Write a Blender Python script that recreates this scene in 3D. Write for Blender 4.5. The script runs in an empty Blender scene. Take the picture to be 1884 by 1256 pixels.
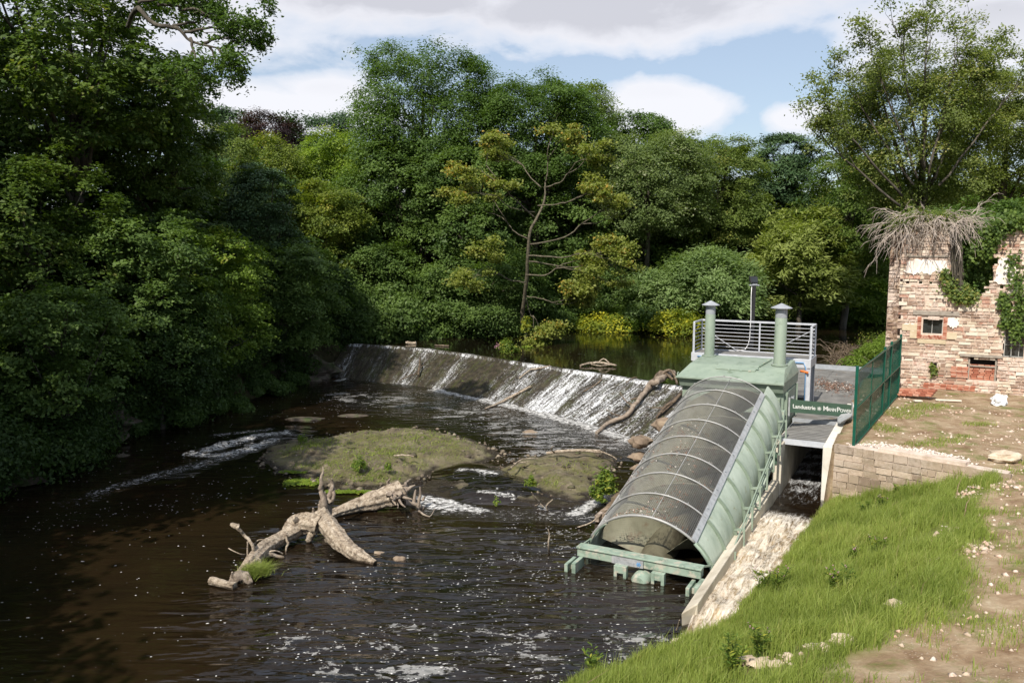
import bpy, math, random
import numpy as np
from mathutils import Vector, Matrix, noise as mnoise

R = math.radians
sc = bpy.context.scene
# ------------------------------------------------------------------ camera
CAM_H = 8.0
FPX = 1500.0
PITCH = math.atan(178 / 1500)
cam_d = bpy.data.cameras.new('camera')
cam = bpy.data.objects.new('camera', cam_d)
sc.collection.objects.link(cam)
cam.location = (0, 0, CAM_H)
cam.rotation_euler = (R(90) - PITCH, 0, 0)
cam_d.sensor_width = 36
cam_d.lens = 36 * FPX / 1884
cam_d.clip_end = 2000
sc.camera = cam
# ------------------------------------------------------------------ light
SUN_AZ = Vector((-0.46, -0.89))          # horizontal direction towards the sun
SUN_EL = R(46)
sd = bpy.data.lights.new('sun', 'SUN')
sd.energy = 5.0
sd.angle = R(0.53)
sd.color = (1.0, 0.93, 0.82)
sun = bpy.data.objects.new('sun', sd)
sc.collection.objects.link(sun)
tosun = Vector((SUN_AZ.x * math.cos(SUN_EL), SUN_AZ.y * math.cos(SUN_EL), math.sin(SUN_EL))).normalized()
sun.rotation_euler = tosun.to_track_quat('Z', 'Y').to_euler()
sun.location = (-20, -30, 40)

w = bpy.data.worlds.new('World')
sc.world = w
w.use_nodes = True
nt = w.node_tree
nt.nodes.clear()


def nd(nt, t, **kw):
    n = nt.nodes.new(t)
    for k, v in kw.items():
        if k in n.inputs.keys() if isinstance(k, str) else False:
            n.inputs[k].default_value = v
        else:
            setattr(n, k, v)
    return n


def math_n(nt, op, a, b=None, c=None, clamp=False):
    n = nt.nodes.new('ShaderNodeMath')
    n.operation = op
    n.use_clamp = clamp
    for i, v in enumerate((a, b, c)):
        if v is None:
            continue
        if isinstance(v, (int, float)):
            n.inputs[i].default_value = v
        else:
            nt.links.new(v, n.inputs[i])
    return n.outputs[0]


def mixc(nt, fac, a, b, mode='MIX'):
    n = nt.nodes.new('ShaderNodeMix')
    n.data_type = 'RGBA'
    n.blend_type = mode
    for i, v in ((0, fac), (6, a), (7, b)):
        if isinstance(v, (int, float)):
            n.inputs[i].default_value = v
        elif isinstance(v, (tuple, list)):
            n.inputs[i].default_value = (v[0], v[1], v[2], 1)
        else:
            nt.links.new(v, n.inputs[i])
    return n.outputs[2]


def noise_n(nt, vec, scale, detail=4, rough=.55, dist=0, out='Fac'):
    n = nt.nodes.new('ShaderNodeTexNoise')
    n.inputs['Scale'].default_value = scale
    n.inputs['Detail'].default_value = detail
    n.inputs['Roughness'].default_value = rough
    n.inputs['Distortion'].default_value = dist
    if vec is not None:
        nt.links.new(vec, n.inputs['Vector'])
    return n.outputs[0 if out == 'Fac' else 1]


def ramp_n(nt, fac, stops, interp='LINEAR'):
    n = nt.nodes.new('ShaderNodeValToRGB')
    cr = n.color_ramp
    cr.interpolation = interp
    while len(cr.elements) < len(stops):
        cr.elements.new(.5)
    for e, (p, c) in zip(cr.elements, stops):
        e.position = p
        e.color = (c, c, c, 1) if isinstance(c, (int, float)) else (c[0], c[1], c[2], 1)
    nt.links.new(fac, n.inputs[0])
    return n.outputs[0]


def map_n(nt, vec, scale=(1, 1, 1), loc=(0, 0, 0), rot=(0, 0, 0)):
    n = nt.nodes.new('ShaderNodeMapping')
    n.inputs['Scale'].default_value = scale
    n.inputs['Location'].default_value = loc
    n.inputs['Rotation'].default_value = rot
    nt.links.new(vec, n.inputs['Vector'])
    return n.outputs[0]


# sky with clouds, laid out on the sky sphere (direction to the sky)
sky = nt.nodes.new('ShaderNodeTexSky')
sky.sky_type = 'NISHITA'
sky.sun_disc = False
sky.sun_elevation = SUN_EL
sky.sun_rotation = math.atan2(SUN_AZ.x, SUN_AZ.y)
sky.air_density = 1.0
sky.dust_density = 1.2
sky.ozone_density = 1.5
bgsky = nt.nodes.new('ShaderNodeBackground')
bgsky.inputs[1].default_value = 0.105
nt.links.new(mixc(nt, .30, sky.outputs[0], (7.2, 8.0, 9.2)), bgsky.inputs[0])
tc = nt.nodes.new('ShaderNodeTexCoord')
sep = nt.nodes.new('ShaderNodeSeparateXYZ')
nt.links.new(tc.outputs['Generated'], sep.inputs[0])
az = math_n(nt, 'ARCTAN2', sep.outputs[0], sep.outputs[1])          # radians, 0 = straight ahead of +Y
el = math_n(nt, 'ARCSINE', sep.outputs[2])
comb = nt.nodes.new('ShaderNodeCombineXYZ')
nt.links.new(az, comb.inputs[0])
nt.links.new(math_n(nt, 'MULTIPLY', el, 2.0), comb.inputs[1])
n1 = noise_n(nt, comb.outputs[0], 9, 7, .56, .25)
n2 = noise_n(nt, map_n(nt, comb.outputs[0], loc=(3, 1, 0)), 3.2, 5, .5)


def sky_ang(px, py):
    x = (px - 942) / FPX
    u = -(py - 628) / FPX
    c, s = math.cos(PITCH), math.sin(PITCH)
    v = Vector((x, c + u * s, -s + u * c)).normalized()
    return math.atan2(v.x, v.y), math.asin(v.z)


mask = None
for (px, py, rx, ry, amt) in ((500, 205, 230, 62, 1.0), (590, 170, 130, 40, .8), (1225, 205, 150, 62, 1.0), (1480, 215, 85, 34, .8),
                              (700, -10, 420, 75, 1.0), (1130, 10, 380, 88, 1.1), (300, 20, 320, 110, .8), (1500, -70, 420, 75, .8),
                              (1820, 50, 250, 95, .9), (1600, 110, 100, 40, .45),
                              (-300, 150, 300, 160, .9), (2300, 100, 400, 200, .9)):
    a0, e0 = sky_ang(px, py)
    ra, re = rx / FPX, ry / FPX
    dx = math_n(nt, 'DIVIDE', math_n(nt, 'SUBTRACT', az, a0), ra)
    dy = math_n(nt, 'DIVIDE', math_n(nt, 'SUBTRACT', el, e0), re)
    d = math_n(nt, 'SQRT', math_n(nt, 'ADD', math_n(nt, 'MULTIPLY', dx, dx), math_n(nt, 'MULTIPLY', dy, dy)))
    m = math_n(nt, 'MULTIPLY', math_n(nt, 'SUBTRACT', 1.18, d), amt * 1.7)
    mask = m if mask is None else math_n(nt, 'MAXIMUM', mask, m)
# generic cloud cover over the rest of the sky, high above the picture
hi = math_n(nt, 'MULTIPLY', math_n(nt, 'SUBTRACT', el, .36), 3.0, clamp=True)
gen = math_n(nt, 'MULTIPLY', hi, math_n(nt, 'MULTIPLY', math_n(nt, 'SUBTRACT', n2, .42), 5))
mask = math_n(nt, 'MAXIMUM', mask, gen)
cl = math_n(nt, 'ADD', mask, math_n(nt, 'MULTIPLY', math_n(nt, 'SUBTRACT', n1, .5), 2.3))
clf = ramp_n(nt, cl, [(.28, 0), (.55, .55), (1.1, 1)])
thick = ramp_n(nt, math_n(nt, 'MULTIPLY', math_n(nt, 'ADD', cl, n2), .5), [(.45, (.82, .83, .88)), (.80, (.70, .71, .77)), (1.15, (.56, .57, .63))])
low = ramp_n(nt, el, [(.17, (.93, .93, .95)), (.24, (.70, .70, .74))])
ccol = mixc(nt, math_n(nt, 'MULTIPLY', math_n(nt, 'SUBTRACT', .25, el), 12, clamp=True), thick, (.80, .81, .86))
bgc = nt.nodes.new('ShaderNodeBackground')
bgc.inputs[1].default_value = 1.0
nt.links.new(ccol, bgc.inputs[0])
mx = nt.nodes.new('ShaderNodeMixShader')
nt.links.new(clf, mx.inputs[0])
nt.links.new(bgsky.outputs[0], mx.inputs[1])
nt.links.new(bgc.outputs[0], mx.inputs[2])
wo = nt.nodes.new('ShaderNodeOutputWorld')
nt.links.new(mx.outputs[0], wo.inputs[0])

sc.view_settings.view_transform = 'Standard'
sc.view_settings.look = 'None'
sc.view_settings.gamma = 1
sc.view_settings.exposure = 0.22
sc.cycles.max_bounces = 6
sc.cycles.diffuse_bounces = 4
sc.cycles.glossy_bounces = 3
sc.cycles.transmission_bounces = 3
sc.cycles.transparent_max_bounces = 6
sc.cycles.caustics_reflective = False
sc.cycles.caustics_refractive = False
sc.cycles.use_adaptive_sampling = True
sc.cycles.adaptive_threshold = 0.015
sc.cycles.use_denoising = True
sc.cycles.sample_clamp_indirect = 4

# ------------------------------------------------------------------ pixel helpers (photo pixels -> real places)
CP, SP = math.cos(PITCH), math.sin(PITCH)


def ray(px, py):
    x = (px - 942) / FPX
    u = -(py - 628) / FPX
    return Vector((x, CP + u * SP, -SP + u * CP))


def G(px, py, z=0.0):
    r = ray(px, py)
    t = (z - CAM_H) / r.z
    return Vector((r.x * t, r.y * t, z))


def D(px, py, d):
    r = ray(px, py)
    t = d / r.y
    return Vector((r.x * t, d, CAM_H + r.z * t))


UX, UY = .465, .885           # along the screw, uphill
VX, VY = .885, -.465          # across the screw, to the right


def W(a, t, z):
    return Vector((3.08 + UX * a + VX * t, 18.72 + UY * a + VY * t, z))


# ------------------------------------------------------------------ object helpers
def tag(o, label=None, cat=None, group=None, kind=None):
    if label: o['label'] = label
    if cat: o['category'] = cat
    if group: o['group'] = group
    if kind: o['kind'] = kind
    return o


def empty(name, loc, label=None, cat=None, group=None):
    o = bpy.data.objects.new(name, None)
    sc.collection.objects.link(o)
    o.location = loc
    o.empty_display_size = .2
    return tag(o, label, cat, group)


def link_mesh(name, me, mat, parent=None):
    if mat is not None:
        me.materials.append(mat)
    o = bpy.data.objects.new(name, me)
    sc.collection.objects.link(o)
    if parent is not None:
        o.parent = parent
        o.matrix_parent_inverse = Matrix.Translation(-Vector(world_loc(parent)))
    return o


def world_loc(o):
    l = Vector(o.location)
    # every Empty here is unrotated and top-level; mesh parts sit at the world origin
    return l if o.type == 'EMPTY' else Vector((0, 0, 0))


def np_mesh(name, V, F, mat, parent=None, smooth=False, attrs=None):
    """V (n,3), F list of arrays (m,k) with k = 3 or 4"""
    me = bpy.data.meshes.new(name)
    V = np.asarray(V, dtype=np.float32)
    if isinstance(F, np.ndarray):
        F = [F]
    F = [np.asarray(f, dtype=np.int32) for f in F if len(f)]
    nl = sum(f.size for f in F)
    npoly = sum(len(f) for f in F)
    me.vertices.add(len(V))
    me.vertices.foreach_set('co', V.ravel())
    me.loops.add(nl)
    me.loops.foreach_set('vertex_index', np.concatenate([f.ravel() for f in F]))
    me.polygons.add(npoly)
    sizes = np.concatenate([np.full(len(f), f.shape[1]) for f in F])
    starts = np.concatenate([[0], np.cumsum(sizes)[:-1]])
    me.polygons.foreach_set('loop_start', starts.astype(np.int32))
    if smooth:
        me.polygons.foreach_set('use_smooth', np.ones(npoly, dtype=bool))
    me.update(calc_edges=True)
    for nm, dom, arr in (attrs or []):
        arr = np.asarray(arr, dtype=np.float32)
        a = me.attributes.new(nm, 'FLOAT', dom)
        a.data.foreach_set('value', arr)
    return link_mesh(name, me, mat, parent)


class MB:
    """collects boxes, tubes, grids; build() links them as ONE mesh object"""

    def __init__(self):
        self.V = []
        self.F = []
        self.rnd = []

    def add(self, vs, fs, r=0.5):
        b = len(self.V)
        self.V += [tuple(v) for v in vs]
        self.F += [tuple(i + b for i in f) for f in fs]
        self.rnd += [r] * len(fs)

    def hexa(self, p, r=.5):
        """8 points: bottom 4 (ccw) then top 4"""
        self.add(p, [(3, 2, 1, 0), (4, 5, 6, 7), (0, 1, 5, 4), (1, 2, 6, 5), (2, 3, 7, 6), (3, 0, 4, 7)], r)

    def box(self, a0, a1, t0, t1, z0, z1, r=.5):
        """box in the screw frame"""
        self.hexa([W(a0, t0, z0), W(a0, t1, z0), W(a1, t1, z0), W(a1, t0, z0),
                   W(a0, t0, z1), W(a0, t1, z1), W(a1, t1, z1), W(a1, t0, z1)], r)

    def bar(self, p, q, wd, ht, up=(0, 0, 1), r=.5):
        p, q = Vector(p), Vector(q)
        d = (q - p).normalized()
        s = d.cross(Vector(up))
        if s.length < 1e-4: s = d.cross(Vector((1, 0, 0)))
        s.normalize()
        n = s.cross(d).normalized()
        s *= wd / 2
        n *= ht / 2
        self.hexa([p - s - n, p + s - n, q + s - n, q - s - n, p - s + n, p + s + n, q + s + n, q - s + n], r)

    def tube(self, pts, rad, k=8, cap=True, jit=0, rng=None, r=.5, groove=0):
        pts = [Vector(p) for p in pts]
        if isinstance(rad, (int, float)): rad = [rad] * len(pts)
        b = len(self.V)
        n0 = None
        for i, p in enumerate(pts):
            if i == 0: d = pts[1] - pts[0]
            elif i == len(pts) - 1: d = pts[-1] - pts[-2]
            else: d = (pts[i + 1] - pts[i - 1])
            d.normalize()
            if n0 is None:
                n0 = d.orthogonal().normalized()
            else:
                n0 = (n0 - d * n0.dot(d))
                if n0.length < 1e-5: n0 = d.orthogonal()
                n0.normalize()
            m0 = d.cross(n0)
            for j in range(k):
                a = 2 * math.pi * j / k
                rr = rad[i] * (1 + (rng.uniform(-jit, jit) if jit else 0))
                if groove: rr *= 1 + groove * (math.sin(4 * a + i * .08) * .5 + math.sin(9 * a - i * .11) * .6) + .20 * mnoise.noise(p * 2.2)
                self.V.append(tuple(p + (n0 * math.cos(a) + m0 * math.sin(a)) * rr))
        for i in range(len(pts) - 1):
            for j in range(k):
                j2 = (j + 1) % k
                self.F.append((b + i * k + j, b + i * k + j2, b + (i + 1) * k + j2, b + (i + 1) * k + j))
                self.rnd.append(r)
        if cap:
            self.F.append(tuple(b + j for j in reversed(range(k))))
            self.F.append(tuple(b + (len(pts) - 1) * k + j for j in range(k)))
            self.rnd += [r, r]

    def disc(self, c, rad, h, k=24, r0=None):
        """vertical lathe: list of (radius, z) handled by lathe()"""
        self.lathe(c, [(rad if r0 is None else r0, 0), (rad, h)], k)

    def lathe(self, c, prof, k=24):
        c = Vector(c)
        b = len(self.V)
        for (rr, z) in prof:
            for j in range(k):
                a = 2 * math.pi * j / k
                self.V.append((c.x + rr * math.cos(a), c.y + rr * math.sin(a), c.z + z))
        for i in range(len(prof) - 1):
            for j in range(k):
                j2 = (j + 1) % k
                self.F.append((b + i * k + j, b + i * k + j2, b + (i + 1) * k + j2, b + (i + 1) * k + j))
                self.rnd.append(.5)
        self.F.append(tuple(b + j for j in reversed(range(k))))
        self.F.append(tuple(b + (len(prof) - 1) * k + j for j in range(k)))
        self.rnd += [.5, .5]

    def build(self, name, mat, parent=None, smooth=False, bevel=0, auto=None):
        me = bpy.data.meshes.new(name)
        me.from_pydata(self.V, [], self.F)
        a = me.attributes.new('rnd', 'FLOAT', 'FACE')
        a.data.foreach_set('value', np.array(self.rnd, dtype=np.float32))
        if smooth:
            me.polygons.foreach_set('use_smooth', np.ones(len(me.polygons), dtype=bool))
        o = link_mesh(name, me, mat, parent)
        if auto is not None:
            me.polygons.foreach_set('use_smooth', np.ones(len(me.polygons), dtype=bool))
            me.set_sharp_from_angle(angle=R(auto))
        if bevel:
            m = o.modifiers.new('bevel', 'BEVEL')
            m.width = bevel
            m.segments = 2
            m.limit_method = 'ANGLE'
            m.angle_limit = R(40)
            m.harden_normals = False
        return o


# ------------------------------------------------------------------ materials
def s2l(h):
    h = h.lstrip('#')
    r = []
    for i in (0, 2, 4):
        c = int(h[i:i + 2], 16) / 255
        r.append(c / 12.92 if c <= .04045 else ((c + .055) / 1.055) ** 2.4)
    return tuple(r)


def new_mat(name):
    m = bpy.data.materials.new(name)
    m.use_nodes = True
    nt = m.node_tree
    nt.nodes.clear()
    out = nt.nodes.new('ShaderNodeOutputMaterial')
    b = nt.nodes.new('ShaderNodeBsdfPrincipled')
    nt.links.new(b.outputs[0], out.inputs[0])
    return m, nt, b, out


def setc(nt, b, col):
    if isinstance(col, (tuple, list)):
        b.inputs['Base Color'].default_value = (*col, 1)
    else:
        nt.links.new(col, b.inputs['Base Color'])


def bump(nt, b, h, strength=.5, dist=.05):
    n = nt.nodes.new('ShaderNodeBump')
    n.inputs['Strength'].default_value = strength
    n.inputs['Distance'].default_value = dist
    nt.links.new(h, n.inputs['Height'])
    nt.links.new(n.outputs[0], b.inputs['Normal'])


def pos(nt):
    g = nt.nodes.new('ShaderNodeNewGeometry')
    return g.outputs['Position']


def attr(nt, nm):
    a = nt.nodes.new('ShaderNodeAttribute')
    a.attribute_name = nm
    return a.outputs['Fac']


def mat_noise(name, cols, scale=3, detail=6, rough=.8, bstr=.4, bdist=.02, bscale=None, spots=None, metal=0, stretch=(1, 1, 1), use_rnd=False, spec=.4):
    m, nt, b, out = new_mat(name)
    p = map_n(nt, pos(nt), scale=stretch)
    n = noise_n(nt, p, scale, detail, .6, .3)
    if use_rnd:
        n = math_n(nt, 'ADD', math_n(nt, 'MULTIPLY', n, .5), math_n(nt, 'MULTIPLY', attr(nt, 'rnd'), .5))
    k = len(cols)
    c = ramp_n(nt, n, [(.28 + .44 * i / max(1, k - 1), cc) for i, cc in enumerate(cols)])
    if spots:
        sc_, lo, hi_, colr = spots
        f = ramp_n(nt, noise_n(nt, pos(nt), sc_, 5, .65), [(lo, 0), (hi_, 1)])
        c = mixc(nt, f, c, colr)
    setc(nt, b, c)
    b.inputs['Roughness'].default_value = rough
    b.inputs['Metallic'].default_value = metal
    b.inputs['Specular IOR Level'].default_value = spec
    if bstr:
        bump(nt, b, noise_n(nt, p, bscale or scale * 4, 5, .65), bstr, bdist)
    return m


def leaf_mat(name, dark, light, extra=None, exf=.93, gloss=.52, trans=.42):
    """foliage: species colour, leaf to leaf and spray to spray variation"""
    m, nt, b, out = new_mat(name)
    r = attr(nt, 'rnd')
    n = noise_n(nt, pos(nt), .55, 3, .5)
    f = math_n(nt, 'ADD', math_n(nt, 'MULTIPLY', r, .75), math_n(nt, 'MULTIPLY', n, .35))
    c = ramp_n(nt, f, [(.15, dark), (.85, light)])
    if extra:
        e = ramp_n(nt, math_n(nt, 'ADD', r, math_n(nt, 'MULTIPLY', n, .2)), [(exf, 0), (exf + .08, 1)])
        c = mixc(nt, e, c, extra)
    setc(nt, b, c)
    b.inputs['Roughness'].default_value = gloss
    b.inputs['Specular IOR Level'].default_value = .25
    tr = nt.nodes.new('ShaderNodeBsdfTranslucent')
    nt.links.new(mixc(nt, 1.0, c, (1.15, 1.25, .45), 'MULTIPLY'), tr.inputs[0])
    mxs = nt.nodes.new('ShaderNodeMixShader')
    mxs.inputs[0].default_value = trans
    nt.links.new(b.outputs[0], mxs.inputs[1])
    nt.links.new(tr.outputs[0], mxs.inputs[2])
    nt.links.new(mxs.outputs[0], out.inputs[0])
    return m


M = {}
M['bark'] = mat_noise('bark', [(.030, .026, .020), (.075, .065, .05), (.13, .115, .09)], 5, 6, .9, .8, .03, 14, stretch=(1, 1, .25))
M['vine'] = mat_noise('dead_creeper', [(.22, .18, .15), (.40, .34, .29), (.52, .46, .41)], 8, 5, .9, .3, .01, 20)
M['barksyc'] = mat_noise('bark_sycamore', [(.05, .042, .03), (.115, .10, .07), (.20, .175, .125)], 6, 6, .9, .6, .02, 18)
M['barkpale'] = mat_noise('bark_pale', [(.14, .12, .09), (.30, .27, .21), (.42, .38, .30)], 6, 6, .9, .6, .02, 18)
M['driftwood'] = mat_noise('driftwood', [(.10, .072, .05), (.38, .31, .235), (.60, .53, .43)], 9, 10, .9, 1.0, .05, 16, spots=(3.2, .54, .68, (.13, .095, .065)))
wm_ = M['driftwood'].node_tree
bq = [n for n in wm_.nodes if n.type == 'BSDF_PRINCIPLED'][0]
sq = wm_.nodes.new('ShaderNodeSeparateXYZ')
wm_.links.new(pos(wm_), sq.inputs[0])
wz_ = math_n(wm_, 'ADD', sq.outputs[2], math_n(wm_, 'MULTIPLY', math_n(wm_, 'SUBTRACT', noise_n(wm_, pos(wm_), 6, 4, .6), .5), .12))
src_ = bq.inputs['Base Color'].links[0].from_socket
crk = ramp_n(wm_, noise_n(wm_, map_n(wm_, map_n(wm_, pos(wm_), rot=(0, 0, R(-38))), scale=(1, 7, 4)), 5, 6, .7, .5), [(.40, 1), (.47, 0)])
src_ = mixc(wm_, math_n(wm_, 'MULTIPLY', crk, .7), src_, (.06, .042, .028))
wm_.links.new(mixc(wm_, ramp_n(wm_, wz_, [(.03, 1), (.07, 0)]), src_, (.05, .035, .022)), bq.inputs['Base Color'])
M['drift2'] = mat_noise('driftwood_grey', [(.13, .10, .08), (.26, .21, .165), (.38, .32, .26)], 7, 8, .85, .9, .03, 25)
M['wetwood'] = mat_noise('wet_wood', [(.035, .025, .018), (.11, .08, .055), (.25, .19, .13)], 6, 7, .6, .8, .03, 20)
M['concrete'] = mat_noise('concrete', [(.36, .31, .24), (.52, .47, .38), (.62, .57, .48)], 1.6, 8, .9, .35, .01, 30, spots=(2.0, .62, .75, (.26, .20, .13)))
M['concrete_white'] = mat_noise('concrete_new', [(.52, .49, .43), (.66, .63, .57), (.72, .70, .64)], 1.5, 7, .9, .25, .01, 25, spots=(3.0, .66, .8, (.38, .33, .26)))
M['green'] = mat_noise('painted_green_steel', [s2l('7d8b7e'), s2l('879586'), s2l('929f90')], 1.2, 5, .5, .08, .003, 40, spots=(3.3, .56, .74, s2l('63725f')), stretch=(1.6, 1.6, .3))
M['green_dirty'] = mat_noise('weathered_green_steel', [s2l('8d9a8c'), s2l('a8b4a6'), s2l('bac4b8')], 2.4, 9, .6, .12, .004, 26, spots=(4.2, .60, .76, s2l('8a8a68')), stretch=(1, 1, .35))
M['beamgreen'] = mat_noise('scraped_green_steel', [s2l('5c6d60'), s2l('8a9c8d'), s2l('9dad9f')], 3, 9, .6, .2, .005, 30, spots=(4, .52, .62, s2l('aba89a')))
M['screw'] = mat_noise('worn_screw_steel', [s2l('565341'), s2l('7d7b67'), s2l('918f7a')], 1.5, 8, .6, .2, .01, 20, spots=(2.5, .55, .7, s2l('6a5543')))
M['shaft'] = mat_noise('screw_shaft_paint', [s2l('3f3a2e'), s2l('5f5b4a'), s2l('6f6c5a')], 2, 8, .6, .2, .01, 20)
M['galv'] = mat_noise('galvanised_steel', [(.30, .31, .32), (.40, .41, .42), (.48, .49, .50)], 8, 4, .45, .05, .002, 40, metal=.25)
M['wire'] = mat_noise('guard_wire', [(.30, .30, .295), (.41, .41, .40)], 9, 3, .45, 0, metal=.2)
M['greycap'] = mat_noise('grey_cowl', [(.25, .27, .29), (.36, .38, .41)], 4, 4, .5, .05, .002, 40)
M['blackpole'] = mat_noise('black_paint', [(.010, .010, .012), (.022, .022, .025)], 6, 4, .7, .05, .002, 40)
M['deck'] = mat_noise('grating_deck', [(.12, .118, .112), (.21, .205, .195), (.28, .275, .26)], 2, 7, .8, .3, .004, 60, spots=(1.1, .6, .72, (.20, .15, .10)))
M['railw'] = mat_noise('pale_rail_paint', [(.40, .42, .46), (.54, .56, .60)], 4, 4, .45, .05, .002, 40)
dm = M['deck'].node_tree
gq = dm.nodes.new('ShaderNodeNewGeometry')
dv_ = dm.nodes.new('ShaderNodeVectorMath')
dv_.operation = 'DOT_PRODUCT'
dv_.inputs[1].default_value = (.465, .885, 0)
dm.links.new(gq.outputs['Position'], dv_.inputs[0])
fr_ = math_n(dm, 'FRACT', math_n(dm, 'MULTIPLY', dv_.outputs['Value'], 4.2))
ln_ = math_n(dm, 'LESS_THAN', fr_, .30)
bq = [n for n in dm.nodes if n.type == 'BSDF_PRINCIPLED'][0]
src_ = bq.inputs['Base Color'].links[0].from_socket
dm.links.new(mixc(dm, math_n(dm, 'MULTIPLY', ln_, .62), src_, (.03, .03, .03)), bq.inputs['Base Color'])
M['fence'] = mat_noise('green_fence_coating', [s2l('0a4638'), s2l('0f5545')], 4, 3, .4, 0)
M['signgreen'] = mat_noise('sign_green', [s2l('41584a'), s2l('4a6252')], 3, 4, .45, .05, .002, 30)
M['signtext'] = mat_noise('sign_lettering', [(.66, .68, .64), (.72, .73, .7)], 5, 3, .5, 0)
M['cable_white'] = mat_noise('white_cable', [(.65, .65, .65), (.75, .75, .75)], 5, 3, .5, 0)
M['cable_blue'] = mat_noise('blue_pipe', [(.12, .28, .52), (.18, .36, .6)], 5, 3, .5, 0)
M['orange'] = mat_noise('orange_fitting', [(.7, .16, .03), (.8, .22, .05)], 5, 3, .5, 0)
M['glass'] = mat_noise('dark_glass', [(.012, .014, .016), (.04, .045, .045)], 3, 5, .12, 0, spec=.8)
M['shade_black'] = mat_noise('shade_panel', [(.01, .01, .01), (.02, .018, .016)], 3, 3, .95, 0)  # near-black colour standing in for the shade inside the ruin
M['wintimber'] = mat_noise('window_paint', [(.26, .26, .25), (.40, .40, .38)], 8, 5, .7, .1, .003, 30)
M['oldtimber'] = mat_noise('weathered_timber', [(.20, .17, .14), (.38, .34, .29)], 6, 6, .9, .4, .01, 30, stretch=(1, 1, 3))
M['plaster'] = mat_noise('old_whitewash', [(.66, .56, .49), (.80, .73, .67), (.84, .78, .73)], 3, 8, .95, .4, .02, 14, spots=(2.5, .62, .72, (.50, .36, .28)))
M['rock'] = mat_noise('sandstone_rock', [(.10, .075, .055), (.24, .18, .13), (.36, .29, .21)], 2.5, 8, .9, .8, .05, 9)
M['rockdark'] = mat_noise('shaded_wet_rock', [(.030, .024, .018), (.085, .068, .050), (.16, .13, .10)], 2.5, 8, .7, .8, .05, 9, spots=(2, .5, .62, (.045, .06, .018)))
M['rockpale'] = mat_noise('pale_rock', [(.34, .26, .18), (.52, .43, .32), (.62, .54, .43)], 4, 8, .9, .6, .03, 14)
M['bag'] = mat_noise('white_sack', [(.62, .64, .66), (.78, .80, .82)], 5, 5, .6, .5, .03, 10)
M['plank'] = mat_noise('pale_plank', [(.62, .56, .46), (.72, .67, .58)], 5, 5, .8, .2, .01, 20)
M['brick'] = mat_noise('red_brick', [(.30, .10, .06), (.46, .19, .12), (.52, .30, .22)], 6, 5, .9, .4, .01, 30, use_rnd=True)

# stone walling
def stone_mat(name, ramp, rough=.92, moss=None, white=1.0):
    m, nt, b, out = new_mat(name)
    p = pos(nt)
    r = attr(nt, 'rnd')
    n = noise_n(nt, p, 7, 7, .65)
    big = noise_n(nt, p, .9, 4, .6)
    f = math_n(nt, 'ADD', math_n(nt, 'MULTIPLY', r, .72), math_n(nt, 'MULTIPLY', n, .28))
    c = ramp_n(nt, f, ramp)
    wl = ramp_n(nt, math_n(nt, 'ADD', math_n(nt, 'MULTIPLY', big, .55), math_n(nt, 'MULTIPLY', noise_n(nt, p, 11, 6, .7), .45)), [(.48, 0), (.59, .66 * white)])
    c = mixc(nt, wl, c, (.74, .63, .55))
    if moss:
        g = ramp_n(nt, noise_n(nt, p, 2.2, 6, .7), [(.55, 0), (.68, .8)])
        c = mixc(nt, g, c, moss)
    setc(nt, b, c)
    b.inputs['Roughness'].default_value = rough
    b.inputs['Specular IOR Level'].default_value = .2
    bump(nt, b, math_n(nt, 'ADD', n, noise_n(nt, p, 25, 5, .7)), .6, .02)
    return m


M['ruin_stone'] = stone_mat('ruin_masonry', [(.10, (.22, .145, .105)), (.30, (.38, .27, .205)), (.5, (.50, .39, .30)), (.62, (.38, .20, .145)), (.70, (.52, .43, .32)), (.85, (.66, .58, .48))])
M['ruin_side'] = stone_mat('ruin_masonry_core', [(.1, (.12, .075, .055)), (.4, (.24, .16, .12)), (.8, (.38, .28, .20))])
M['mortar'] = mat_noise('lime_mortar', [(.42, .32, .25), (.58, .48, .40), (.68, .60, .52)], 4, 7, .95, .5, .02, 18)
M['wall_stone'] = stone_mat('retaining_blocks', [(.1, (.20, .15, .11)), (.35, (.33, .26, .19)), (.6, (.36, .275, .205)), (.9, (.45, .36, .27))], white=.45)
M['rubble_wet'] = stone_mat('wet_rubble', [(.1, (.07, .05, .035)), (.5, (.16, .12, .085)), (.9, (.27, .21, .15))], .7, (.07, .09, .03))

L = {}
L['oakdark'] = leaf_mat('oak_leaves_dark', (.046, .090, .020), (.115, .190, .042))
L['oak'] = leaf_mat('oak_leaves', (.050, .092, .020), (.135, .200, .040), (.19, .21, .06), .97)
L['sycamore'] = leaf_mat('sycamore_leaves', (.060, .110, .030), (.155, .235, .060))
L['sycpale'] = leaf_mat('sycamore_leaves_pale', (.085, .130, .042), (.215, .280, .100), (.45, .47, .32), .955)
L['olive'] = leaf_mat('olive_leaves', (.078, .125, .030), (.200, .260, .062), (.28, .28, .07), .95)
L['lime'] = leaf_mat('lime_green_leaves', (0.115, 0.190, 0.025), (0.270, 0.362, 0.052), (.33, .36, .05), .97)
L['yellowgreen'] = leaf_mat('yellowish_leaves', (.095, .145, .026), (.235, .280, .052), (.34, .30, .06), .95)
L['maroon'] = leaf_mat('copper_leaves', (.022, .014, .018), (.065, .036, .040))
L['conifer'] = leaf_mat('conifer_needles', (.030, .068, .030), (.100, .165, .065), trans=.15)
L['willow'] = leaf_mat('willow_leaves', (.150, .195, .045), (.330, .385, .110))
L['willowbush'] = leaf_mat('silver_willow_leaves', (.120, .190, .065), (.280, .380, .150))
L['ash'] = leaf_mat('ash_leaves', (.085, .125, .028), (.225, .270, .075), (.33, .32, .11), .96)
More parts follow.
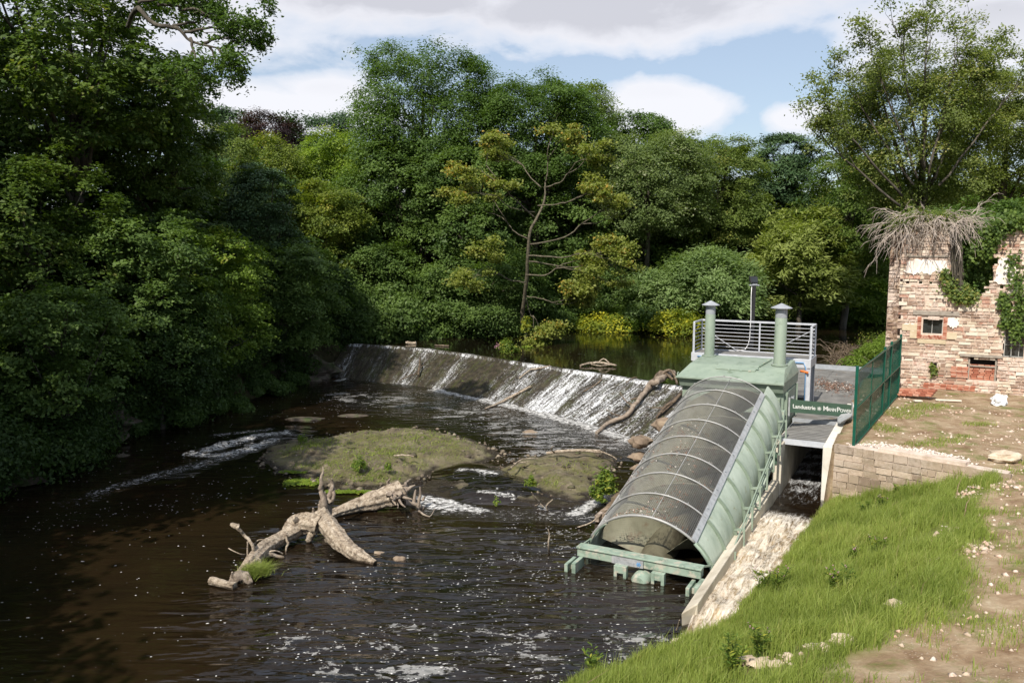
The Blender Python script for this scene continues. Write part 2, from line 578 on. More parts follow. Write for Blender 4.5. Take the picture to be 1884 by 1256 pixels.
L['dying'] = leaf_mat('turning_leaves', (.130, .180, .035), (.290, .310, .070), (.46, .30, .06), .92)
L['yellow'] = leaf_mat('loosestrife_leaves', (.12, .17, .025), (.30, .34, .045), (.55, .52, .05), .78)
L['ivy'] = leaf_mat('ivy_leaves', (.050, .095, .020), (.150, .220, .045))
L['hazel'] = leaf_mat('hazel_leaves', (.075, .140, .020), (.195, .280, .040), (.26, .28, .04), .96)
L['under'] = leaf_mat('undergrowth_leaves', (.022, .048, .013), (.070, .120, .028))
L['weed'] = leaf_mat('weed_leaves', (.08, .14, .025), (.22, .30, .05), (.36, .36, .06), .93)
L['fern'] = leaf_mat('fern_leaves', (.035, .070, .018), (.09, .15, .035))
L['brown'] = leaf_mat('dry_leaves', (.12, .06, .04), (.32, .20, .15), (.6, .55, .5), .96, trans=.1)
L['grass'] = leaf_mat('grass_blades', (.145, .200, .038), (.320, .385, .090), (.36, .36, .12), .965, trans=.42)
L['reed'] = leaf_mat('tuft_blades', (.10, .15, .03), (.24, .28, .06), (.45, .25, .25), .96)
L['pink'] = leaf_mat('pink_petals', (.34, .17, .22), (.50, .28, .36), trans=.2)
L['deadtwig'] = leaf_mat('brown_leaves', (.07, .05, .03), (.16, .12, .07), trans=.1)

# ------------------------------------------------------------------ plan of the place
def xy(p):
    return (p.x, p.y)


CREST = [G(px, py, 1.5) for px, py in ((650, 634), (705, 637), (785, 643), (865, 654), (948, 667), (1040, 681), (1105, 690), (1180, 702), (1250, 714))]
CREST = [Vector((-10.9, 53.0, 1.5))] + CREST + [Vector((9.9, 33.9, 1.5))]
TOE = [G(px, py, 0) for px, py in ((622, 695), (668, 702), (737, 708), (802, 717), (882, 734), (957, 751), (1010, 765), (1066, 780), (1143, 804))]
TOE = [Vector((-11.4, 49.2, 0))] + TOE + [Vector((6.6, 30.3, 0))]

LOW = [(-3, -30), (-3, 0), (-2, 9), (-.5, 12.4), (.87, 13.97), (2.52, 15.09), (4.05, 16.05), (5.3, 17.85), (6.5, 19.5), (7.9, 21.8), (9.3, 23.95),
       xy(W(8.4, 3.15, 0)), xy(W(15, 3.15, 0)), xy(W(15, 1.0, 0)), (9.9, 33.9)]
LOW += [xy(c) for c in reversed(CREST)]
LOW += [(-11.6, 50.5), (-12.7, 46.77), (-13.67, 41.0), (-14.9, 37.1), (-17.1, 33.8), (-16.5, 27.35), (-16.9, 26.1), (-17.3, 20), (-18, 10), (-19, -30)]
UP = [xy(c) for c in CREST] + [(11.0, 33.4), (13.2, 36.5), (16.3, 38.9), (18.6, 43.5), (22.2, 48.7), (33, 58), (60, 70), (100, 90),
      (100, 99), (60, 80), (33, 71.5), (26, 69.9), (11.3, 65.1), (5.8, 63.0), (2.4, 61.0), (-1.5, 60.0), (-5.2, 57.6), (-9.0, 56.6), (-11.4, 55.6)]


def sdist(X, Y, poly):
    """signed distance to a polygon, negative inside (numpy)"""
    P = np.array(poly, dtype=float)
    best = np.full(X.shape, 1e9)
    ins = np.zeros(X.shape, dtype=bool)
    n = len(P)
    for i in range(n):
        ax, ay = P[i]
        bx, by = P[(i + 1) % n]
        dx, dy = bx - ax, by - ay
        L2 = dx * dx + dy * dy + 1e-12
        t = np.clip(((X - ax) * dx + (Y - ay) * dy) / L2, 0, 1)
        d = np.hypot(X - ax - t * dx, Y - ay - t * dy)
        best = np.minimum(best, d)
        c = ((ay > Y) != (by > Y)) & (X < (bx - ax) * (Y - ay) / (by - ay + 1e-12) + ax)
        ins ^= c
    return np.where(ins, -best, best)


_gx = np.random.RandomState(5)
_lat = _gx.rand(64, 64)


def vnoise(X, Y, s):
    """cheap smooth value noise 0..1"""
    x, y = X * s, Y * s
    xi, yi = np.floor(x).astype(int), np.floor(y).astype(int)
    fx, fy = x - xi, y - yi
    fx, fy = fx * fx * (3 - 2 * fx), fy * fy * (3 - 2 * fy)
    g = lambda a, b: _lat[a % 64, b % 64]
    return (g(xi, yi) * (1 - fx) + g(xi + 1, yi) * fx) * (1 - fy) + (g(xi, yi + 1) * (1 - fx) + g(xi + 1, yi + 1) * fx) * fy


def fbm(X, Y, s, o=4):
    v, a, t = 0, 1.0, 0
    for i in range(o):
        v = v + a * vnoise(X + 17.3 * i, Y + 9.1 * i, s)
        t += a
        a *= .5
        s *= 2.03
    return v / t


# the stone retaining wall's front line, from the concrete post to where the bank meets it
SW0, SW1 = Vector((9.72, 24.25)), Vector((13.0, 21.0))
swd = (SW1 - SW0).normalized()
swn = Vector((-swd.y, swd.x))                       # to the back (uphill side)


def smooth(x, a, b):
    t = np.clip((x - a) / (b - a), 0, 1)
    return t * t * (3 - 2 * t)


def ground_z(X, Y):
    X = np.asarray(X, dtype=float)
    Y = np.asarray(Y, dtype=float)
    dl = sdist(X, Y, LOW)
    du = sdist(X, Y, UP)
    # left bank: rocky edge, then a wooded slope
    dn = np.minimum(dl, du)
    zl = 1.5 * smooth(dl, .0, 1.5) + .33 * np.maximum(dl - .8, 0) + .5 * (fbm(X, Y, .5) - .5) * smooth(dl, 0, 1)
    zl = np.minimum(zl, 9 + .02 * dl)
    # far bank
    zf = 1.5 + .5 * smooth(du, 0, .8) + .30 * np.maximum(du - .5, 0) + .4 * (fbm(X, Y, .4) - .5) * smooth(du, 0, 1)
    zf = np.minimum(zf, 10 + .02 * du)
    # right bank: grassy slope, then the yard
    A = (X - 3.08) * UX + (Y - 18.72) * UY
    T = (X - 3.08) * VX + (Y - 18.72) * VY
    zr = .40 * np.maximum(dl, 0) + .10 * smooth(dl, 0, .4)
    zr = np.where(zr > 1.75, 1.75 + (zr - 1.75) * .35, zr)
    zr = np.minimum(zr, 3.2) + .16 * (fbm(X, Y, .8) - .5) * smooth(dl, 0, 1.0)
    yard = 1.92 + .10 * (fbm(X, Y, .7) - .5) + .012 * np.maximum(A - 8, 0)
    back = (X - SW0.x) * swn.x + (Y - SW0.y) * swn.y
    along = (X - SW0.x) * swd.x + (Y - SW0.y) * swd.y
    onwall = smooth(along, 5.5, 3.8)
    inyard = smooth(back, .12, .30) * onwall + (1 - onwall) * smooth(back, -2.0, 2.5)
    zr = zr * (1 - inyard) + np.maximum(yard, 0) * inyard
    zr = np.where((dl < .35) & (back > .2) & (A > 8.2) & (T > 2), np.where(dl > .12, 1.9, -.8), zr)
    ys = smooth(du, 0.0, 3.0)
    zr = np.where((du < 3.0) & (Y > 36), 1.35 + (yard - 1.35) * ys, zr)
    left = (X < -9.0) & (dl <= du + .5)
    # right side of both rivers
    right = (Y < 37 + (X - 15) * .95) & (X > -4)
    z = np.where(right, zr, np.where(X < -9.0, np.where(Y < 52, zl, np.maximum(zl, zf) * .5 + .5 * np.minimum(zl + 1.0, zf + 1)), zf))
    z = np.where((A > 11.5) & (A < 25.2) & (T < 3.15) & (T > -1.2) & (X > 2), np.minimum(z, 1.2), z)
    z = np.where(du < 0, .5, z)
    z = np.where(dl < 0, np.maximum(-1.0, .9 * dl - .05), z)
    z = np.where((dl < 0) & (A > 8) & (T > 1.6) & (A < 15.2), -.8, z)
    return z


def axis(lo, hi, parts):
    """graded coordinates: parts = [(start, step), ...]"""
    out = []
    x = lo
    while x < hi:
        out.append(x)
        st = [s for a, s in parts if x >= a][-1]
        x += st
    out.append(hi)
    return np.array(out)


gx = axis(-400, 420, [(-400, 25), (-100, 5), (-40, 1.0), (-22, .3), (0, .14), (19.5, .4), (30, 1.5), (70, 8), (120, 25)])
gy = axis(-60, 600, [(-60, 5), (0, 1), (8, .14), (36, .35), (60, .8), (80, 3), (140, 20)])
GX, GY = np.meshgrid(gx, gy)
GZ = ground_z(GX, GY)
ny, nx = GX.shape
idx = np.arange(nx * ny).reshape(ny, nx)
faces = np.stack([idx[:-1, :-1], idx[:-1, 1:], idx[1:, 1:], idx[1:, :-1]], -1).reshape(-1, 4)


def yard_mask(X, Y):
    back = (X - SW0.x) * swn.x + (Y - SW0.y) * swn.y
    dl = sdist(X, Y, LOW)
    along = (X - SW0.x) * swd.x + (Y - SW0.y) * swd.y
    T = (X - 3.08) * VX + (Y - 18.72) * VY
    front = (back < .1) & (along < 4.6)
    bare = np.where(front, smooth(dl - .075 * (18 - Y) + 1.1 * (fbm(X, Y, .9) - .5), 4.35, 5.2), smooth(dl + 1.2 * (fbm(X, Y, .9) - .5), 3.8, 4.8))
    bare = np.where((back > 0) & (along < 4.6), 1.0, bare)
    return np.where((X > -4) & (Y < 44), bare, 0.0)


bare = yard_mask(GX, GY)
gm, nt_, b_, o_ = new_mat('ground_soil')
p_ = pos(nt_)
soil = ramp_n(nt_, noise_n(nt_, p_, 1.6, 9, .68, .4), [(.30, (.16, .095, .055)), (.48, (.28, .20, .125)), (.62, (.37, .285, .19)), (.75, (.48, .41, .30))])
peb = nt_.nodes.new('ShaderNodeTexVoronoi')
peb.inputs['Scale'].default_value = 16
nt_.links.new(p_, peb.inputs['Vector'])
pm = math_n(nt_, 'MULTIPLY', ramp_n(nt_, peb.outputs['Distance'], [(.16, 1), (.26, 0)]), ramp_n(nt_, noise_n(nt_, p_, 1.0, 4, .6), [(.46, 0), (.60, 1)]))
soil = mixc(nt_, math_n(nt_, 'MULTIPLY', pm, .8), soil, (.62, .52, .42))
gr_ = ramp_n(nt_, noise_n(nt_, map_n(nt_, p_, loc=(5, 3, 1)), 1.1, 8, .7), [(.52, 0), (.64, .75)])
soil = mixc(nt_, gr_, soil, (.12, .15, .035))
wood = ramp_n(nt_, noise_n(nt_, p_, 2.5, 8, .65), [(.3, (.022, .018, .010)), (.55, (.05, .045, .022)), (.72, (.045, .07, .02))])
turf = ramp_n(nt_, noise_n(nt_, p_, 3.5, 8, .65), [(.3, (.10, .11, .03)), (.6, (.16, .19, .045)), (.75, (.26, .22, .11))])
sx = nt_.nodes.new('ShaderNodeSeparateXYZ')
nt_.links.new(p_, sx.inputs[0])
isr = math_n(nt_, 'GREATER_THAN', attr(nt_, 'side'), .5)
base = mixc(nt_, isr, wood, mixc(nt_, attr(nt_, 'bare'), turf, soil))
setc(nt_, b_, base)
b_.inputs['Roughness'].default_value = .95
b_.inputs['Specular IOR Level'].default_value = .15
bump(nt_, b_, math_n(nt_, 'ADD', noise_n(nt_, p_, 9, 8, .7), math_n(nt_, 'MULTIPLY', pm, .6)), .7, .05)
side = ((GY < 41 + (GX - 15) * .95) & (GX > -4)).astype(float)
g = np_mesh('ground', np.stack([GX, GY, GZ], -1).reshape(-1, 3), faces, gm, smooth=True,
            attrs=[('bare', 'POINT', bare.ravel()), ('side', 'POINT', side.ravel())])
tag(g, kind='structure')

# ------------------------------------------------------------------ water
def seg_mask(X, Y, pts, wid):
    """soft mask around a polyline"""
    best = np.full(X.shape, 1e9)
    for (ax, ay), (bx, by) in zip(pts[:-1], pts[1:]):
        dx, dy = bx - ax, by - ay
        t = np.clip(((X - ax) * dx + (Y - ay) * dy) / (dx * dx + dy * dy + 1e-9), 0, 1)
        best = np.minimum(best, np.hypot(X - ax - t * dx, Y - ay - t * dy))
    return 1 - smooth(best, wid * .25, wid)


def pxs(*pp, z=0.0):
    return [xy(G(a, b, z)) for a, b in pp]


def foam_white(X, Y):
    """broken white water on the lower pool"""
    m = np.zeros(X.shape)
    for pts, wd, s in (
        (pxs((520, 797), (470, 803), (425, 815), (385, 828)), .75, .75),
        (pxs((500, 810), (455, 828), (400, 838), (350, 835)), .55, .72),
        (pxs((495, 790), (450, 795), (400, 800)), .5, .50),
        (pxs((430, 838), (370, 852), (320, 866), (260, 882), (180, 905)), .62, .47),
        (pxs((320, 866), (230, 890), (140, 925)), .9, .30),
        (pxs((775, 915), (815, 922), (850, 932), (885, 940)), .42, .92),
        (pxs((775, 925), (830, 938)), .35, .9),
        (pxs((850, 872), (880, 873), (908, 880)), .35, .85),
        (pxs((885, 912), (930, 916), (980, 920), (1000, 935)), .30, .75),
        (pxs((1020, 912), (1050, 918)), .32, .6),
        (pxs((1055, 945), (1075, 935), (1100, 920), (1112, 905)), .42, .9),
        (pxs((780, 935), (900, 945), (1060, 950)), .9, .34),
        (pxs((622, 700), (634, 697)), .5, .7),
    ):
        m = np.maximum(m, seg_mask(X, Y, pts, wd) * s)
    # toe of the weir
    toe = [xy(t) for t in TOE[4:]]
    m = np.maximum(m, seg_mask(X, Y, toe, .8) * .85)
    toe2 = [xy(Vector((t.x - .7, t.y - .8, 0))) for t in TOE[4:]]
    m = np.maximum(m, seg_mask(X, Y, toe2, 1.5) * .38)
    m = np.maximum(m, seg_mask(X, Y, [xy(t) for t in TOE[:5]], .45) * .3)
    return m


def fleck_mask(X, Y):
    """how densely specks of foam drift on the pool"""
    m = np.full(X.shape, .07)
    for pts, wd, s in (
        (pxs((650, 730), (800, 745), (960, 790), (1060, 800), (1140, 815)), 3.2, .60),
        (pxs((880, 755), (960, 800), (1000, 850)), 2.6, .62),
        (pxs((700, 760), (600, 740)), 2.0, .35),
        (pxs((1050, 950), (980, 1010), (900, 1100)), 2.2, .42),
        (pxs((700, 1075), (900, 1060), (1080, 1100)), 1.8, .38),
        (pxs((560, 1180), (800, 1170), (1000, 1190), (1180, 1190)), 1.6, .48),
        (pxs((600, 1235), (800, 1230), (1040, 1225)), 1.2, .58),
        (pxs((100, 960), (300, 930), (420, 900)), 1.6, .28),
    ):
        m = np.maximum(m, seg_mask(X, Y, pts, wd) * s)
    return m


def ripple_mask(X, Y):
    m = np.full(X.shape, .14)
    m = np.maximum(m, seg_mask(X, Y, pxs((620, 1010), (900, 1040), (1100, 1100)), 4.5) * .9)
    m = np.maximum(m, seg_mask(X, Y, pxs((560, 1120), (800, 1160), (1150, 1200)), 4.5) * 1.1)
    m = np.maximum(m, seg_mask(X, Y, pxs((700, 740), (900, 780), (1100, 820)), 3.5) * .7)
    m = np.maximum(m, seg_mask(X, Y, pxs((800, 900), (950, 900), (1080, 930)), 1.8) * 1.2)
    m = np.maximum(m, seg_mask(X, Y, pxs((520, 797), (400, 830), (300, 870)), 1.8) * 1.2)
    return m


def water_mat(name, deep, brown, flow=False):
    m, nt, b, out = new_mat(name)
    p = pos(nt)
    rip = attr(nt, 'ripple')
    wh = attr(nt, 'white')
    fl = attr(nt, 'fleck')
    fl = math_n(nt, 'MULTIPLY', fl, ramp_n(nt, noise_n(nt, map_n(nt, p, scale=(.8, 1.6, 1), rot=(0, 0, R(-20))), .9, 5, .65, .8), [(.36, .10), (.62, 2.0)]))
    # fleck cells
    def flecks(scale, lo, hi, seed, stretch=(1, 1.7, 1)):
        v = nt.nodes.new('ShaderNodeTexVoronoi')
        v.inputs['Scale'].default_value = scale
        v.inputs['Randomness'].default_value = 1
        wv = nt.nodes.new('ShaderNodeVectorMath')
        wv.operation = 'ADD'
        nz = nt.nodes.new('ShaderNodeTexNoise')
        nz.inputs['Scale'].default_value = 2.2
        nz.inputs['Detail'].default_value = 3
        nt.links.new(p, nz.inputs['Vector'])
        sc2 = nt.nodes.new('ShaderNodeVectorMath')
        sc2.operation = 'SCALE'
        sc2.inputs[3].default_value = .35
        nt.links.new(nz.outputs[1], sc2.inputs[0])
        nt.links.new(map_n(nt, p, scale=stretch, loc=(seed, seed * 2, 0)), wv.inputs[0])
        nt.links.new(sc2.outputs[0], wv.inputs[1])
        nt.links.new(wv.outputs[0], v.inputs['Vector'])
        s = nt.nodes.new('ShaderNodeSeparateColor')
        nt.links.new(v.outputs['Color'], s.inputs[0])
        on = math_n(nt, 'LESS_THAN', s.outputs[0], math_n(nt, 'MULTIPLY', fl, 1.0))
        size = math_n(nt, 'ADD', lo, math_n(nt, 'MULTIPLY', s.outputs[1], hi - lo))
        near = math_n(nt, 'MULTIPLY', math_n(nt, 'SUBTRACT', size, v.outputs['Distance']), 12, clamp=True)
        return math_n(nt, 'MULTIPLY', on, near)
    f1 = flecks(8.5, .04, .29, 3)
    f2 = flecks(5.0, .0, .19, 7, (1, 2.2, 1))
    f2 = math_n(nt, 'MULTIPLY', f2, ramp_n(nt, fl, [(.3, 0), (.45, 1)]))
    pf_ = map_n(nt, map_n(nt, p, rot=(0, 0, R(27.7))), scale=(2.1, .42, 1)) if flow else map_n(nt, p, scale=(1, 1.5, 1))
    n = noise_n(nt, pf_, 4.2 if flow else 5.5, 8, .70, 1.0 if flow else .6)
    nb = noise_n(nt, map_n(nt, p, scale=(1, 1.6, 1), loc=(4, 4, 0)), 4.6, 6, .66, .9)
    # broken films of foam where the drift is thick
    film = math_n(nt, 'MULTIPLY', ramp_n(nt, math_n(nt, 'ADD', nb, math_n(nt, 'MULTIPLY', math_n(nt, 'SUBTRACT', fl, .5), .45)), [(.675, 0), (.72, 1)]), .32)
    n9 = noise_n(nt, pf_ if flow else map_n(nt, p, scale=(1, 1.4, 1), loc=(9, 1, 0)), 15, 6, .75, .3)
    wf = math_n(nt, 'ADD', wh, math_n(nt, 'ADD', math_n(nt, 'MULTIPLY', math_n(nt, 'SUBTRACT', n, .5), 3.4), math_n(nt, 'MULTIPLY', math_n(nt, 'SUBTRACT', n9, .5), 1.4)))
    wf = math_n(nt, 'MULTIPLY', math_n(nt, 'SUBTRACT', wf, .40 if flow else .52), .95 if flow else 1.8, clamp=True)
    wf = math_n(nt, 'MULTIPLY', wf, math_n(nt, 'MULTIPLY', wh, 2.0, clamp=True))
    foam = wf if flow else math_n(nt, 'MAXIMUM', math_n(nt, 'MAXIMUM', f1, f2), math_n(nt, 'MAXIMUM', film, wf), clamp=True)
    base = mixc(nt, ramp_n(nt, noise_n(nt, p, .16, 3, .5), [(.4, 0), (.6, 1)]), deep, brown)
    base = mixc(nt, math_n(nt, 'MULTIPLY', math_n(nt, 'MULTIPLY', math_n(nt, 'SUBTRACT', attr(nt, 'tan'), .3), 1.4, clamp=True), wh), base, mixc(nt, ramp_n(nt, noise_n(nt, map_n(nt, pf_, loc=(3, 3, 0)), 2.6, 7, .72, 1.0), [(.38, 0), (.62, 1)]), (.075, .045, .020), (.46, .33, .18)))
    fc = mixc(nt, attr(nt, 'tan'), (.72, .74, .76), mixc(nt, noise_n(nt, p, 7, 6, .7), (.66, .55, .40), (.90, .86, .79)))
    setc(nt, b, mixc(nt, foam, base, fc))
    rr = mixc(nt, foam, (.045, .045, .045), (.7, .7, .7))
    nt.links.new(rr, b.inputs['Roughness'])
    b.inputs['IOR'].default_value = 1.48
    b.inputs['Specular IOR Level'].default_value = .5
    # ripples
    wv = noise_n(nt, map_n(nt, p, scale=(.62, 2.5, 1), rot=(0, 0, R(-12))), 1.0, 2, .45, .6)
    wv2 = noise_n(nt, map_n(nt, p, scale=(.8, 1.9, 1), rot=(0, 0, R(12))), 2.6, 2, .5, .5)
    wv3 = noise_n(nt, p, 11, 4, .6)
    h = math_n(nt, 'ADD', math_n(nt, 'MULTIPLY', wv, 1.9), math_n(nt, 'MULTIPLY', wv2, .24))
    h = math_n(nt, 'MULTIPLY', h, rip)
    h = math_n(nt, 'ADD', h, math_n(nt, 'MULTIPLY', math_n(nt, 'MULTIPLY', wv3, .8), math_n(nt, 'ADD', wh, math_n(nt, 'MULTIPLY', rip, .05))))
    h = math_n(nt, 'ADD', h, math_n(nt, 'MULTIPLY', foam, .12))
    bump(nt, b, h, .22 if flow else 1.0, .115)
    return m


M['water'] = water_mat('river_water', (.0075, .0056, .0036), (.0165, .0102, .0050))
M['water_tail'] = water_mat('tailrace_water', (.0070, .0052, .0036), (.0150, .0092, .0046), True)
M['water_up'] = water_mat('upper_river_water', (.008, .007, .004), (.014, .010, .005))

wx = axis(-40, 17, [(-40, 3), (-19, .14)])
wy = axis(-30, 54, [(-30, 4), (11, .14), (34, .2)])
X, Y = np.meshgrid(wx, wy)
wh = foam_white(X, Y)
fl = fleck_mask(X, Y)
rp = ripple_mask(X, Y)
Z = .018 * rp * (fbm(X, Y, 1.6, 3) - .5) * 2 + .16 * np.clip(wh, 0, 1) * (fbm(X + 3, Y, 2.6, 3) - .42)
rap = seg_mask(X, Y, pxs((520, 797), (450, 815), (380, 832)), 1.1)
Z += .22 * rap * (fbm(X, Y + 4, 1.8, 3) - .35)
# the step over the sill between the two rock shelves
casc = seg_mask(X, Y, pxs((860, 868), (900, 880), (930, 900), (900, 905)), 1.5)
Z += .16 * casc + .10 * casc * (fbm(X, Y, 1.7, 3) - .5)
ny, nx = X.shape
idx = np.arange(nx * ny).reshape(ny, nx)
faces = np.stack([idx[:-1, :-1], idx[:-1, 1:], idx[1:, 1:], idx[1:, :-1]], -1).reshape(-1, 4)
# leave out what lies behind the weir crest and right of the tailrace wall
cx_ = X[:-1, :-1].ravel() + .07
cy_ = Y[:-1, :-1].ravel() + .07
dlw = sdist(cx_, cy_, LOW)
Tm = (cx_ - 3.08) * VX + (cy_ - 18.72) * VY
Am = (cx_ - 3.08) * UX + (cy_ - 18.72) * UY
keep = (dlw < .6) & ~((Tm > 1.66) & (Am > -1.4)) & (dlw > -60)
o = np_mesh('river_water', np.stack([X, Y, Z], -1).reshape(-1, 3), faces[keep], M['water'], smooth=True,
            attrs=[('white', 'POINT', wh.ravel()), ('fleck', 'POINT', fl.ravel()), ('ripple', 'POINT', rp.ravel()), ('tan', 'POINT', (.25 * np.ones_like(X)).ravel())])
tag(o, kind='structure')

# tailrace between the concrete wall and the bank: fast, foaming
av = np.arange(-3.2, 15.2, .09)
tv = np.arange(1.70, 6.2, .09)
A, T = np.meshgrid(av, tv)
X = 3.08 + UX * A + VX * T
Y = 18.72 + UY * A + VY * T
str_ = fbm(A * .35, T, 1.6, 4)
wh = np.clip(.84 * smooth(A, 6.8, 5.4) + .28 * smooth(A, 6.5, 8.5), 0, 1) + .7 * (fbm(A * .55, T * 1.3, 1.5, 4) - .5)
bands = .5 + .5 * np.sin(A * 5.2 + 1.5 * np.sin(T * 2))
wh += .38 * bands * smooth(A, 8.6, 9.6)
wh *= smooth(A, -3.0, -1.6)
turb = smooth(A, 8, 5) * smooth(A, -3.1, -1.2)
Z = .04 + .05 * smooth(A, 0, 8) + turb * (.30 * (fbm(A * .45, T * 1.1, 1.9, 3) - .45) + .12) + .05 * (fbm(X, Y, 3, 2) - .5)
Z = Z * smooth(A, -3.2, -1.5) - .01
Z = Z * 1.0 - .25 * smooth(T, 5.6, 6.2)
ny, nx = X.shape
idx = np.arange(nx * ny).reshape(ny, nx)
faces = np.stack([idx[:-1, :-1], idx[:-1, 1:], idx[1:, 1:], idx[1:, :-1]], -1).reshape(-1, 4)
o = np_mesh('tailrace_water', np.stack([X, Y, Z], -1).reshape(-1, 3), faces, M['water_tail'], smooth=True,
            attrs=[('white', 'POINT', wh.ravel()), ('fleck', 'POINT', (.5 * np.ones_like(X)).ravel()), ('ripple', 'POINT', np.ones(X.size)), ('tan', 'POINT', (smooth(A, 7.5, 4.5)).ravel())])
tag(o, kind='structure')

# upper river
wx = axis(-14, 110, [(-14, .3), (20, .6), (40, 3)])
wy = axis(32, 104, [(32, .3), (60, .6), (80, 3)])
X, Y = np.meshgrid(wx, wy)
ny, nx = X.shape
idx = np.arange(nx * ny).reshape(ny, nx)
faces = np.stack([idx[:-1, :-1], idx[:-1, 1:], idx[1:, 1:], idx[1:, :-1]], -1).reshape(-1, 4)
# snap vertices downstream of the crest onto it
CX = np.array([c.x for c in CREST])
CY = np.array([c.y for c in CREST])
o_ = np.argsort(CX)
crest_y = np.interp(X, CX[o_], CY[o_])
cell_ok = ((Y[1:, 1:] > crest_y[1:, 1:] + .0)).ravel()
Y2 = np.where((X < 9.9), np.maximum(Y, crest_y), np.maximum(Y, 33.9 - .45 * (X - 9.9)))
n_in = sdist(X[:-1, :-1].ravel(), Y[:-1, :-1].ravel(), UP) < 1.2
o = np_mesh('upper_river_water', np.stack([X, Y2, np.full(X.shape, 1.53)], -1).reshape(-1, 3), faces[cell_ok & n_in], M['water_up'], smooth=True,
            attrs=[('white', 'POINT', np.zeros(X.size)), ('fleck', 'POINT', np.full(X.size, .02)), ('ripple', 'POINT', np.full(X.size, .035)), ('tan', 'POINT', np.zeros(X.size))])
tag(o, kind='structure')

# ------------------------------------------------------------------ the weir
wm, nt_, b_, o_ = new_mat('weir_face')
p_ = pos(nt_)
uvx = attr(nt_, 'along')
uvy = attr(nt_, 'down')
cb = nt_.nodes.new('ShaderNodeCombineXYZ')
nt_.links.new(math_n(nt_, 'MULTIPLY', uvx, 1.0), cb.inputs[0])
nt_.links.new(math_n(nt_, 'MULTIPLY', uvy, .16), cb.inputs[1])
streak = noise_n(nt_, cb.outputs[0], 5.0, 7, .66, .5)
fine = noise_n(nt_, map_n(nt_, cb.outputs[0], scale=(1, 4.5, 1)), 14, 5, .75, .4)
flow = attr(nt_, 'flow')
amp_ = lambda v, k: math_n(nt_, 'MULTIPLY', math_n(nt_, 'SUBTRACT', v, .5), k)
wf = math_n(nt_, 'MULTIPLY', math_n(nt_, 'SUBTRACT', math_n(nt_, 'ADD', math_n(nt_, 'ADD', flow, amp_(streak, 2.6)), math_n(nt_, 'ADD', amp_(fine, 3.4), amp_(noise_n(nt_, p_, 9, 6, .75), 1.2))), .47), 1.9, clamp=True)
wf = math_n(nt_, 'MULTIPLY', wf, math_n(nt_, 'ADD', .25, math_n(nt_, 'MULTIPLY', flow, 1.25), clamp=True))
stone = ramp_n(nt_, noise_n(nt_, p_, 3, 8, .7), [(.3, (.014, .012, .009)), (.5, (.042, .034, .024)), (.7, (.095, .078, .054))])
stone = mixc(nt_, ramp_n(nt_, noise_n(nt_, cb.outputs[0], 3.2, 6, .7), [(.5, 0), (.62, .75)]), stone, (.055, .060, .018))
mossm = math_n(nt_, 'MULTIPLY', ramp_n(nt_, noise_n(nt_, p_, 5.5, 6, .75), [(.62, 0), (.68, 1)]), attr(nt_, 'moss'), clamp=True)
stone = mixc(nt_, mossm, stone, (.17, .24, .03))
setc(nt_, b_, mixc(nt_, wf, stone, (.74, .76, .79)))
nt_.links.new(mixc(nt_, wf, (.42, .42, .42), (.6, .6, .6)), b_.inputs['Roughness'])
b_.inputs['Specular IOR Level'].default_value = .3
bump(nt_, b_, math_n(nt_, 'ADD', math_n(nt_, 'ADD', streak, math_n(nt_, 'MULTIPLY', fine, .7)), noise_n(nt_, p_, 12, 6, .7)), .9, .07)

nd_ = 64
nu_ = 520
cr_l = np.concatenate([[0], np.cumsum([(CREST[i + 1] - CREST[i]).length for i in range(len(CREST) - 1)])])
U = np.linspace(0, cr_l[-1], nu_)


def interp_pts(P, u):
    k = [np.interp(u, cr_l, [p[i] for p in P]) for i in range(3)]
    return np.stack(k, -1)


Cp = interp_pts(CREST, U)
Tp = interp_pts(TOE, U)
rows = []
down = []
for j in range(nd_ + 4):
    if j == 0:
        rows.append(Cp + [0.35, .42, -.6]); down.append(-.3)
    elif j == 1:
        rows.append(Cp + [0.22, .26, .045]); down.append(-.1)
    elif j == 2:
        rows.append(Cp + [0, 0, .05]); down.append(0)
    elif j == 3:
        rows.append(Cp + [-.03, -.04, -.03]); down.append(.12)
    else:
        f = (j - 3) / nd_
        rows.append(Cp * (1 - f) + Tp * f + [-.03 * (1 - f), -.04 * (1 - f), -.06 * (1 - f) - .10 * f]); down.append(.12 + f * 4.2)
P_ = np.stack(rows, 0)
Ug = np.repeat(U[None, :], len(rows), 0)
Dg = np.repeat(np.array(down)[:, None], nu_, 1)
lump = (fbm(Ug, Dg * .35, 1.3, 4) - .5) * .20 + (fbm(Ug + 9, Dg * .22, 4.0, 3) - .5) * .11
lump = lump * smooth(Dg, .1, .6)
P_[:, :, 2] += lump
# where the water runs: photo columns on the crest, strength
def crest_u(px):
    """distance along the crest seen at photo column px"""
    pts = [(cam_x(c), l) for c, l in zip(CREST, cr_l)]
    return float(np.interp(px, [a for a, _ in pts], [b for _, b in pts]))


def cam_x(c):
    d = Vector(c) - Vector((0, 0, CAM_H))
    zc = d.y * CP - d.z * SP
    return 942 + FPX * d.x / zc


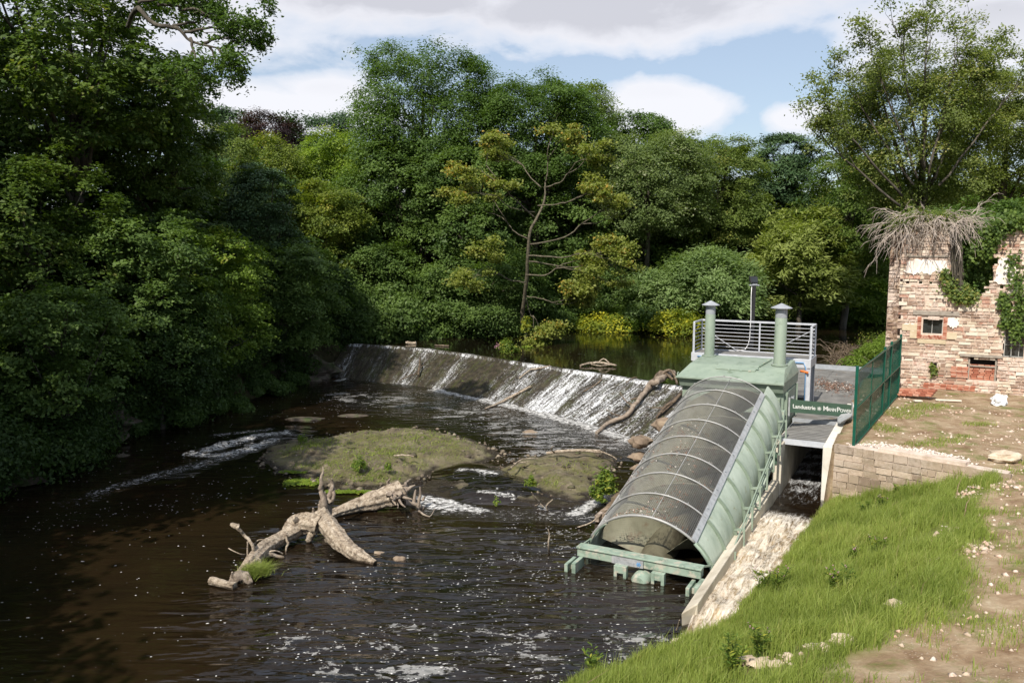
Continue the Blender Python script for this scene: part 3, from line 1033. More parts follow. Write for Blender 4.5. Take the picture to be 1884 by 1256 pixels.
flowk = [(600, .05), (640, .25), (655, .55), (672, .05), (700, .05), (712, .40), (722, .22), (752, .05), (766, .42), (785, .62), (805, .30), (822, .10), (842, .15), (856, .62), (870, .42),
         (884, .03), (935, .05), (944, .42), (952, .20), (966, .55), (990, .66), (1012, .42), (1030, .20), (1042, .62), (1062, .88), (1095, .80), (1108, .34), (1122, .72), (1150, .70),
         (1175, .60), (1190, .72), (1202, .36), (1216, .52), (1240, .60), (1262, .25), (1280, .6), (1330, .6)]
ku = [crest_u(a) for a, _ in flowk]
flow = np.interp(Ug, ku, [b for _, b in flowk])
flow = flow * .84 * (.86 + .20 * smooth(Dg, 0, 2.5)) + .10 * smooth(Dg, 3.4, 4.3) * (flow > .3)
flow += .55 * np.exp(-((Dg - .08) / .13) ** 2) * (.35 + .65 * fbm(Ug, Dg, 2.0))
moss = np.interp(Ug, [crest_u(a) for a in (600, 700, 730, 760, 840, 880, 935, 960, 1010, 1050, 1190, 1206, 1232, 1252, 1262, 1330)],
                 [.2, .2, .6, .1, .3, 1, 1, .2, .3, 0, 0, .9, .2, .3, 1, .6])
ny, nx = Ug.shape
idx = np.arange(nx * ny).reshape(ny, nx)
faces = np.stack([idx[:-1, :-1], idx[1:, :-1], idx[1:, 1:], idx[:-1, 1:]], -1).reshape(-1, 4)
o = np_mesh('weir', P_.reshape(-1, 3), faces, wm, smooth=True,
            attrs=[('along', 'POINT', Ug.ravel()), ('down', 'POINT', Dg.ravel()), ('flow', 'POINT', flow.ravel()), ('moss', 'POINT', moss.ravel())])
tag(o, 'long sloping stone weir across the river with white water running down it', 'weir')

# ------------------------------------------------------------------ the screw turbine
S0, SL, SZ0, SAL, SR, STC, SPR = 1.009, 8.447, -.201, .2715, 1.648, -.119, .749
CA, SA_ = math.cos(SAL), math.sin(SAL)


def SP_(s, phi, r=SR):
    """point of the trough: s metres up the axis, phi round it (0 = right, 90 = top), radius r"""
    n = r * math.sin(phi)
    return W(S0 + s * CA - n * SA_, STC + r * math.cos(phi), SZ0 + s * SA_ + n * CA)


turb_ = empty('screw_turbine', W(5, 0, 0), 'pale green inclined screw turbine under a domed wire mesh guard, foot in the pool', 'screw turbine')


def shell(name, p0, p1, s0, s1, r, th, mat, n=28, m=16):
    mb = MB()
    V = []
    for i in range(m + 1):
        for j in range(n + 1):
            s = s0 + (s1 - s0) * i / m
            a = p0 + (p1 - p0) * j / n
            V.append(SP_(s, a, r))
    for i in range(m + 1):
        for j in range(n + 1):
            s = s0 + (s1 - s0) * i / m
            a = p0 + (p1 - p0) * j / n
            V.append(SP_(s, a, r - th))
    F = []
    q = (m + 1) * (n + 1)
    for i in range(m):
        for j in range(n):
            a, b = i * (n + 1) + j, i * (n + 1) + j + 1
            c, d = b + n + 1, a + n + 1
            F.append((a, b, c, d))
            F.append((a + q, d + q, c + q, b + q))
    for j in range(n):
        F.append((j, j + q, j + 1 + q, j + 1))
        k = m * (n + 1) + j
        F.append((k, k + 1, k + 1 + q, k + q))
    for i in range(m):
        a = i * (n + 1)
        F.append((a, a + n + 1, a + n + 1 + q, a + q))
        a = i * (n + 1) + n
        F.append((a, a + q, a + n + 1 + q, a + n + 1))
    mb.add(V, F)
    return mb.build(name, mat, turb_, auto=35)


PL = R(152)
shell('trough', PL - 2 * math.pi, SPR, 0.05, SL + .75, SR, .05, M['green_dirty'])
# flange strip along the right edge of the mesh
mb = MB()
for i in range(16):
    s0, s1 = SL * i / 16 + .004, SL * (i + 1) / 16 - .004
    p = [SP_(s0, SPR - .01, SR + .03), SP_(s0, SPR + .085, SR + .03), SP_(s1, SPR + .085, SR + .03), SP_(s1, SPR - .01, SR + .03)]
    q = [SP_(s0, SPR - .01, SR + .05), SP_(s0, SPR + .085, SR + .05), SP_(s1, SPR + .085, SR + .05), SP_(s1, SPR - .01, SR + .05)]
    mb.hexa(p + q)
mb.build('edge_strip', M['galv'], turb_)
for i in range(9):
    mb = MB()
    s = SL * (i + .5) / 9
    c = SP_(s, SPR + .06, SR + .05)
    n = (SP_(s, SPR + .06, SR + .09) - c)
    mb.tube([c, c + n * .9], .022, 6)
    mb.build('bolt', M['greycap'], turb_)
# hoops over the mesh
for i in range(9):
    s = SL * i / 8
    mb = MB()
    mb.tube([SP_(s, a, SR + .035) for a in np.linspace(SPR + .02, PL, 30)], .021 if i else .032, 7)
    for a in (SPR + .35, R(92), R(128)):
        c = SP_(s, a, SR + .075)
        mb.tube([c, SP_(s + .09, a, SR + .03)], .018, 5)
    mb.build('hoop', M['wire'], turb_, smooth=True)
# mesh guard: real wires
Vs, Fs, base_i = [], [], 0


def wire_run(P, wdt):
    """3-sided wires for polylines P (m, k, 3)"""
    global base_i
    P = np.asarray(P, dtype=float)
    d = np.gradient(P, axis=1)
    d /= np.linalg.norm(d, axis=2, keepdims=True) + 1e-9
    up = np.array([.05, -.1, 1.0])
    s = np.cross(d, up)
    s /= np.linalg.norm(s, axis=2, keepdims=True) + 1e-9
    n = np.cross(s, d)
    ring = []
    for k in range(3):
        a = 2 * math.pi * k / 3
        ring.append(P + (s * math.cos(a) + n * math.sin(a)) * wdt)
    V = np.stack(ring, 2)          # m,k,3,3
    m, k = P.shape[:2]
    idx = np.arange(m * k * 3).reshape(m, k, 3) + base_i
    for j in range(3):
        j2 = (j + 1) % 3
        Fs.append(np.stack([idx[:, :-1, j], idx[:, :-1, j2], idx[:, 1:, j2], idx[:, 1:, j]], -1).reshape(-1, 4))
    Vs.append(V.reshape(-1, 3))
    base_i += m * k * 3


def sp_np(s, a, r):
    n = r * np.sin(a)
    A = S0 + s * CA - n * SA_
    T = STC + r * np.cos(a)
    return np.stack([3.08 + UX * A + VX * T, 18.72 + UY * A + VY * T, SZ0 + s * SA_ + n * CA], -1)


PITCHW = .048
aa = np.arange(SPR + .06, PL, PITCHW / SR)
ss = np.linspace(0, SL, 9)
gs, ga = np.meshgrid(ss, aa)
wob = .010 * np.sin(ga * 9 + gs * 3)
wire_run(sp_np(gs, ga, SR + wob), .0034)
ss = np.arange(0, SL, PITCHW)
aa = np.linspace(SPR + .02, PL, 22)
ga, gs = np.meshgrid(aa, ss)
wire_run(sp_np(gs, ga, SR + .004 + .010 * np.sin(ga * 9 + gs * 3)), .0034)
np_mesh('wire_mesh_guard', np.concatenate(Vs), Fs, M['wire'], turb_)
mb = MB()
mb.tube([SP_(s, R(84), SR + .02) for s in np.linspace(0, SL, 9)], .010, 5)
mb.tube([SP_(s, PL, SR + .02) for s in np.linspace(0, SL, 9)], .03, 6)
mb.build('seam_wire', M['wire'], turb_, smooth=True)
# outside ribs of the trough, with knee brackets and a pipe along them
for i in range(9):
    mb = MB()
    s = SL * i / 8 + (.03 if i == 0 else 0)
    a = np.linspace(SPR - .02, R(-62), 16)
    for k in range(15):
        p = [SP_(s - .02, a[k], SR - .01), SP_(s + .02, a[k], SR - .01), SP_(s + .02, a[k + 1], SR - .01), SP_(s - .02, a[k + 1], SR - .01)]
        q = [SP_(s - .02, a[k], SR + .085), SP_(s + .02, a[k], SR + .085), SP_(s + .02, a[k + 1], SR + .085), SP_(s - .02, a[k + 1], SR + .085)]
        mb.hexa(p + q)
    mb.build('rib', M['green'], turb_)
pipe = []
for i in range(9):
    s = SL * i / 8
    mb = MB()
    c = SP_(s, R(8), SR + .02)
    e = Vector((c.x, c.y, c.z)) + Vector((VX, VY, 0)) * .26 + Vector((0, 0, .04))
    mb.bar(c, e, .06, .06)
    mb.bar(e + Vector((0, 0, .03)), e - Vector((0, 0, .62)), .05, .05, up=(UX, UY, 0))
    mb.bar(c - Vector((0, 0, .45)), e - Vector((0, 0, .60)), .05, .05)
    mb.build('bracket', M['green'], turb_)
    pipe.append(e - Vector((VX, VY, 0)) * .07 + Vector((0, 0, .02)))
mb = MB()
mb.tube(pipe, .022, 8)
mb.tube([p - Vector((0, 0, .30)) - Vector((VX, VY, 0)) * .04 for p in pipe], .018, 6)
mb.build('side_pipe', M['green'], turb_, smooth=True)
# ledge along the bottom right of the trough
mb = MB()
for i in range(8):
    s0, s1 = SL * i / 8 + .03, SL * (i + 1) / 8 - .03
    mb = MB()
    P0 = [SP_(s, R(-22), SR) for s in (s0, s1)]
    o1 = Vector((VX, VY, 0))
    dn = Vector((0, 0, -.16))
    a, b = P0
    mb.hexa([a + dn, a + dn + o1 * .16, b + dn + o1 * .16, b + dn, a, a + o1 * .16, b + o1 * .16, b])
    mb.build('side_beam', M['green_dirty'], turb_, bevel=.01)
# shaft and blades
mb = MB()
prof = [SP_(s, 0, 0.0001) for s in np.linspace(.15, SL + .6, 12)]
mb.tube(prof, .42, 28)
mb.build('screw_shaft', M['shaft'], turb_, auto=40)
for st in range(3):
    nseg = 150
    Vv, Fv = [], []
    pitch = 6.0
    for i in range(nseg + 1):
        s = .55 + (SL - .3) * i / nseg
        a = -2 * math.pi * s / pitch + 2 * math.pi * st / 3 - .75
        for r_, ds in ((.40, -.014), (.85, -.014), (1.2, -.014), (SR - .11, -.014), (SR - .11, .014), (1.2, .014), (.85, .014), (.40, .014)):
            Vv.append(tuple(SP_(s + ds, a, r_)))
    for i in range(nseg):
        for k in range(8):
            k2 = (k + 1) % 8
            Fv.append((i * 8 + k, i * 8 + k2, (i + 1) * 8 + k2, (i + 1) * 8 + k))
    Fv.append(tuple(range(7, -1, -1)))
    Fv.append(tuple(nseg * 8 + k for k in range(8)))
    mb = MB()
    mb.add(Vv, Fv)
    mb.build('screw_blade', M['screw'], turb_, auto=40)
# foot: cross beam, end plates, bearing
bz0, bz1 = .26, .50
mb = MB()
mb.box(.16, .42, -1.72, 1.40, bz0, bz1)
mb.box(.12, .46, -1.74, 1.42, bz1 - .03, bz1 + .012)
cross = mb.build('cross_beam', M['beamgreen'], turb_, bevel=.012)
mb = MB()
mb.box(.10, .145, -.78, .02, bz0 + .02, bz1 - .05)
plate = mb.build('name_plate', M['galv'], turb_)
for t0 in (-1.86, 1.18):
    mb = MB()
    mb.box(-.32, .25, t0, t0 + .09, -.5, .20)
    mb.box(-.32, .25, t0 + .20, t0 + .30, -.5, .26)
    mb.box(-.10, .25, t0 + .09, t0 + .20, -.5, .12)
    mb.build('guide_foot', M['beamgreen'], turb_, bevel=.01)
for t0 in (-.52, .42):
    mb = MB()
    mb.box(-.02, .12, t0 - .16, t0 - .08, -.18, bz0 + .02)
    mb.box(-.02, .12, t0 + .08, t0 + .16, -.18, bz0 + .02)
    mb.box(-.02, .12, t0 - .08, t0 + .08, .10, bz0 + .02)
    mb.build('hanger', M['beamgreen'], turb_, bevel=.008)
mb = MB()
mb.tube([W(.62, -.02, -.02), W(-.02, -.02, -.02), W(-.12, -.02, -.02)], [.23, .22, .15], 20)
mb.build('bearing', M['beamgreen'], turb_, auto=40)
# rim of the trough mouth
for a0, a1 in ((R(180), R(128)), (R(-60), SPR)):
    mb = MB()
    mb.tube([SP_(.02, a, SR + .01) for a in np.linspace(a0, a1, 14)], .05, 6)
    mb.build('mouth_rim', M['beamgreen'], turb_, smooth=True)
# braces from the beam corners to the rim
mb = MB()
mb.bar(W(.3, -1.66, .5), SP_(.25, R(158), SR), .04, .04)
mb.build('brace', M['green'], turb_)
mb = MB()
mb.bar(W(.3, 1.34, .5), SP_(.3, R(14), SR + .05), .04, .04)
mb.build('brace', M['green'], turb_)


def text_mesh(body, size, name, mat, parent, origin, xdir, updir, extr=.004, spacing=1.0, bold=0.0, width=None):
    cu = bpy.data.curves.new(name, 'FONT')
    cu.body = body
    cu.size = size
    cu.extrude = extr
    cu.offset = bold
    cu.space_character = spacing
    cu.resolution_u = 3
    to = bpy.data.objects.new('tmp', cu)
    sc.collection.objects.link(to)
    bpy.context.view_layer.update()
    me = bpy.data.meshes.new_from_object(to.evaluated_get(bpy.context.evaluated_depsgraph_get()))
    bpy.data.objects.remove(to)
    bpy.data.curves.remove(cu)
    xd, ud = Vector(xdir).normalized(), Vector(updir).normalized()
    nd = xd.cross(ud)
    k = 1.0
    xs = [v.co.x for v in me.vertices]
    if width: k = width / (max(xs) - min(xs))
    for v in me.vertices:
        v.co = Vector(origin) + xd * (v.co.x * k) + ud * v.co.y + nd * v.co.z
    me.materials.clear()
    return link_mesh(name, me, mat, parent), max(xs) * k


vd = Vector((VX, VY, 0))
text_mesh('Landustrie', .15, 'lettering', M['greycap'], plate, W(.094, -.72, bz0 + .05), vd, (0, 0, 1), width=.52)
mb = MB()
for k in range(6):
    a = k * math.pi / 3
    c = W(.092, -.09, bz0 + .105)
    mb.bar(c, c + vd * .055 * math.cos(a) + Vector((0, 0, .055 * math.sin(a))), .022, .022, up=(UX, UY, 0))
mb.build('emblem', M['cable_blue'], plate)

# ------------------------------------------------------------------ gearbox housing
hou = empty('machine_housing', W(11.4, -.3, 1.5), 'big pale green steel machine housing with two vent stacks, at the top of the screw', 'housing')
HT0, HT1 = -2.12, 1.50
mb = MB()
mb.box(10.35, 12.95, HT0 + .10, HT1 - .02, .6, 3.10)
mb.build('body', M['green'], hou, bevel=.015)
mb = MB()   # protruding upper band
mb.hexa([W(10.18, HT0 + .06, 3.02), W(10.18, HT1 - .01, 3.02), W(13.0, HT1 + .02, 3.02), W(13.0, HT0 + .02, 3.02),
         W(10.02, HT0, 3.37), W(10.02, HT1, 3.37), W(13.02, HT1 + .04, 3.37), W(13.02, HT0, 3.37)])
mb.build('upper_band', M['green'], hou, bevel=.012)
mb = MB()   # roof: slopes up from the front edge, flat behind, chamfered ends
y = [W(9.98, HT0 - .03, 3.374), W(9.98, HT1 + .02, 3.374), W(13.05, HT1 + .05, 3.374), W(13.05, HT0 - .03, 3.374),
     W(11.15, HT0 + .16, 3.72), W(11.15, HT1 - .14, 3.72), W(12.9, HT1 - .10, 3.82), W(12.9, HT0 + .18, 3.82)]
mb.hexa(y)
roof = mb.build('roof', M['green'], hou, bevel=.012)
mb = MB()
mb.box(9.95, 10.03, HT0 - .05, HT1 + .04, 3.33, 3.378)
mb.build('drip_edge', M['green'], hou)


def roofz(a, off=0):
    return (3.374 + (a - 9.98) * (.346 / 1.17) if a < 11.15 else 3.72 + (a - 11.15) * .1 / 1.75) + off


mb = MB()   # hatch
mb.hexa([W(10.75, -.95, roofz(10.75, .008)), W(10.75, .42, roofz(10.75, .008)), W(11.15, .50, roofz(11.15, .008)), W(11.15, -.95, roofz(11.15, .008)),
         W(10.75, -.95, roofz(10.75, .05)), W(10.75, .42, roofz(10.75, .05)), W(11.15, .50, roofz(11.15, .05)), W(11.15, -.95, roofz(11.15, .05))])
mb.hexa([W(11.15, -.95, roofz(11.15, .008)), W(11.15, .50, roofz(11.15, .008)), W(12.5, .66, roofz(12.5, .008)), W(12.5, -.90, roofz(12.5, .008)),
         W(11.15, -.95, roofz(11.15, .05)), W(11.15, .50, roofz(11.15, .05)), W(12.5, .66, roofz(12.5, .05)), W(12.5, -.90, roofz(12.5, .05))])
hatch = mb.build('hatch', M['green'], roof, bevel=.008)
for i in range(7):
    mb = MB()
    a = 10.85 + i * .27
    t = .44 + .16 * (a - 10.75) / 1.75
    mb.box(a, a + .06, t, t + .07, roofz(a, .05), roofz(a, .085))
    mb.build('clamp', M['beamgreen'], roof)
for t in (-.5, -.1, .2):
    mb = MB()
    mb.box(10.70, 10.76, t, t + .08, roofz(10.73, .01), roofz(10.73, .06))
    mb.build('hinge', M['beamgreen'], roof)
mb = MB()   # ledge box low on the front right
mb.box(10.05, 10.36, -1.35, HT1 - .10, 2.30, 2.86)
mb.build('front_panel', M['green'], hou, bevel=.015)
# side door with frame and handle
mb = MB()
mb.box(10.75, 12.5, HT1 - .02, HT1 + .035, 1.95, 2.98)
dr = mb.build('door', M['green'], hou, bevel=.008)
mb = MB()
mb.box(11.55, 11.62, HT1 + .035, HT1 + .10, 2.65, 2.70)
mb.box(11.50, 11.66, HT1 + .10, HT1 + .13, 2.64, 2.72)
mb.build('handle', M['greycap'], dr)
for a in (10.5, 10.62, 12.7):
    mb = MB()
    mb.box(a, a + .05, HT1 - .02, HT1 + .08, 1.2, 3.0)
    mb.build('stiffener', M['green'], hou)
for a, t in ((10.2, HT0 - .02), (12.8, HT0 - .02)):
    mb = MB()
    c = W(a, t, 3.40)
    mb.tube([c + Vector((UX, UY, 0)) * (.09 * math.cos(x)) + Vector((0, 0, .09 * math.sin(x))) for x in np.linspace(-.3, math.pi + .3, 12)], .022, 6)
    mb.build('lifting_eye', M['green'], hou, smooth=True)
mb = MB()   # junction box and cable on the front right corner
mb.box(10.1, 10.3, HT1 - .16, HT1 + .06, 2.1, 2.45)
mb.build('junction_box', M['beamgreen'], hou, bevel=.01)

for (px, py0, py1, dia, a_, lab) in ((1305, 655, 553, .185, 12.45, None), (1434, 672, 558, .205, 11.75, None)):
    # stack stands on the roof
    zr = roofz(a_)
    c = G(px, py0, zr)
    top = D(px, py1, c.y).z
    s = MB()
    hgt = top - zr
    s.lathe(c, [(dia + .08, .004), (dia + .08, .05), (dia + .003, .055), (dia, hgt - .52), (dia - .01, hgt - .5)], 24)
    st = s.build('vent_stack', M['green'], hou, auto=35)
    s = MB()
    s.lathe(c, [(dia * .98, hgt - .5), (dia * .98, hgt - .16), (dia * .6, hgt - .15)], 24)
    s.build('collar', M['greycap'], st, auto=35)
    s = MB()
    s.lathe(c, [(dia * 1.78, hgt - .17), (dia * 1.80, hgt - .155), (.03, hgt + .0)], 28)
    s.build('cowl', M['greycap'], st, auto=20)
    for k in range(8):
        s = MB()
        an = 2 * math.pi * k / 8
        cc = c + Vector(((dia + .045) * math.cos(an), (dia + .045) * math.sin(an), .05))
        s.tube([cc, cc + Vector((0, 0, .03))], .014, 5)
        s.build('bolt', M['greycap'], st)

# ------------------------------------------------------------------ raised platform with its railing
pf = empty('raised_platform', W(13.9, -.3, 1.8), 'grey steel raised platform with a pale barred railing, just behind the green housing', 'platform')
PZ = 3.78
PT0, PT1 = -2.50, 1.86
mb = MB()
mb.box(13.45, 14.75, PT0, PT1, PZ - .06, PZ)
mb.build('grating', M['deck'], pf)
mb = MB()
mb.box(13.36, 13.45, PT0 - .05, PT1 + .05, PZ - .30, PZ + .03)
mb.box(14.75, 14.84, PT0 - .05, PT1 + .05, PZ - .30, PZ + .03)
mb.box(13.45, 14.75, PT0 - .05, PT0, PZ - .30, PZ + .03)
mb.box(13.45, 14.75, PT1, PT1 + .05, PZ - .30, PZ + .03)
mb.build('frame', M['railw'], pf, bevel=.008)
for (a, t, zb) in ((13.41, PT1 - .02, 1.8), (13.41, PT0 + .1, .6), (14.8, PT0 + .1, .6), (14.8, PT1 - .06, 1.8)):
    mb = MB()
    mb.box(a - .07, a + .07, t - .075, t - .055, zb, PZ - .3)
    mb.box(a - .07, a + .07, t + .055, t + .075, zb, PZ - .3)
    mb.box(a - .012, a + .012, t - .055, t + .055, zb, PZ - .3)
    mb.build('column', M['railw'], pf)
RZ = PZ + 1.20
rl = MB()
ra = 14.72
for t in (PT0, PT1, (PT0 + PT1) / 2 + .1):
    rl.bar(W(ra, t, PZ), W(ra, t, RZ), .045, .045)
for t in (PT0, PT1):
    rl.bar(W(13.5, t, PZ), W(13.5, t, RZ), .06, .07)
    rl.bar(W(13.5, t, RZ), W(ra, t, RZ), .06, .06)
rl.bar(W(ra, PT0, RZ), W(ra, PT1, RZ), .07, .07)
for k in range(7):
    z = PZ + .16 + k * .145
    rl.bar(W(ra, PT0, z), W(ra, PT1, z), .022, .022)
    for t in (PT0, PT1):
        rl.bar(W(13.5, t, z), W(ra, t, z), .020, .020)
rl.bar(W(ra - .02, PT0, RZ - .3), W(ra - .02, PT0 + 1.4, PZ + .05), .02, .02)
rl.bar(W(ra - .02, PT1, RZ - .15), W(ra - .02, PT1 - 1.5, PZ + .15), .02, .02)
rl.build('railing', M['railw'], pf)
mb = MB()
mb.tube([W(13.33, PT0 + .2, PZ - .1), W(13.32, 0, PZ - .13), W(13.32, PT1 - .2, PZ - .1), W(13.34, PT1 - .12, PZ - .3), W(13.33, PT1 - .12, 1.85)], .022, 6)
mb.build('blue_pipe', M['cable_blue'], pf, smooth=True)
mb = MB()
mb.tube([W(13.35, PT1 - .3, PZ - .42), W(13.3, PT1 - .16, PZ - .42), W(13.3, PT1 - .02, PZ - .46)], .045, 7)
mb.build('orange_coupling', M['orange'], pf, smooth=True)

# lamp pole on the platform
lp = G(1382, 645, PZ)
pole = empty('lamp_pole', lp, 'black pole on the raised platform carrying a boxy floodlight and a white cable', 'lamp pole')
mb = MB()
topz = D(1386, 525, lp.y).z
mb.bar(lp, Vector((lp.x + .03, lp.y, topz)), .13, .13, up=(0, 1, 0))
mb.box(0, 0, 0, 0, 0, 0) if False else None
mb.bar(lp + Vector((-.35, 0, .02)), lp + Vector((.35, 0, .02)), .16, .035)
mb.build('pole', M['blackpole'], pole, bevel=.01)
tp = Vector((lp.x + .03, lp.y, topz))
mb = MB()
mb.bar(tp + Vector((-.19, 0, .01)), tp + Vector((.19, 0, .01)), .16, .05)
mb.bar(tp + Vector((0, -.10, .05)), tp + Vector((0, .10, .05)), .20, .10)
mb.build('bracket', M['greycap'], pole, bevel=.01)
mb = MB()
e = tp + Vector((-.03, 0, .10))
q = [e + Vector(v) for v in ((-.15, -.14, 0), (.15, -.14, 0), (.15, .12, .04), (-.15, .12, .04), (-.15, -.02, .24), (.15, -.02, .24), (.15, .16, .26), (-.15, .16, .26))]
mb.hexa(q)
fl_ = mb.build('floodlight', M['blackpole'], pole, bevel=.015)
mb = MB()
q = [e + Vector(v) for v in ((-.12, -.148, .03), (.12, -.148, .03), (.12, -.04, .215), (-.12, -.04, .215))]
q2 = [v + Vector((0, -.008, .004)) for v in q]
mb.hexa([q[0], q[1], q[2], q[3], q2[0], q2[1], q2[2], q2[3]])
mb.build('lens', M['glass'], fl_)
mb = MB()
cz = [tp + Vector((-.10, -.02, 0)), tp + Vector((-.12, -.05, -.4)), tp + Vector((-.10, -.05, -1.3)), lp + Vector((-.10, -.08, .5)), lp + Vector((-.16, -.1, .25)),
      lp + Vector((-.3, -.2, .08)), lp + Vector((-.5, -.25, .05)), lp + Vector((-.62, -.1, .06))]
mb.tube(cz, .016, 6)
mb.build('cable', M['cable_white'], pole, smooth=True)

# ------------------------------------------------------------------ deck over the intake and the tailrace
dk = empty('walkway_deck', W(15, 2, 1.8), 'grey ribbed walkway deck between the green housing and the green mesh fence', 'deck')


def ribbed(mb, a0, a1, t0, t1, z, step=.12):
    n = int((a1 - a0) / step)
    for i in range(n):
        x0 = a0 + (a1 - a0) * i / n
        x1 = a0 + (a1 - a0) * (i + 1) / n
        mb.box(x0, x1 - .035, t0, t1, z - .05, z)


mb = MB()
ribbed(mb, 9.0, 11.9, 1.62, 3.03, 1.76, .21)
mb.build('lower_grating', M['deck'], dk)
mb = MB()
mb.box(8.93, 8.99, 1.60, 3.03, 1.60, 1.775)
mb.box(8.99, 11.9, 1.605, 1.619, 1.60, 1.76)
mb.build('edge_beam', M['railw'], dk)
mb = MB()
ribbed(mb, 11.92, 24.8, 1.56, 3.2, 1.87, .22)
mb.build('upper_grating', M['deck'], dk)
mb = MB()
ribbed(mb, 16.2, 24.8, -.6, 1.55, 1.87, .22)
mb.build('side_grating', M['deck'], dk)
mb = MB()
mb.box(11.88, 11.92, 1.56, 3.2, 1.5, 1.88)
mb.build('step_edge', M['greycap'], dk)
mb = MB()
mb.box(24.82, 24.95, -.6, 4.2, 1.70, 2.06)
mb.box(24.6, 24.82, -.6, 4.2, 1.80, 1.92)
mb.build('kerb', M['greycap'], dk)
for i in range(9):
    mb = MB()
    a = 16.4 + i
    mb.box(a, a + .12, -.6, 3.2, 1.5, 1.81)
    mb.build('joist', M['greycap'], dk)
# fill to the right of the deck under the ground edge
sg = empty('barrier_sign', W(11, 2.4, 2.0), 'dark green barrier board with pale lettering, across the walkway deck', 'sign')
A_ = D(1453, 746, 27.2)
B_ = D(1566, 756, 28.0)
xd = (B_ - A_)
wd_ = xd.length
xd.normalize()
nz_ = Vector((xd.y, -xd.x, 0)).normalized()
h_ = .44
upv = xd.cross(-nz_) if False else Vector((0, 0, 1))
mb = MB()
p0 = [A_ - upv * h_ / 2, B_ - upv * h_ / 2]
mb.hexa([p0[0] + nz_ * .02, p0[1] + nz_ * .02, p0[1] - nz_ * .02, p0[0] - nz_ * .02, p0[0] + nz_ * .02 + upv * h_, p0[1] + nz_ * .02 + upv * h_, p0[1] - nz_ * .02 + upv * h_, p0[0] - nz_ * .02 + upv * h_])
bd = mb.build('board', M['signgreen'], sg)
yb = -h_ * .15
org = A_ + nz_ * .0245 + Vector((0, 0, yb))
text_mesh('Landustrie', .19, 'lettering', M['signtext'], bd, org + xd * .10, xd, (0, 0, 1), bold=.004, width=wd_ * .36)
xx = wd_ * .525
for ch, sz, dy in (('M', .235, .135), ('ANN', .165, None), ('P', .235, .135), ('OWER', .165, None)):
    wch = {'M': .22, 'ANN': .40, 'P': .155, 'OWER': .56}[ch] * wd_ / 2.75
    text_mesh(ch, sz, 'lettering', M['signtext'], bd, org + xd * xx, xd, (0, 0, 1), bold=.002, width=wch * .93)
    # small serifs under the capitals
    xx += wch
mb = MB()
c = A_ + nz_ * .026 + xd * wd_ * .465 + Vector((0, 0, -.01))
for k in range(4):
    a = k * math.pi / 4
    dvec = xd * math.cos(a) * .09 + Vector((0, 0, math.sin(a) * .07))
    mb.bar(c - dvec, c + dvec, .018, .008, up=nz_)
mb.build('emblem', M['signtext'], bd)
mb = MB()
mb.bar(B_ + xd * .03 + Vector((0, 0, -.55)), B_ + xd * .03 + Vector((0, 0, .32)), .05, .05, up=(0, 1, 0))
mb.build('post', M['galv'], sg)
mb = MB()
mb.bar(A_ - xd * .03 + Vector((0, 0, -.35)), A_ - xd * .03 + Vector((0, 0, .28)), .05, .05, up=(0, 1, 0))
mb.build('post', M['galv'], sg)

# tilted steel plate at the right end of the deck
pt = D(1553, 772, 27.6)
mb = MB()
q = [D(1541, 776, 27.2), D(1548, 776, 27.0), D(1566, 766, 27.4), D(1568, 761, 27.9), D(1552, 757, 28.0), D(1541, 768, 27.6)]
n_ = len(q)
mb.add([v for v in q] + [v + Vector((0, .02, -.05)) for v in q], [tuple(range(n_)), tuple(reversed(range(n_, 2 * n_)))] + [(i, (i + 1) % n_, n_ + (i + 1) % n_, n_ + i) for i in range(n_)])
o = mb.build('steel_plate', M['galv'])
tag(o, 'bent grey steel plate at the right end of the deck, under the lettered board', 'plate')

# concrete walls
cw = empty('channel_wall', W(3, 1.7, 0), 'long low concrete wall between the screw and the foaming tailrace', 'wall')
mb = MB()
mb.hexa([W(-1.62, 1.52, -.9), W(-1.62, 1.78, -.9), W(8.3, 1.78, -.9), W(8.3, 1.52, -.9), W(-1.85, 1.52, .30), W(-1.5, 1.78, .44), W(8.3, 1.78, .56), W(8.3, 1.52, .56)])
mb.build('low_wall', M['concrete'], cw, bevel=.03)
mb = MB()
mb.hexa([W(8.3, 1.52, -.9), W(8.3, 1.80, -.9), W(15.2, 1.80, -.9), W(15.2, 1.52, -.9), W(8.45, 1.52, 1.70), W(8.45, 1.80, 1.70), W(15.2, 1.80, 1.70), W(15.2, 1.52, 1.70)])
mb.build('high_wall', M['concrete'], cw, bevel=.03)
mb = MB()
mb.box(8.36, 8.41, 1.36, 1.66, 1.05, 1.38)
for z in (1.12, 1.30):
    mb.tube([W(8.35, 1.5, z), W(8.30, 1.5, z)], .02, 6)
mb.build('bracket_plate', M['signgreen'], cw)
o = MB()
o.hexa([W(8.35, 3.02, -.9), W(8.35, 3.30, -.9), W(15.4, 3.32, -.9), W(15.4, 3.04, -.9), W(8.35, 3.02, 1.80), W(8.35, 3.30, 1.80), W(15.4, 3.32, 1.93), W(15.4, 3.04, 1.93)])
o = o.build('abutment_wall', M['concrete_white'], bevel=.02)
tag(o, 'pale concrete wall end beside the tailrace, left end of the stone block wall', 'wall')
# left side wall of the screw pit, rubble


def in_poly(x, y, P):
    c = False
    n = len(P)
    for i in range(n):
        ax, ay = P[i]
        bx, by = P[(i + 1) % n]
        if (ay > y) != (by > y) and x < (bx - ax) * (y - ay) / (by - ay) + ax:
            c = not c
    return c


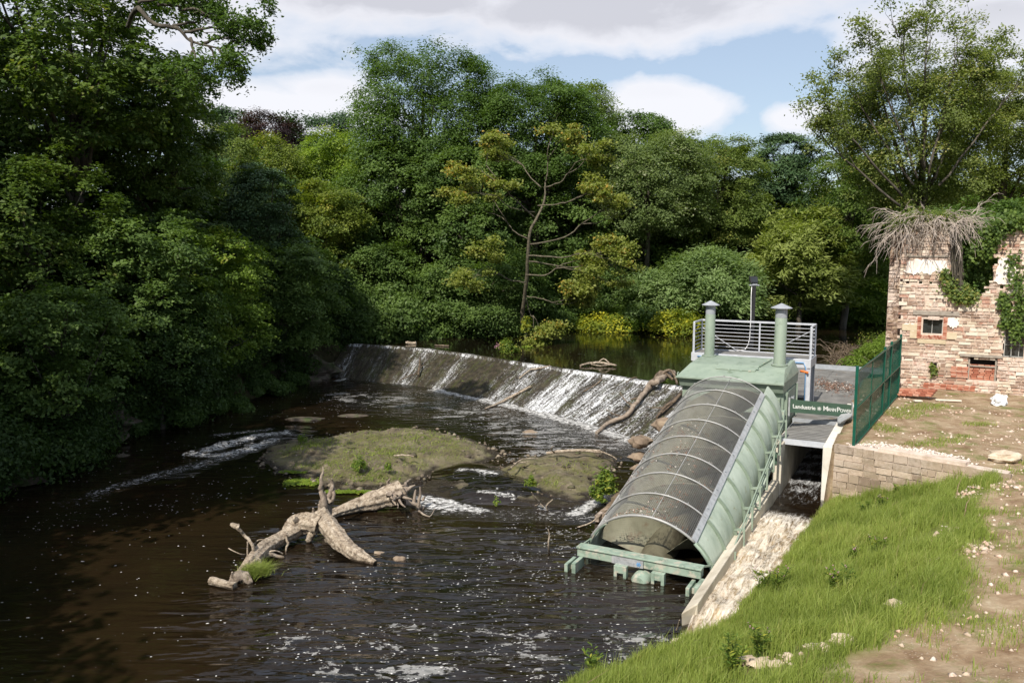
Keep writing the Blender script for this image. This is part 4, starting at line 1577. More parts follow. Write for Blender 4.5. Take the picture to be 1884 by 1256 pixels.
def masonry(name, org, dirv, outline, holes, course, lens, thick, mat, parent=None, seed=1, jit=.03, back=True, mort=.012, mortar_mat=None, cell=.12, hskip=.0):
    """coursed rubble: each stone a jittered block in front of a mortar core; outline/holes in (k along, z)"""
    rng = random.Random(seed)
    d = Vector((dirv[0], dirv[1], 0)).normalized()
    nb = Vector((-d.y, d.x, 0))                # away from the viewer

    def P(k, dep, z):
        return Vector(org) + d * k + nb * dep + Vector((0, 0, z))
    ks = [p[0] for p in outline]
    zs = [p[1] for p in outline]

    def solid(k, z):
        return in_poly(k, z, outline) and not any(h[0] < k < h[1] and h[2] < z < h[3] for h in holes)
    mb = MB()
    z = min(zs)
    while z < max(zs):
        h = course * rng.uniform(.75, 1.3)
        k = min(ks)
        while k < max(ks):
            l = rng.uniform(*lens)
            if rng.random() < .12: l *= .5
            kc, zc = k + l / 2, z + h / 2
            ok = solid(kc, zc)
            a, b = k, k + l
            for hh in holes:
                if hh[2] - h * .3 < zc < hh[3] + h * .3:
                    if a < hh[0] < b: b = hh[0]
                    if a < hh[1] < b: a = hh[1]
            if ok and b - a > .05 and solid((a + b) / 2, zc) and rng.random() > hskip:
                j = lambda s=1: rng.uniform(-jit, jit) * s
                f = -rng.uniform(.0, .05) - .01
                g = mort
                pts = [P(a + g + j(.4), f + j(.5), z + g + j(.4)), P(b - g + j(.4), f + j(.5), z + g + j(.4)), P(b - g, .12, z + g), P(a + g, .12, z + g),
                       P(a + g + j(.4), f + j(.5), z + h - g + j(.4)), P(b - g + j(.4), f + j(.5), z + h - g + j(.4)), P(b - g, .12, z + h - g), P(a + g, .12, z + h - g)]
                mb.hexa(pts, rng.random())
            k += l
        z += h
    o = mb.build(name, mat, parent, bevel=0)
    if back:
        mc = MB()
        z = min(zs)
        row = 0
        while z < max(zs):
            k = min(ks)
            start = None
            while k < max(ks) + cell:
                s = solid(k + cell / 2, z + cell / 2)
                if s and start is None: start = k
                if not s and start is not None:
                    off = .004 * (row % 2)
                    mc.hexa([P(start, .012, z), P(k, .012, z), P(k, thick + off, z), P(start, thick + off, z),
                             P(start, .012, z + cell), P(k, .012, z + cell), P(k, thick + off, z + cell), P(start, thick + off, z + cell)])
                    start = None
                k += cell
            z += cell
            row += 1
        mc.build('mortar_core', mortar_mat or M['mortar'], o if parent is None else parent)
    return o


def plane_kz(org, dirv, px, py):
    d = Vector((dirv[0], dirv[1], 0)).normalized()
    nrm = Vector((-d.y, d.x, 0))
    r = ray(px, py)
    o = Vector((0, 0, CAM_H))
    t = (Vector(org) - o).dot(nrm) / r.dot(nrm)
    p = o + r * t
    q = p - Vector(org)
    return q.dot(d), q.z


# retaining wall of squared blocks
so = Vector((SW0.x, SW0.y, 0))
rw = masonry('retaining_wall', so, (swd.x, swd.y), [(.10, -.3), (4.7, 1.0), (4.7, 2.03), (4.0, 2.02), (3.5, 2.08), (2.6, 2.05), (1.9, 2.12), (1.2, 2.02), (.6, 1.98), (.10, 1.86)], [], .205, (.22, .62), .38,
             M['wall_stone'], None, 4, .034, mort=.008, cell=.1)
tag(rw, 'low retaining wall of squared tan stone blocks, above the grassy bank', 'wall')

# ------------------------------------------------------------------ the ruin
RO = Vector((16.15, 33.95, 0))
rv = (VX, VY)
kz = lambda px, py: plane_kz(RO, rv, px, py)
ruin = empty('ruined_building', (18, 33, 2), 'roofless ruin of red and whitewashed rubble stone with small windows, beside the yard', 'ruin')
out_px = [(1655, 740), (1657, 600), (1659, 500), (1660, 470), (1661, 415), (1668, 402), (1690, 396), (1712, 402), (1735, 398), (1752, 404), (1758, 430), (1756, 470), (1757, 500), (1766, 520), (1770, 545), (1784, 552),
          (1800, 548), (1815, 540), (1826, 522), (1830, 500), (1836, 470), (1842, 440), (1852, 428), (1870, 420), (1884, 424), (1960, 430), (1990, 760)]
outl = [kz(*p) for p in out_px]
outl[0] = (outl[0][0], 1.6)
outl[-1] = (outl[-1][0], 1.6)


def hole(x0, y0, x1, y1):
    a, b = kz(x0, y0), kz(x1, y1)
    c, d_ = kz(x1, y0), kz(x0, y1)
    return (a[0], b[0], (b[1] + d_[1]) / 2, (a[1] + c[1]) / 2)


H1 = hole(1696, 585, 1734, 616)
H2 = hole(1782, 659, 1832, 702)
H3 = hole(1851, 590, 1886, 658)
pock = [hole(x, y, x + w_, y + h) for x, y, w_, h in ((1667, 518, 5, 6), (1689, 517, 6, 6), (1711, 519, 5, 6), (1702, 547, 7, 4), (1840, 524, 8, 8), (1865, 526, 6, 6), (1713, 668, 10, 14), (1672, 400, 0, 0))]
HP = hole(1662, 473, 1746, 505)
H2b = hole(1781, 658, 1834, 702)
masonry('rubble_wall', RO, rv, outl, [H1, H2, H3] + pock[:-1], .135, (.16, .46), .55, M['ruin_stone'], ruin, 7, .03, cell=.12)
dR = Vector((VX, VY, 0))
nR = Vector((UX, UY, 0))


def RP(k, dep, z):
    return RO + dR * k + nR * dep + Vector((0, 0, z))


def rbox(mb, k0, k1, d0, d1, z0, z1, r=.5):
    mb.hexa([RP(k0, d0, z0), RP(k1, d0, z0), RP(k1, d1, z0), RP(k0, d1, z0), RP(k0, d0, z1), RP(k1, d0, z1), RP(k1, d1, z1), RP(k0, d1, z1)], r)


# whitewashed plaster patches: ragged thin coats
def patch(px_outline, seed, dep=-.075):
    rr = random.Random(seed)
    pts = []
    n = len(px_outline)
    for i in range(n):
        a, b = kz(*px_outline[i]), kz(*px_outline[(i + 1) % n])
        for f in np.linspace(0, 1, 6)[:-1]:
            pts.append((a[0] + (b[0] - a[0]) * f + rr.uniform(-.05, .05), a[1] + (b[1] - a[1]) * f + rr.uniform(-.05, .05)))
    mb = MB()
    n = len(pts)
    mb.add([RP(k, dep, z) for k, z in pts] + [RP(k, -.0, z) for k, z in pts], [tuple(range(n)), tuple(reversed(range(n, 2 * n)))] + [(n + i, n + (i + 1) % n, (i + 1) % n, i) for i in range(n)])
    mb.build('whitewash_patch', M['plaster'], ruin)


patch([(1664, 500), (1672, 478), (1700, 477), (1744, 479), (1744, 505), (1735, 502), (1722, 498), (1712, 504), (1692, 501), (1680, 506)], 1)
patch([(1829, 520), (1832, 500), (1838, 478), (1850, 472), (1860, 480), (1872, 500), (1868, 520), (1850, 524)], 2)
patch([(1665, 595), (1690, 596), (1690, 607), (1664, 607)], 3)
patch([(1740, 583), (1764, 586), (1762, 600), (1752, 603), (1741, 598)], 4)
# lintels and beams
for (x0, y0, x1, y1, mt) in ((1680, 572, 1765, 580, 'oldtimber'), (1672, 470, 1745, 473, 'oldtimber'), (1766, 652, 1845, 657, 'oldtimber')):
    h = hole(x0, y0, x1, y1)
    mb = MB()
    rbox(mb, h[0], h[1], -.085, .2, h[2], h[3])
    mb.build('lintel', M[mt], ruin, bevel=.01)
# window one with brick surround
k0, k1, z0, z1 = H1
mb = MB()
bz = z0 - .16
rr = random.Random(3)
zc = bz
while zc < z1 + .02:
    for (a, b) in ((k0 - .16, k0 + .0), (k1, k1 + .16)):
        rbox(mb, a + .006, b - .006, -.08 - rr.random() * .01, .1, zc + .006, zc + .066, rr.random())
    zc += .075
for row in range(2):
    kk = k0 + .004 - row * .06
    while kk < k1:
        rbox(mb, kk + .005, kk + .095, -.082 - rr.random() * .01, .1, bz + row * .078 + .005, bz + row * .078 + .07, rr.random())
        kk += .105
mb.build('brick_surround', M['brick'], ruin)


def window(k0, k1, z0, z1, nx_, nz_, dep=.14):
    mb = MB()
    fw = .035
    rbox(mb, k0, k0 + fw, dep, dep + .05, z0, z1)
    rbox(mb, k1 - fw, k1, dep, dep + .05, z0, z1)
    rbox(mb, k0 + fw, k1 - fw, dep, dep + .05, z0, z0 + fw)
    rbox(mb, k0 + fw, k1 - fw, dep, dep + .05, z1 - fw, z1)
    for i in range(1, nx_):
        c = k0 + (k1 - k0) * i / nx_
        rbox(mb, c - .012, c + .012, dep + .005, dep + .045, z0 + fw, z1 - fw)
    for i in range(1, nz_):
        c = z0 + (z1 - z0) * i / nz_
        rbox(mb, k0 + fw, k1 - fw, dep + .008, dep + .042, c - .010, c + .010)
    f = mb.build('window_frame', M['wintimber'], ruin)
    mb = MB()
    rbox(mb, k0 + .01, k1 - .01, dep + .055, dep + .065, z0 + .01, z1 - .01)
    mb.build('pane', M['glass'], f)
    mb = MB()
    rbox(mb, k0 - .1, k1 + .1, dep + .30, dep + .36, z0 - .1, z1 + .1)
    mb.build('room_shade_panel', M['shade_black'], f)  # flat black panel behind the pane, painted as the room's shade


window(*H1, 2, 1)
window(H3[0], H3[1] + .3, H3[2], H3[3], 4, 3)
# the bricked-up doorway
k0, k1, z0, z1 = H2
mb = MB()
zc = z0
while zc < z1 - .32:
    kk = k0 - rr.random() * .1
    while kk < k1:
        a, b = max(k0, kk), min(k1, kk + .21)
        if b - a > .03: rbox(mb, a + .005, b - .005, .10 + rr.random() * .02, .3, zc + .005, zc + .066, rr.random())
        kk += .22
    zc += .075
mb.build('brick_infill', M['brick'], ruin)
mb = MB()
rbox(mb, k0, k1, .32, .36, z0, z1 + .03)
mb.build('shade_panel', M['shade_black'], ruin)  # added black panel: shade behind the doorway put into its colour
mb = MB()
rbox(mb, k0 - .0, k0 + .06, .04, .12, z0, z1)
rbox(mb, k1 - .06, k1, .04, .12, z0, z1)
rbox(mb, k0 + .06, k1 - .06, .04, .12, z1 - .36, z1 - .31)
mb.build('door_frame', M['oldtimber'], ruin)
# strip of brick patching
for (x0, y0, x1, y1) in ((1752, 675, 1778, 694), (1702, 707, 1790, 716)):
    mb = MB()
    h = hole(x0, y0, x1, y1)
    zc = h[2]
    while zc < h[3]:
        kk = h[0] - rr.random() * .1
        while kk < h[1]:
            rbox(mb, kk + .005, kk + .2, -.065 - rr.random() * .012, .05, zc + .005, zc + .066, rr.random())
            kk += .21
        zc += .075
    mb.build('brick_patch', M['brick'], ruin)
# yellow stone blocks
mb = MB()
for (x0, y0, x1, y1) in ((1660, 596, 1689, 608), (1674, 608, 1688, 622), (1688, 624, 1740, 632), (1741, 612, 1760, 624)):
    h = hole(x0, y0, x1, y1)
    rbox(mb, h[0], h[1], -.078, .05, h[2], h[3])
mb.build('yellow_quoins', mat_noise('yellow_sandstone', [(.46, .37, .24), (.58, .50, .36)], 5, 6, .9, .4, .02, 16), ruin, bevel=.015)
# broken left return wall, of rough dark stones
RO2 = RO + dR * -.02 + nR * .45
kz2 = lambda px, py: plane_kz(RO2, rv, px, py)
sp = [(1629, 690), (1631, 640), (1633, 560), (1636, 500), (1640, 460), (1644, 420), (1650, 404), (1664, 400), (1664, 690)]
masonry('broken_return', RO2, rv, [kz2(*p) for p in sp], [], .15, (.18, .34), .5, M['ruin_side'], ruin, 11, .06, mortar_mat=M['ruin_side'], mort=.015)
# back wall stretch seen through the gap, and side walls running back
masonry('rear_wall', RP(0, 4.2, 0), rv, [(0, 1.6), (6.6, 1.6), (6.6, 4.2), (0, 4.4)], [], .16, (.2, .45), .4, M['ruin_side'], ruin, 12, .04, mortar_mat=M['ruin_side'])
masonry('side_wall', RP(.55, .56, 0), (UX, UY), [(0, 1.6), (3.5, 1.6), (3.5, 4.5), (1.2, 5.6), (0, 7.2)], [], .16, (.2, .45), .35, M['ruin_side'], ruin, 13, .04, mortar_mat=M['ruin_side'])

# ------------------------------------------------------------------ green mesh fence
fe = empty('mesh_fence', (12.5, 27.5, 1.95), 'tall green welded mesh fence standing along the yard edge, between the deck and the ruin', 'fence')
FA, FB = Vector((10.28, 24.0, 0)), Vector((15.32, 31.9, 0))
fd = (FB - FA).normalized()
FLn = (FB - FA).length
fn = Vector((-fd.y, fd.x, 0))


def FP(k, z, dep=0):
    return FA + fd * k + fn * dep + Vector((0, 0, z))


kpost = [(.0, .98, 4.42), (5.35, 1.9, 4.42), (6.9, 1.9, 4.46), (FLn, 1.9, 4.5)]
for k, zb, zt in kpost:
    mb = MB()
    mb.bar(FP(k, zb), FP(k, zt), .085, .06, up=(fd.x, fd.y, 0))
    mb.build('post', M['fence'], fe, bevel=.006)
Vs, Fs, base_i = [], [], 0
for (ka, kb) in ((.06, 5.28), (5.42, 6.84), (6.96, FLn - .06)):
    zb = lambda k: 1.98 + .012 * k
    mb = MB()
    for z in (0.0, 1.15, 2.28):
        mb.bar(FP(ka, zb(ka) + z, -.02), FP(kb, zb(kb) + z, -.02), .03, .05)
    for k in np.arange(ka, kb + .01, (kb - ka) / max(1, round((kb - ka) / 2.6))):
        mb.bar(FP(k, zb(k), -.02), FP(k, zb(k) + 2.28, -.02), .03, .045, up=(fd.x, fd.y, 0))
    mb.build('panel_frame', M['fence'], fe)
    n = int((kb - ka) / .060)
    P_ = np.array([[tuple(FP(ka + (kb - ka) * i / n, zb(0) + 2.28 * j / 2 + .012 * ka, 0)) for j in range(3)] for i in range(n + 1)])
    wire_run(P_, .0044)
    n = 42
    P_ = np.array([[tuple(FP(ka + (kb - ka) * j / 3, zb(0) + 2.28 * i / n + .012 * ka, .006)) for j in range(4)] for i in range(n + 1)])
    wire_run(P_, .0036)
np_mesh('welded_mesh', np.concatenate(Vs), Fs, M['fence'], fe)

# ------------------------------------------------------------------ rocks
def blob(mb_unused, name, c, r, mat, seed=0, rough=.3, sub=3, freq=1.2, parent=None, flat=0):
    import bmesh
    bm = bmesh.new()
    bmesh.ops.create_icosphere(bm, subdivisions=sub, radius=1)
    rr = Vector(r) if not isinstance(r, (int, float)) else Vector((r, r, r))
    off = Vector((seed * 3.7, seed * 1.3, seed * 2.1))
    for v in bm.verts:
        p = v.co.copy()
        q = Vector((round(p.x * 1.6) / 1.6, round(p.y * 1.6) / 1.6, round(p.z * 1.6) / 1.6)).lerp(p, .55) if flat else p
        k = 1 + rough * mnoise.noise(p * freq + off) + rough * .4 * mnoise.noise(p * freq * 3 + off)
        v.co = Vector((q.x * rr.x * k, q.y * rr.y * k, q.z * rr.z * k)) + Vector(c)
    me = bpy.data.meshes.new(name)
    bm.to_mesh(me)
    bm.free()
    me.polygons.foreach_set('use_smooth', np.ones(len(me.polygons), dtype=bool))
    me.set_sharp_from_angle(angle=R(50))
    return link_mesh(name, me, mat, parent)


# two mossy rock shelves in the pool
sm, nt_, b_, o_ = new_mat('mossy_rock_shelf')
p_ = pos(nt_)
n_ = noise_n(nt_, p_, 1.6, 9, .68, .4)
c_ = ramp_n(nt_, n_, [(.30, (.045, .034, .022)), (.45, (.130, .105, .068)), (.58, (.200, .168, .110)), (.75, (.31, .27, .19))])
mo = ramp_n(nt_, noise_n(nt_, map_n(nt_, p_, loc=(2, 7, 0)), 1.1, 9, .76), [(.44, 0), (.60, .72)])
c_ = mixc(nt_, mo, c_, mixc(nt_, noise_n(nt_, p_, 6, 6, .7), (.075, .080, .020), (.185, .185, .045)))
pit = ramp_n(nt_, noise_n(nt_, p_, 2.7, 4, .5), [(.66, 0), (.70, .85)])
c_ = mixc(nt_, pit, c_, (.02, .014, .009))
wet = attr(nt_, 'wet')
c_ = mixc(nt_, wet, c_, (.030, .021, .012))
setc(nt_, b_, c_)
nt_.links.new(mixc(nt_, wet, (.92, .92, .92), (.25, .25, .25)), b_.inputs['Roughness'])
bump(nt_, b_, math_n(nt_, 'ADD', noise_n(nt_, p_, 7, 9, .72), math_n(nt_, 'MULTIPLY', pit, -1.0)), 1.0, .13)
M['shelf'] = sm


def shelf(name, pxo, label, hmax, seed):
    P = [xy(G(a, b, 0)) for a, b in pxo]
    xs = [p[0] for p in P]
    ys = [p[1] for p in P]
    x = np.arange(min(xs) - .8, max(xs) + .8, .07)
    y = np.arange(min(ys) - .8, max(ys) + .8, .07)
    X, Y = np.meshgrid(x, y)
    wob_ = .55 * (fbm(X + seed, Y, 1.1, 4) - .5)
    d = -sdist(X, Y, P) + wob_ + .35 * (fbm(X, Y + seed, 3.1, 3) - .5)
    Z = hmax * smooth(d, -.1, 1.9) * (.35 + 1.1 * fbm(X, Y + seed, .75, 4)) + .22 * (fbm(X, Y, 1.8, 5) - .5) * smooth(d, 0, .5) + .035 * smooth(d, -.05, .08)
    ter = np.floor(Z / .14) * .14
    Z = Z * .72 + .28 * (ter + .14 * smooth(Z - ter, .05, .12))
    pitn = fbm(X * 1.0, Y * 1.5, 1.9, 2)
    Z -= .12 * smooth(pitn, .70, .78) * smooth(d, .2, .6)
    Z = np.where(d < 0, Z - .45 * np.minimum(-d, .6) - .02, Z)
    ny, nx = X.shape
    idx = np.arange(nx * ny).reshape(ny, nx)
    f = np.stack([idx[:-1, :-1], idx[:-1, 1:], idx[1:, 1:], idx[1:, :-1]], -1).reshape(-1, 4)
    kp = (d[:-1, :-1].ravel() > -.6)
    wet = 1 - smooth(Z + .05 * (fbm(X, Y, 3) - .5), .03, .10)
    o = np_mesh(name, np.stack([X, Y, Z], -1).reshape(-1, 3), f[kp], M['shelf'], smooth=True, attrs=[('wet', 'POINT', wet.ravel())])
    tag(o, label, 'rock')
    return lambda px, py: G(px, py, .3)


shelf('rock_shelf', [(482, 850), (492, 828), (520, 812), (560, 806), (600, 806), (650, 795), (700, 792), (760, 787), (800, 790), (830, 800), (870, 808), (915, 826), (935, 838), (900, 846), (880, 858), (845, 868), (800, 872), (770, 884),
                     (730, 896), (690, 902), (640, 905), (610, 900), (570, 886), (540, 876), (505, 868)], 'broad mossy rock shelf in the middle of the pool, behind the driftwood', .34, 1)
shelf('rock_shelf', [(905, 868), (935, 852), (965, 842), (1010, 832), (1060, 830), (1110, 833), (1138, 846), (1140, 862), (1120, 880), (1108, 900), (1095, 916), (1060, 922), (1010, 912), (985, 905), (960, 892), (925, 880)],
      'smaller mossy rock shelf between the pool cascade and the screw', .36, 8)
shelf('flooded_ledge', [(770, 905), (790, 885), (830, 878), (880, 884), (930, 890), (970, 905), (1010, 914), (1050, 922), (1080, 925), (1060, 935), (1000, 928), (900, 922), (830, 922)], 'low wet rock ledge under the small cascade in the pool', .05, 4)
# low rocks breaking the pool surface
for i, (px, py, w_, h_, lab) in enumerate(((745, 1002, 0, 0, ''),)):
    pass
for px, py, r, lab in ((735, 1030, (.17, .14, .12), 'small wet stone in the pool, right of the forked driftwood tip'),
                       (697, 1019, (.16, .12, .08), 'small pale stone in the pool, just behind the forked driftwood tip'),
                       (975, 796, (.35, .22, .13), 'small mossy stone alone in the pool below the weir'),
                       (560, 772, (.9, .5, .12), 'flat dark stone in the shaded pool near the left bank'),
                       (650, 766, (.8, .4, .10), 'flat dark stone awash behind the broad mossy shelf'),
                       (225, 840, (.3, .2, .12), 'small dark rock in the shaded water by the left bank')):
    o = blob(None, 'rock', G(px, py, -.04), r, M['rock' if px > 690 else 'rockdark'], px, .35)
    tag(o, lab, 'rock', 'rocks breaking the pool surface')
# squared stones stacked left of the screw
for i, (px, py, z, r, m_, lab) in enumerate(((1178, 812, 1.0, (.50, .42, .30), 'rock', 'brown boulder, topmost of the stones beside the screw'),
                                         (1176, 840, .45, (.45, .40, .22), 'rock', 'squared stone under the brown boulder beside the screw'),
                                         (1185, 862, .15, (.50, .40, .25), 'rock', 'lowest squared stone of the pile beside the screw'),
                                         (1222, 782, 1.25, (.55, .45, .35), 'rock', 'rounded stone above the brown boulder, close to the housing'))):
    o = blob(None, 'boulder', G(px, py, z), tuple(q_ * .8 for q_ in r), M[m_], i + 3, .22, flat=1)
    tag(o, lab, 'boulder', 'stones piled left of the screw')
# rubble wall along the left of the screw
lw = masonry('rubble_pit_wall', W(14.8, -2.52, 0), (-UX, -UY), [(0, -.6), (11.6, -.6), (11.2, .2), (8.2, .5), (6.6, .8), (5.2, 1.25), (4, 1.5), (0, 1.62)], [], .20, (.3, .6), .38, M['rubble_wet'], None, 21, .04,
             mortar_mat=M['rubble_wet'], cell=.2)
tag(lw, 'dark wet rubble wall along the left side of the screw, mostly hidden under the mesh', 'wall')
# left bank outcrops
for i, (px, py, z, r, lab) in enumerate(((205, 770, 1.0, (1.5, 1.1, .9), 'pinkish brown rock outcrop under the left bank foliage'),
                                         (150, 800, .5, (1.2, 1.0, .6), 'dark undercut outcrop at the left water edge'),
                                         (20, 880, .2, (1.4, 1.2, .45), 'layered rock ledge at the left frame edge by the water'),
                                         (60, 845, .4, (1.0, .8, .4), 'flat pale ledge just above the rock at the left frame edge'),
                                         (265, 752, .7, (.9, .8, .5), 'rounded rock beside the pinkish outcrop on the left bank'),
                                         (345, 770, .25, (.45, .4, .25), 'small rock at the water line below the left bank ferns'),
                                         (298, 778, .2, (.8, .5, .28), 'mossy flat rock at the left water edge'),
                                         (600, 680, .5, (1.4, 1.0, .8), 'dark brown rock bank beside the left end of the weir'),
                                         (560, 700, .1, (1.3, .9, .4), 'low brown ledge just left of the weir foot'))):
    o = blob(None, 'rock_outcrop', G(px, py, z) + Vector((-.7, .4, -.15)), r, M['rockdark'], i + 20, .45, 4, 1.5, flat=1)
    tag(o, lab, 'rock', 'rocks of the left bank')
# stones on the grassy bank and yard
for i, (px, py, z, s, lab) in enumerate(((1645, 1113, 1.55, .13, 'pale stone lying alone in the middle of the grass bank'),
                                      (1550, 1185, 1.55, .15, 'largest pale stone of the lower grass, right of the cluster'),
                                      (1492, 1198, 1.35, .09, 'round pale stone left of the largest stone in the lower grass'),
                                      (1512, 1210, 1.4, .11, 'pinkish stone in the middle of the stone cluster in the grass'),
                                      (1375, 1232, 1.05, .13, 'leftmost pale stone of the cluster near the bottom edge'),
                                      (1398, 1242, 1.1, .14, 'second pale stone from the left near the bottom edge'),
                                      (1425, 1247, 1.2, .10, 'small cream stone right of the leftmost pair near the bottom edge'),
                                      (1450, 1218, 1.25, .07, 'small brown stone between the round stone and the bottom pair'),
                                      (1848, 840, 2.05, .34, 'large flat tan boulder on the bare soil near the right edge'),
                                      (1250, 1188, .1, .12, 'pale stone at the water edge below the concrete wall end'))):
    p = G(px, py, z)
    p.z = float(ground_z(np.array([p.x]), np.array([p.y]))[0]) + s * .35
    o = blob(None, 'stone', p, (s * 1.25, s, s * (.5 if s > .3 else .75)), M['rockpale'], i + 40, .35, flat=1)
    tag(o, lab, 'stone', 'pale stones on the bank')
o = blob(None, 'white_sack', G(1838, 737, 2.2), (.26, .22, .24), M['bag'], 71, .5, 4, 2.2)
tag(o, 'crumpled white sack on the bare yard near the right edge', 'sack')
mb = MB()
a, b = G(1721, 735, 2.08), G(1769, 737, 2.08)
mb.bar(a, b, .10, .05)
o = mb.build('plank', M['plank'], bevel=.006)
tag(o, 'pale thin plank lying on the yard in front of the ruin', 'plank')
mb = MB()
a, b = G(1682, 737, 2.08), G(1696, 737, 2.08)
mb.bar(a, b, .14, .05)
o = mb.build('plank_offcut', M['plank'], bevel=.006)
tag(o, 'short pale offcut left of the thin plank on the yard', 'plank')
# fallen lump of brickwork at the foot of the ruin
fb = MB()
rr = random.Random(9)
c0 = G(1676, 720, 2.25)
ax_ = (dR + nR * -.25).normalized()
for layer in range(3):
    for i in range(6):
        p = c0 + ax_ * (-.55 + i * .225 + layer * .06) + Vector((0, 0, -.14 + layer * .08 + i * .02)) + nR * (-.1 + .1 * layer)
        q = p + ax_ * .21
        fb.bar(p, q, .38, .072, r=rr.random())
o = fb.build('fallen_brickwork', M['brick'], bevel=.004)
tag(o, 'slab of fallen red brickwork at the foot of the ruin corner', 'rubble')
# scatter of grit and rubble: one pile of crushed stone by the wall and loose chips
def scatter_chips(name, pts, smin, smax, mat, label, cat, seed):
    rs = np.random.RandomState(seed)
    n = len(pts)
    base = np.array([(1, 0, 0), (-1, 0, 0), (0, 1, 0), (0, -1, 0), (0, 0, 1), (0, 0, -1)], dtype=float)
    fo = np.array([(0, 2, 4), (2, 1, 4), (1, 3, 4), (3, 0, 4), (2, 0, 5), (1, 2, 5), (3, 1, 5), (0, 3, 5)])
    s = (smin + (smax - smin) * rs.rand(n) ** 3)[:, None, None]
    V = base[None] * s * (.6 + .8 * rs.rand(n, 6, 1)) * np.array([1, 1, .6])
    an = rs.rand(n) * 6.28
    c, s_ = np.cos(an)[:, None], np.sin(an)[:, None]
    V = np.stack([V[:, :, 0] * c - V[:, :, 1] * s_, V[:, :, 0] * s_ + V[:, :, 1] * c, V[:, :, 2]], -1) + pts[:, None, :]
    F = (fo[None] + (np.arange(n) * 6)[:, None, None]).reshape(-1, 3)
    o = np_mesh(name, V.reshape(-1, 3), F, mat, attrs=[('rnd', 'FACE', np.repeat(rs.rand(n), 8))])
    tag(o, label, cat, kind='stuff')
    return o


M['chips'] = stone_mat('stone_chips', [(.1, (.34, .25, .18)), (.4, (.52, .42, .32)), (.6, (.48, .30, .22)), (.9, (.70, .64, .56))])
rs = np.random.RandomState(4)
def zpts(x, y, dz=.0):
    return np.stack([x, y, ground_z(x, y) + dz], -1)
n = 5200
x = 6 + 12 * rs.rand(n)
y = 9 + 23 * rs.rand(n)
m_ = (yard_mask(x, y) > .5) & (rs.rand(n) < .25 + smooth(fbm(x, y, .8), .42, .6)) & (sdist(x, y, LOW) > .6)
x, y = x[m_], y[m_]
scatter_chips('loose_rubble', zpts(x, y, .005), .012, .085, M['chips'], 'loose chips of brick and stone over the bare soil', 'rubble', 5)
n = 5500
u_ = rs.rand(n)
g0, g1 = G(1590, 822, 2.05), G(1745, 845, 2.05)
cx = g0.x + (g1.x - g0.x) * u_ + rs.randn(n) * .25 + .3
cy = g0.y + (g1.y - g0.y) * u_ + rs.randn(n) * .38 + .35
P_ = zpts(cx, cy, .0)
dd = np.abs((cy - (g0.y + (g1.y - g0.y) * u_ + .35)) / .6)
P_[:, 2] += .13 * np.clip(1 - dd, 0, 1) * rs.rand(n)
M['gravel'] = mat_noise('crushed_pale_stone', [(.50, .40, .33), (.66, .57, .50), (.74, .68, .62)], 9, 6, .95, .3, .01, 20)
back_ = (P_[:, 0] - SW0.x) * swn.x + (P_[:, 1] - SW0.y) * swn.y
scatter_chips('crushed_stone', P_[back_ > .42], .015, .07, M['gravel'], 'spread of crushed pinkish white stone behind the block wall', 'gravel', 6)

# ------------------------------------------------------------------ driftwood
def wobble(pts, n, amp, rng):
    """resample a polyline smoothly (Catmull-Rom) and knock it about"""
    P = [Vector(p[:3]) for p in pts]
    Rr = [p[3] for p in pts]
    out, rad = [], []
    m = len(P)
    for i in range(m - 1):
        p0, p1, p2, p3 = P[max(0, i - 1)], P[i], P[i + 1], P[min(m - 1, i + 2)]
        for k in range(n):
            t = k / n
            v = .5 * ((2 * p1) + (p2 - p0) * t + (2 * p0 - 5 * p1 + 4 * p2 - p3) * t * t + (3 * p1 - p0 - 3 * p2 + p3) * t ** 3)
            a = Rr[i] + (Rr[i + 1] - Rr[i]) * t
            out.append(v + Vector((rng.uniform(-1, 1), rng.uniform(-1, 1), rng.uniform(-1, 1))) * amp * a)
            rad.append(a * (1 + rng.uniform(-.09, .09)))
    out.append(P[-1])
    rad.append(Rr[-1])
    return out, rad


def limb(mb, pts, rng, n=5, amp=.18, k=10, jit=.10):
    big_ = k >= 14
    if big_:
        n, k, jit, amp = n, 32, .02, amp * .5
    o, r = wobble(pts, n, amp, rng)
    if big_:
        r = [(r[max(0, i - 1)] + r[i] + r[min(len(r) - 1, i + 1)]) / 3 for i in range(len(r))]
    mb.tube(o, r, k, jit=jit, rng=rng, groove=.13 if big_ else (.10 if k >= 7 else 0))


def gp(px, py, z, r):
    v = G(px, py, z)
    return (v.x, v.y, v.z, r)


def dp(px, py, d, r):
    v = D(px, py, d)
    return (v.x, v.y, v.z, r)


rng = random.Random(77)
ft = empty('fallen_tree', G(590, 965, .2), 'bleached fallen tree with upright twisted roots and a fork, lying in the pool', 'driftwood')
mb = MB()
limb(mb, [gp(441, 1055, .0, .10), gp(458, 1038, .16, .17), gp(482, 1012, .22, .19), gp(505, 997, .24, .18), gp(530, 982, .30, .21), gp(548, 966, .42, .27), gp(566, 962, .50, .28), gp(585, 965, .50, .22)], rng, 7, .10, 16, .13)
limb(mb, [gp(545, 958, .60, .10), gp(540, 952, .74, .05)], rng, 2, .2, 7)
mb.build('trunk', M['driftwood'], ft, auto=60)
mb = MB()
limb(mb, [gp(592, 945, .62, .18), gp(608, 972, .50, .24), gp(622, 990, .36, .24), gp(640, 1008, .22, .19), gp(662, 1022, .10, .16), gp(690, 1036, .0, .07)], rng, 7, .08, 16, .11)
limb(mb, [gp(590, 962, .5, .12), gp(574, 982, .25, .11), gp(568, 994, .05, .09)], rng, 4, .15, 9)
limb(mb, [gp(604, 985, .3, .16), gp(618, 1002, .12, .12), gp(640, 1016, .0, .1)], rng, 4, .15, 9)
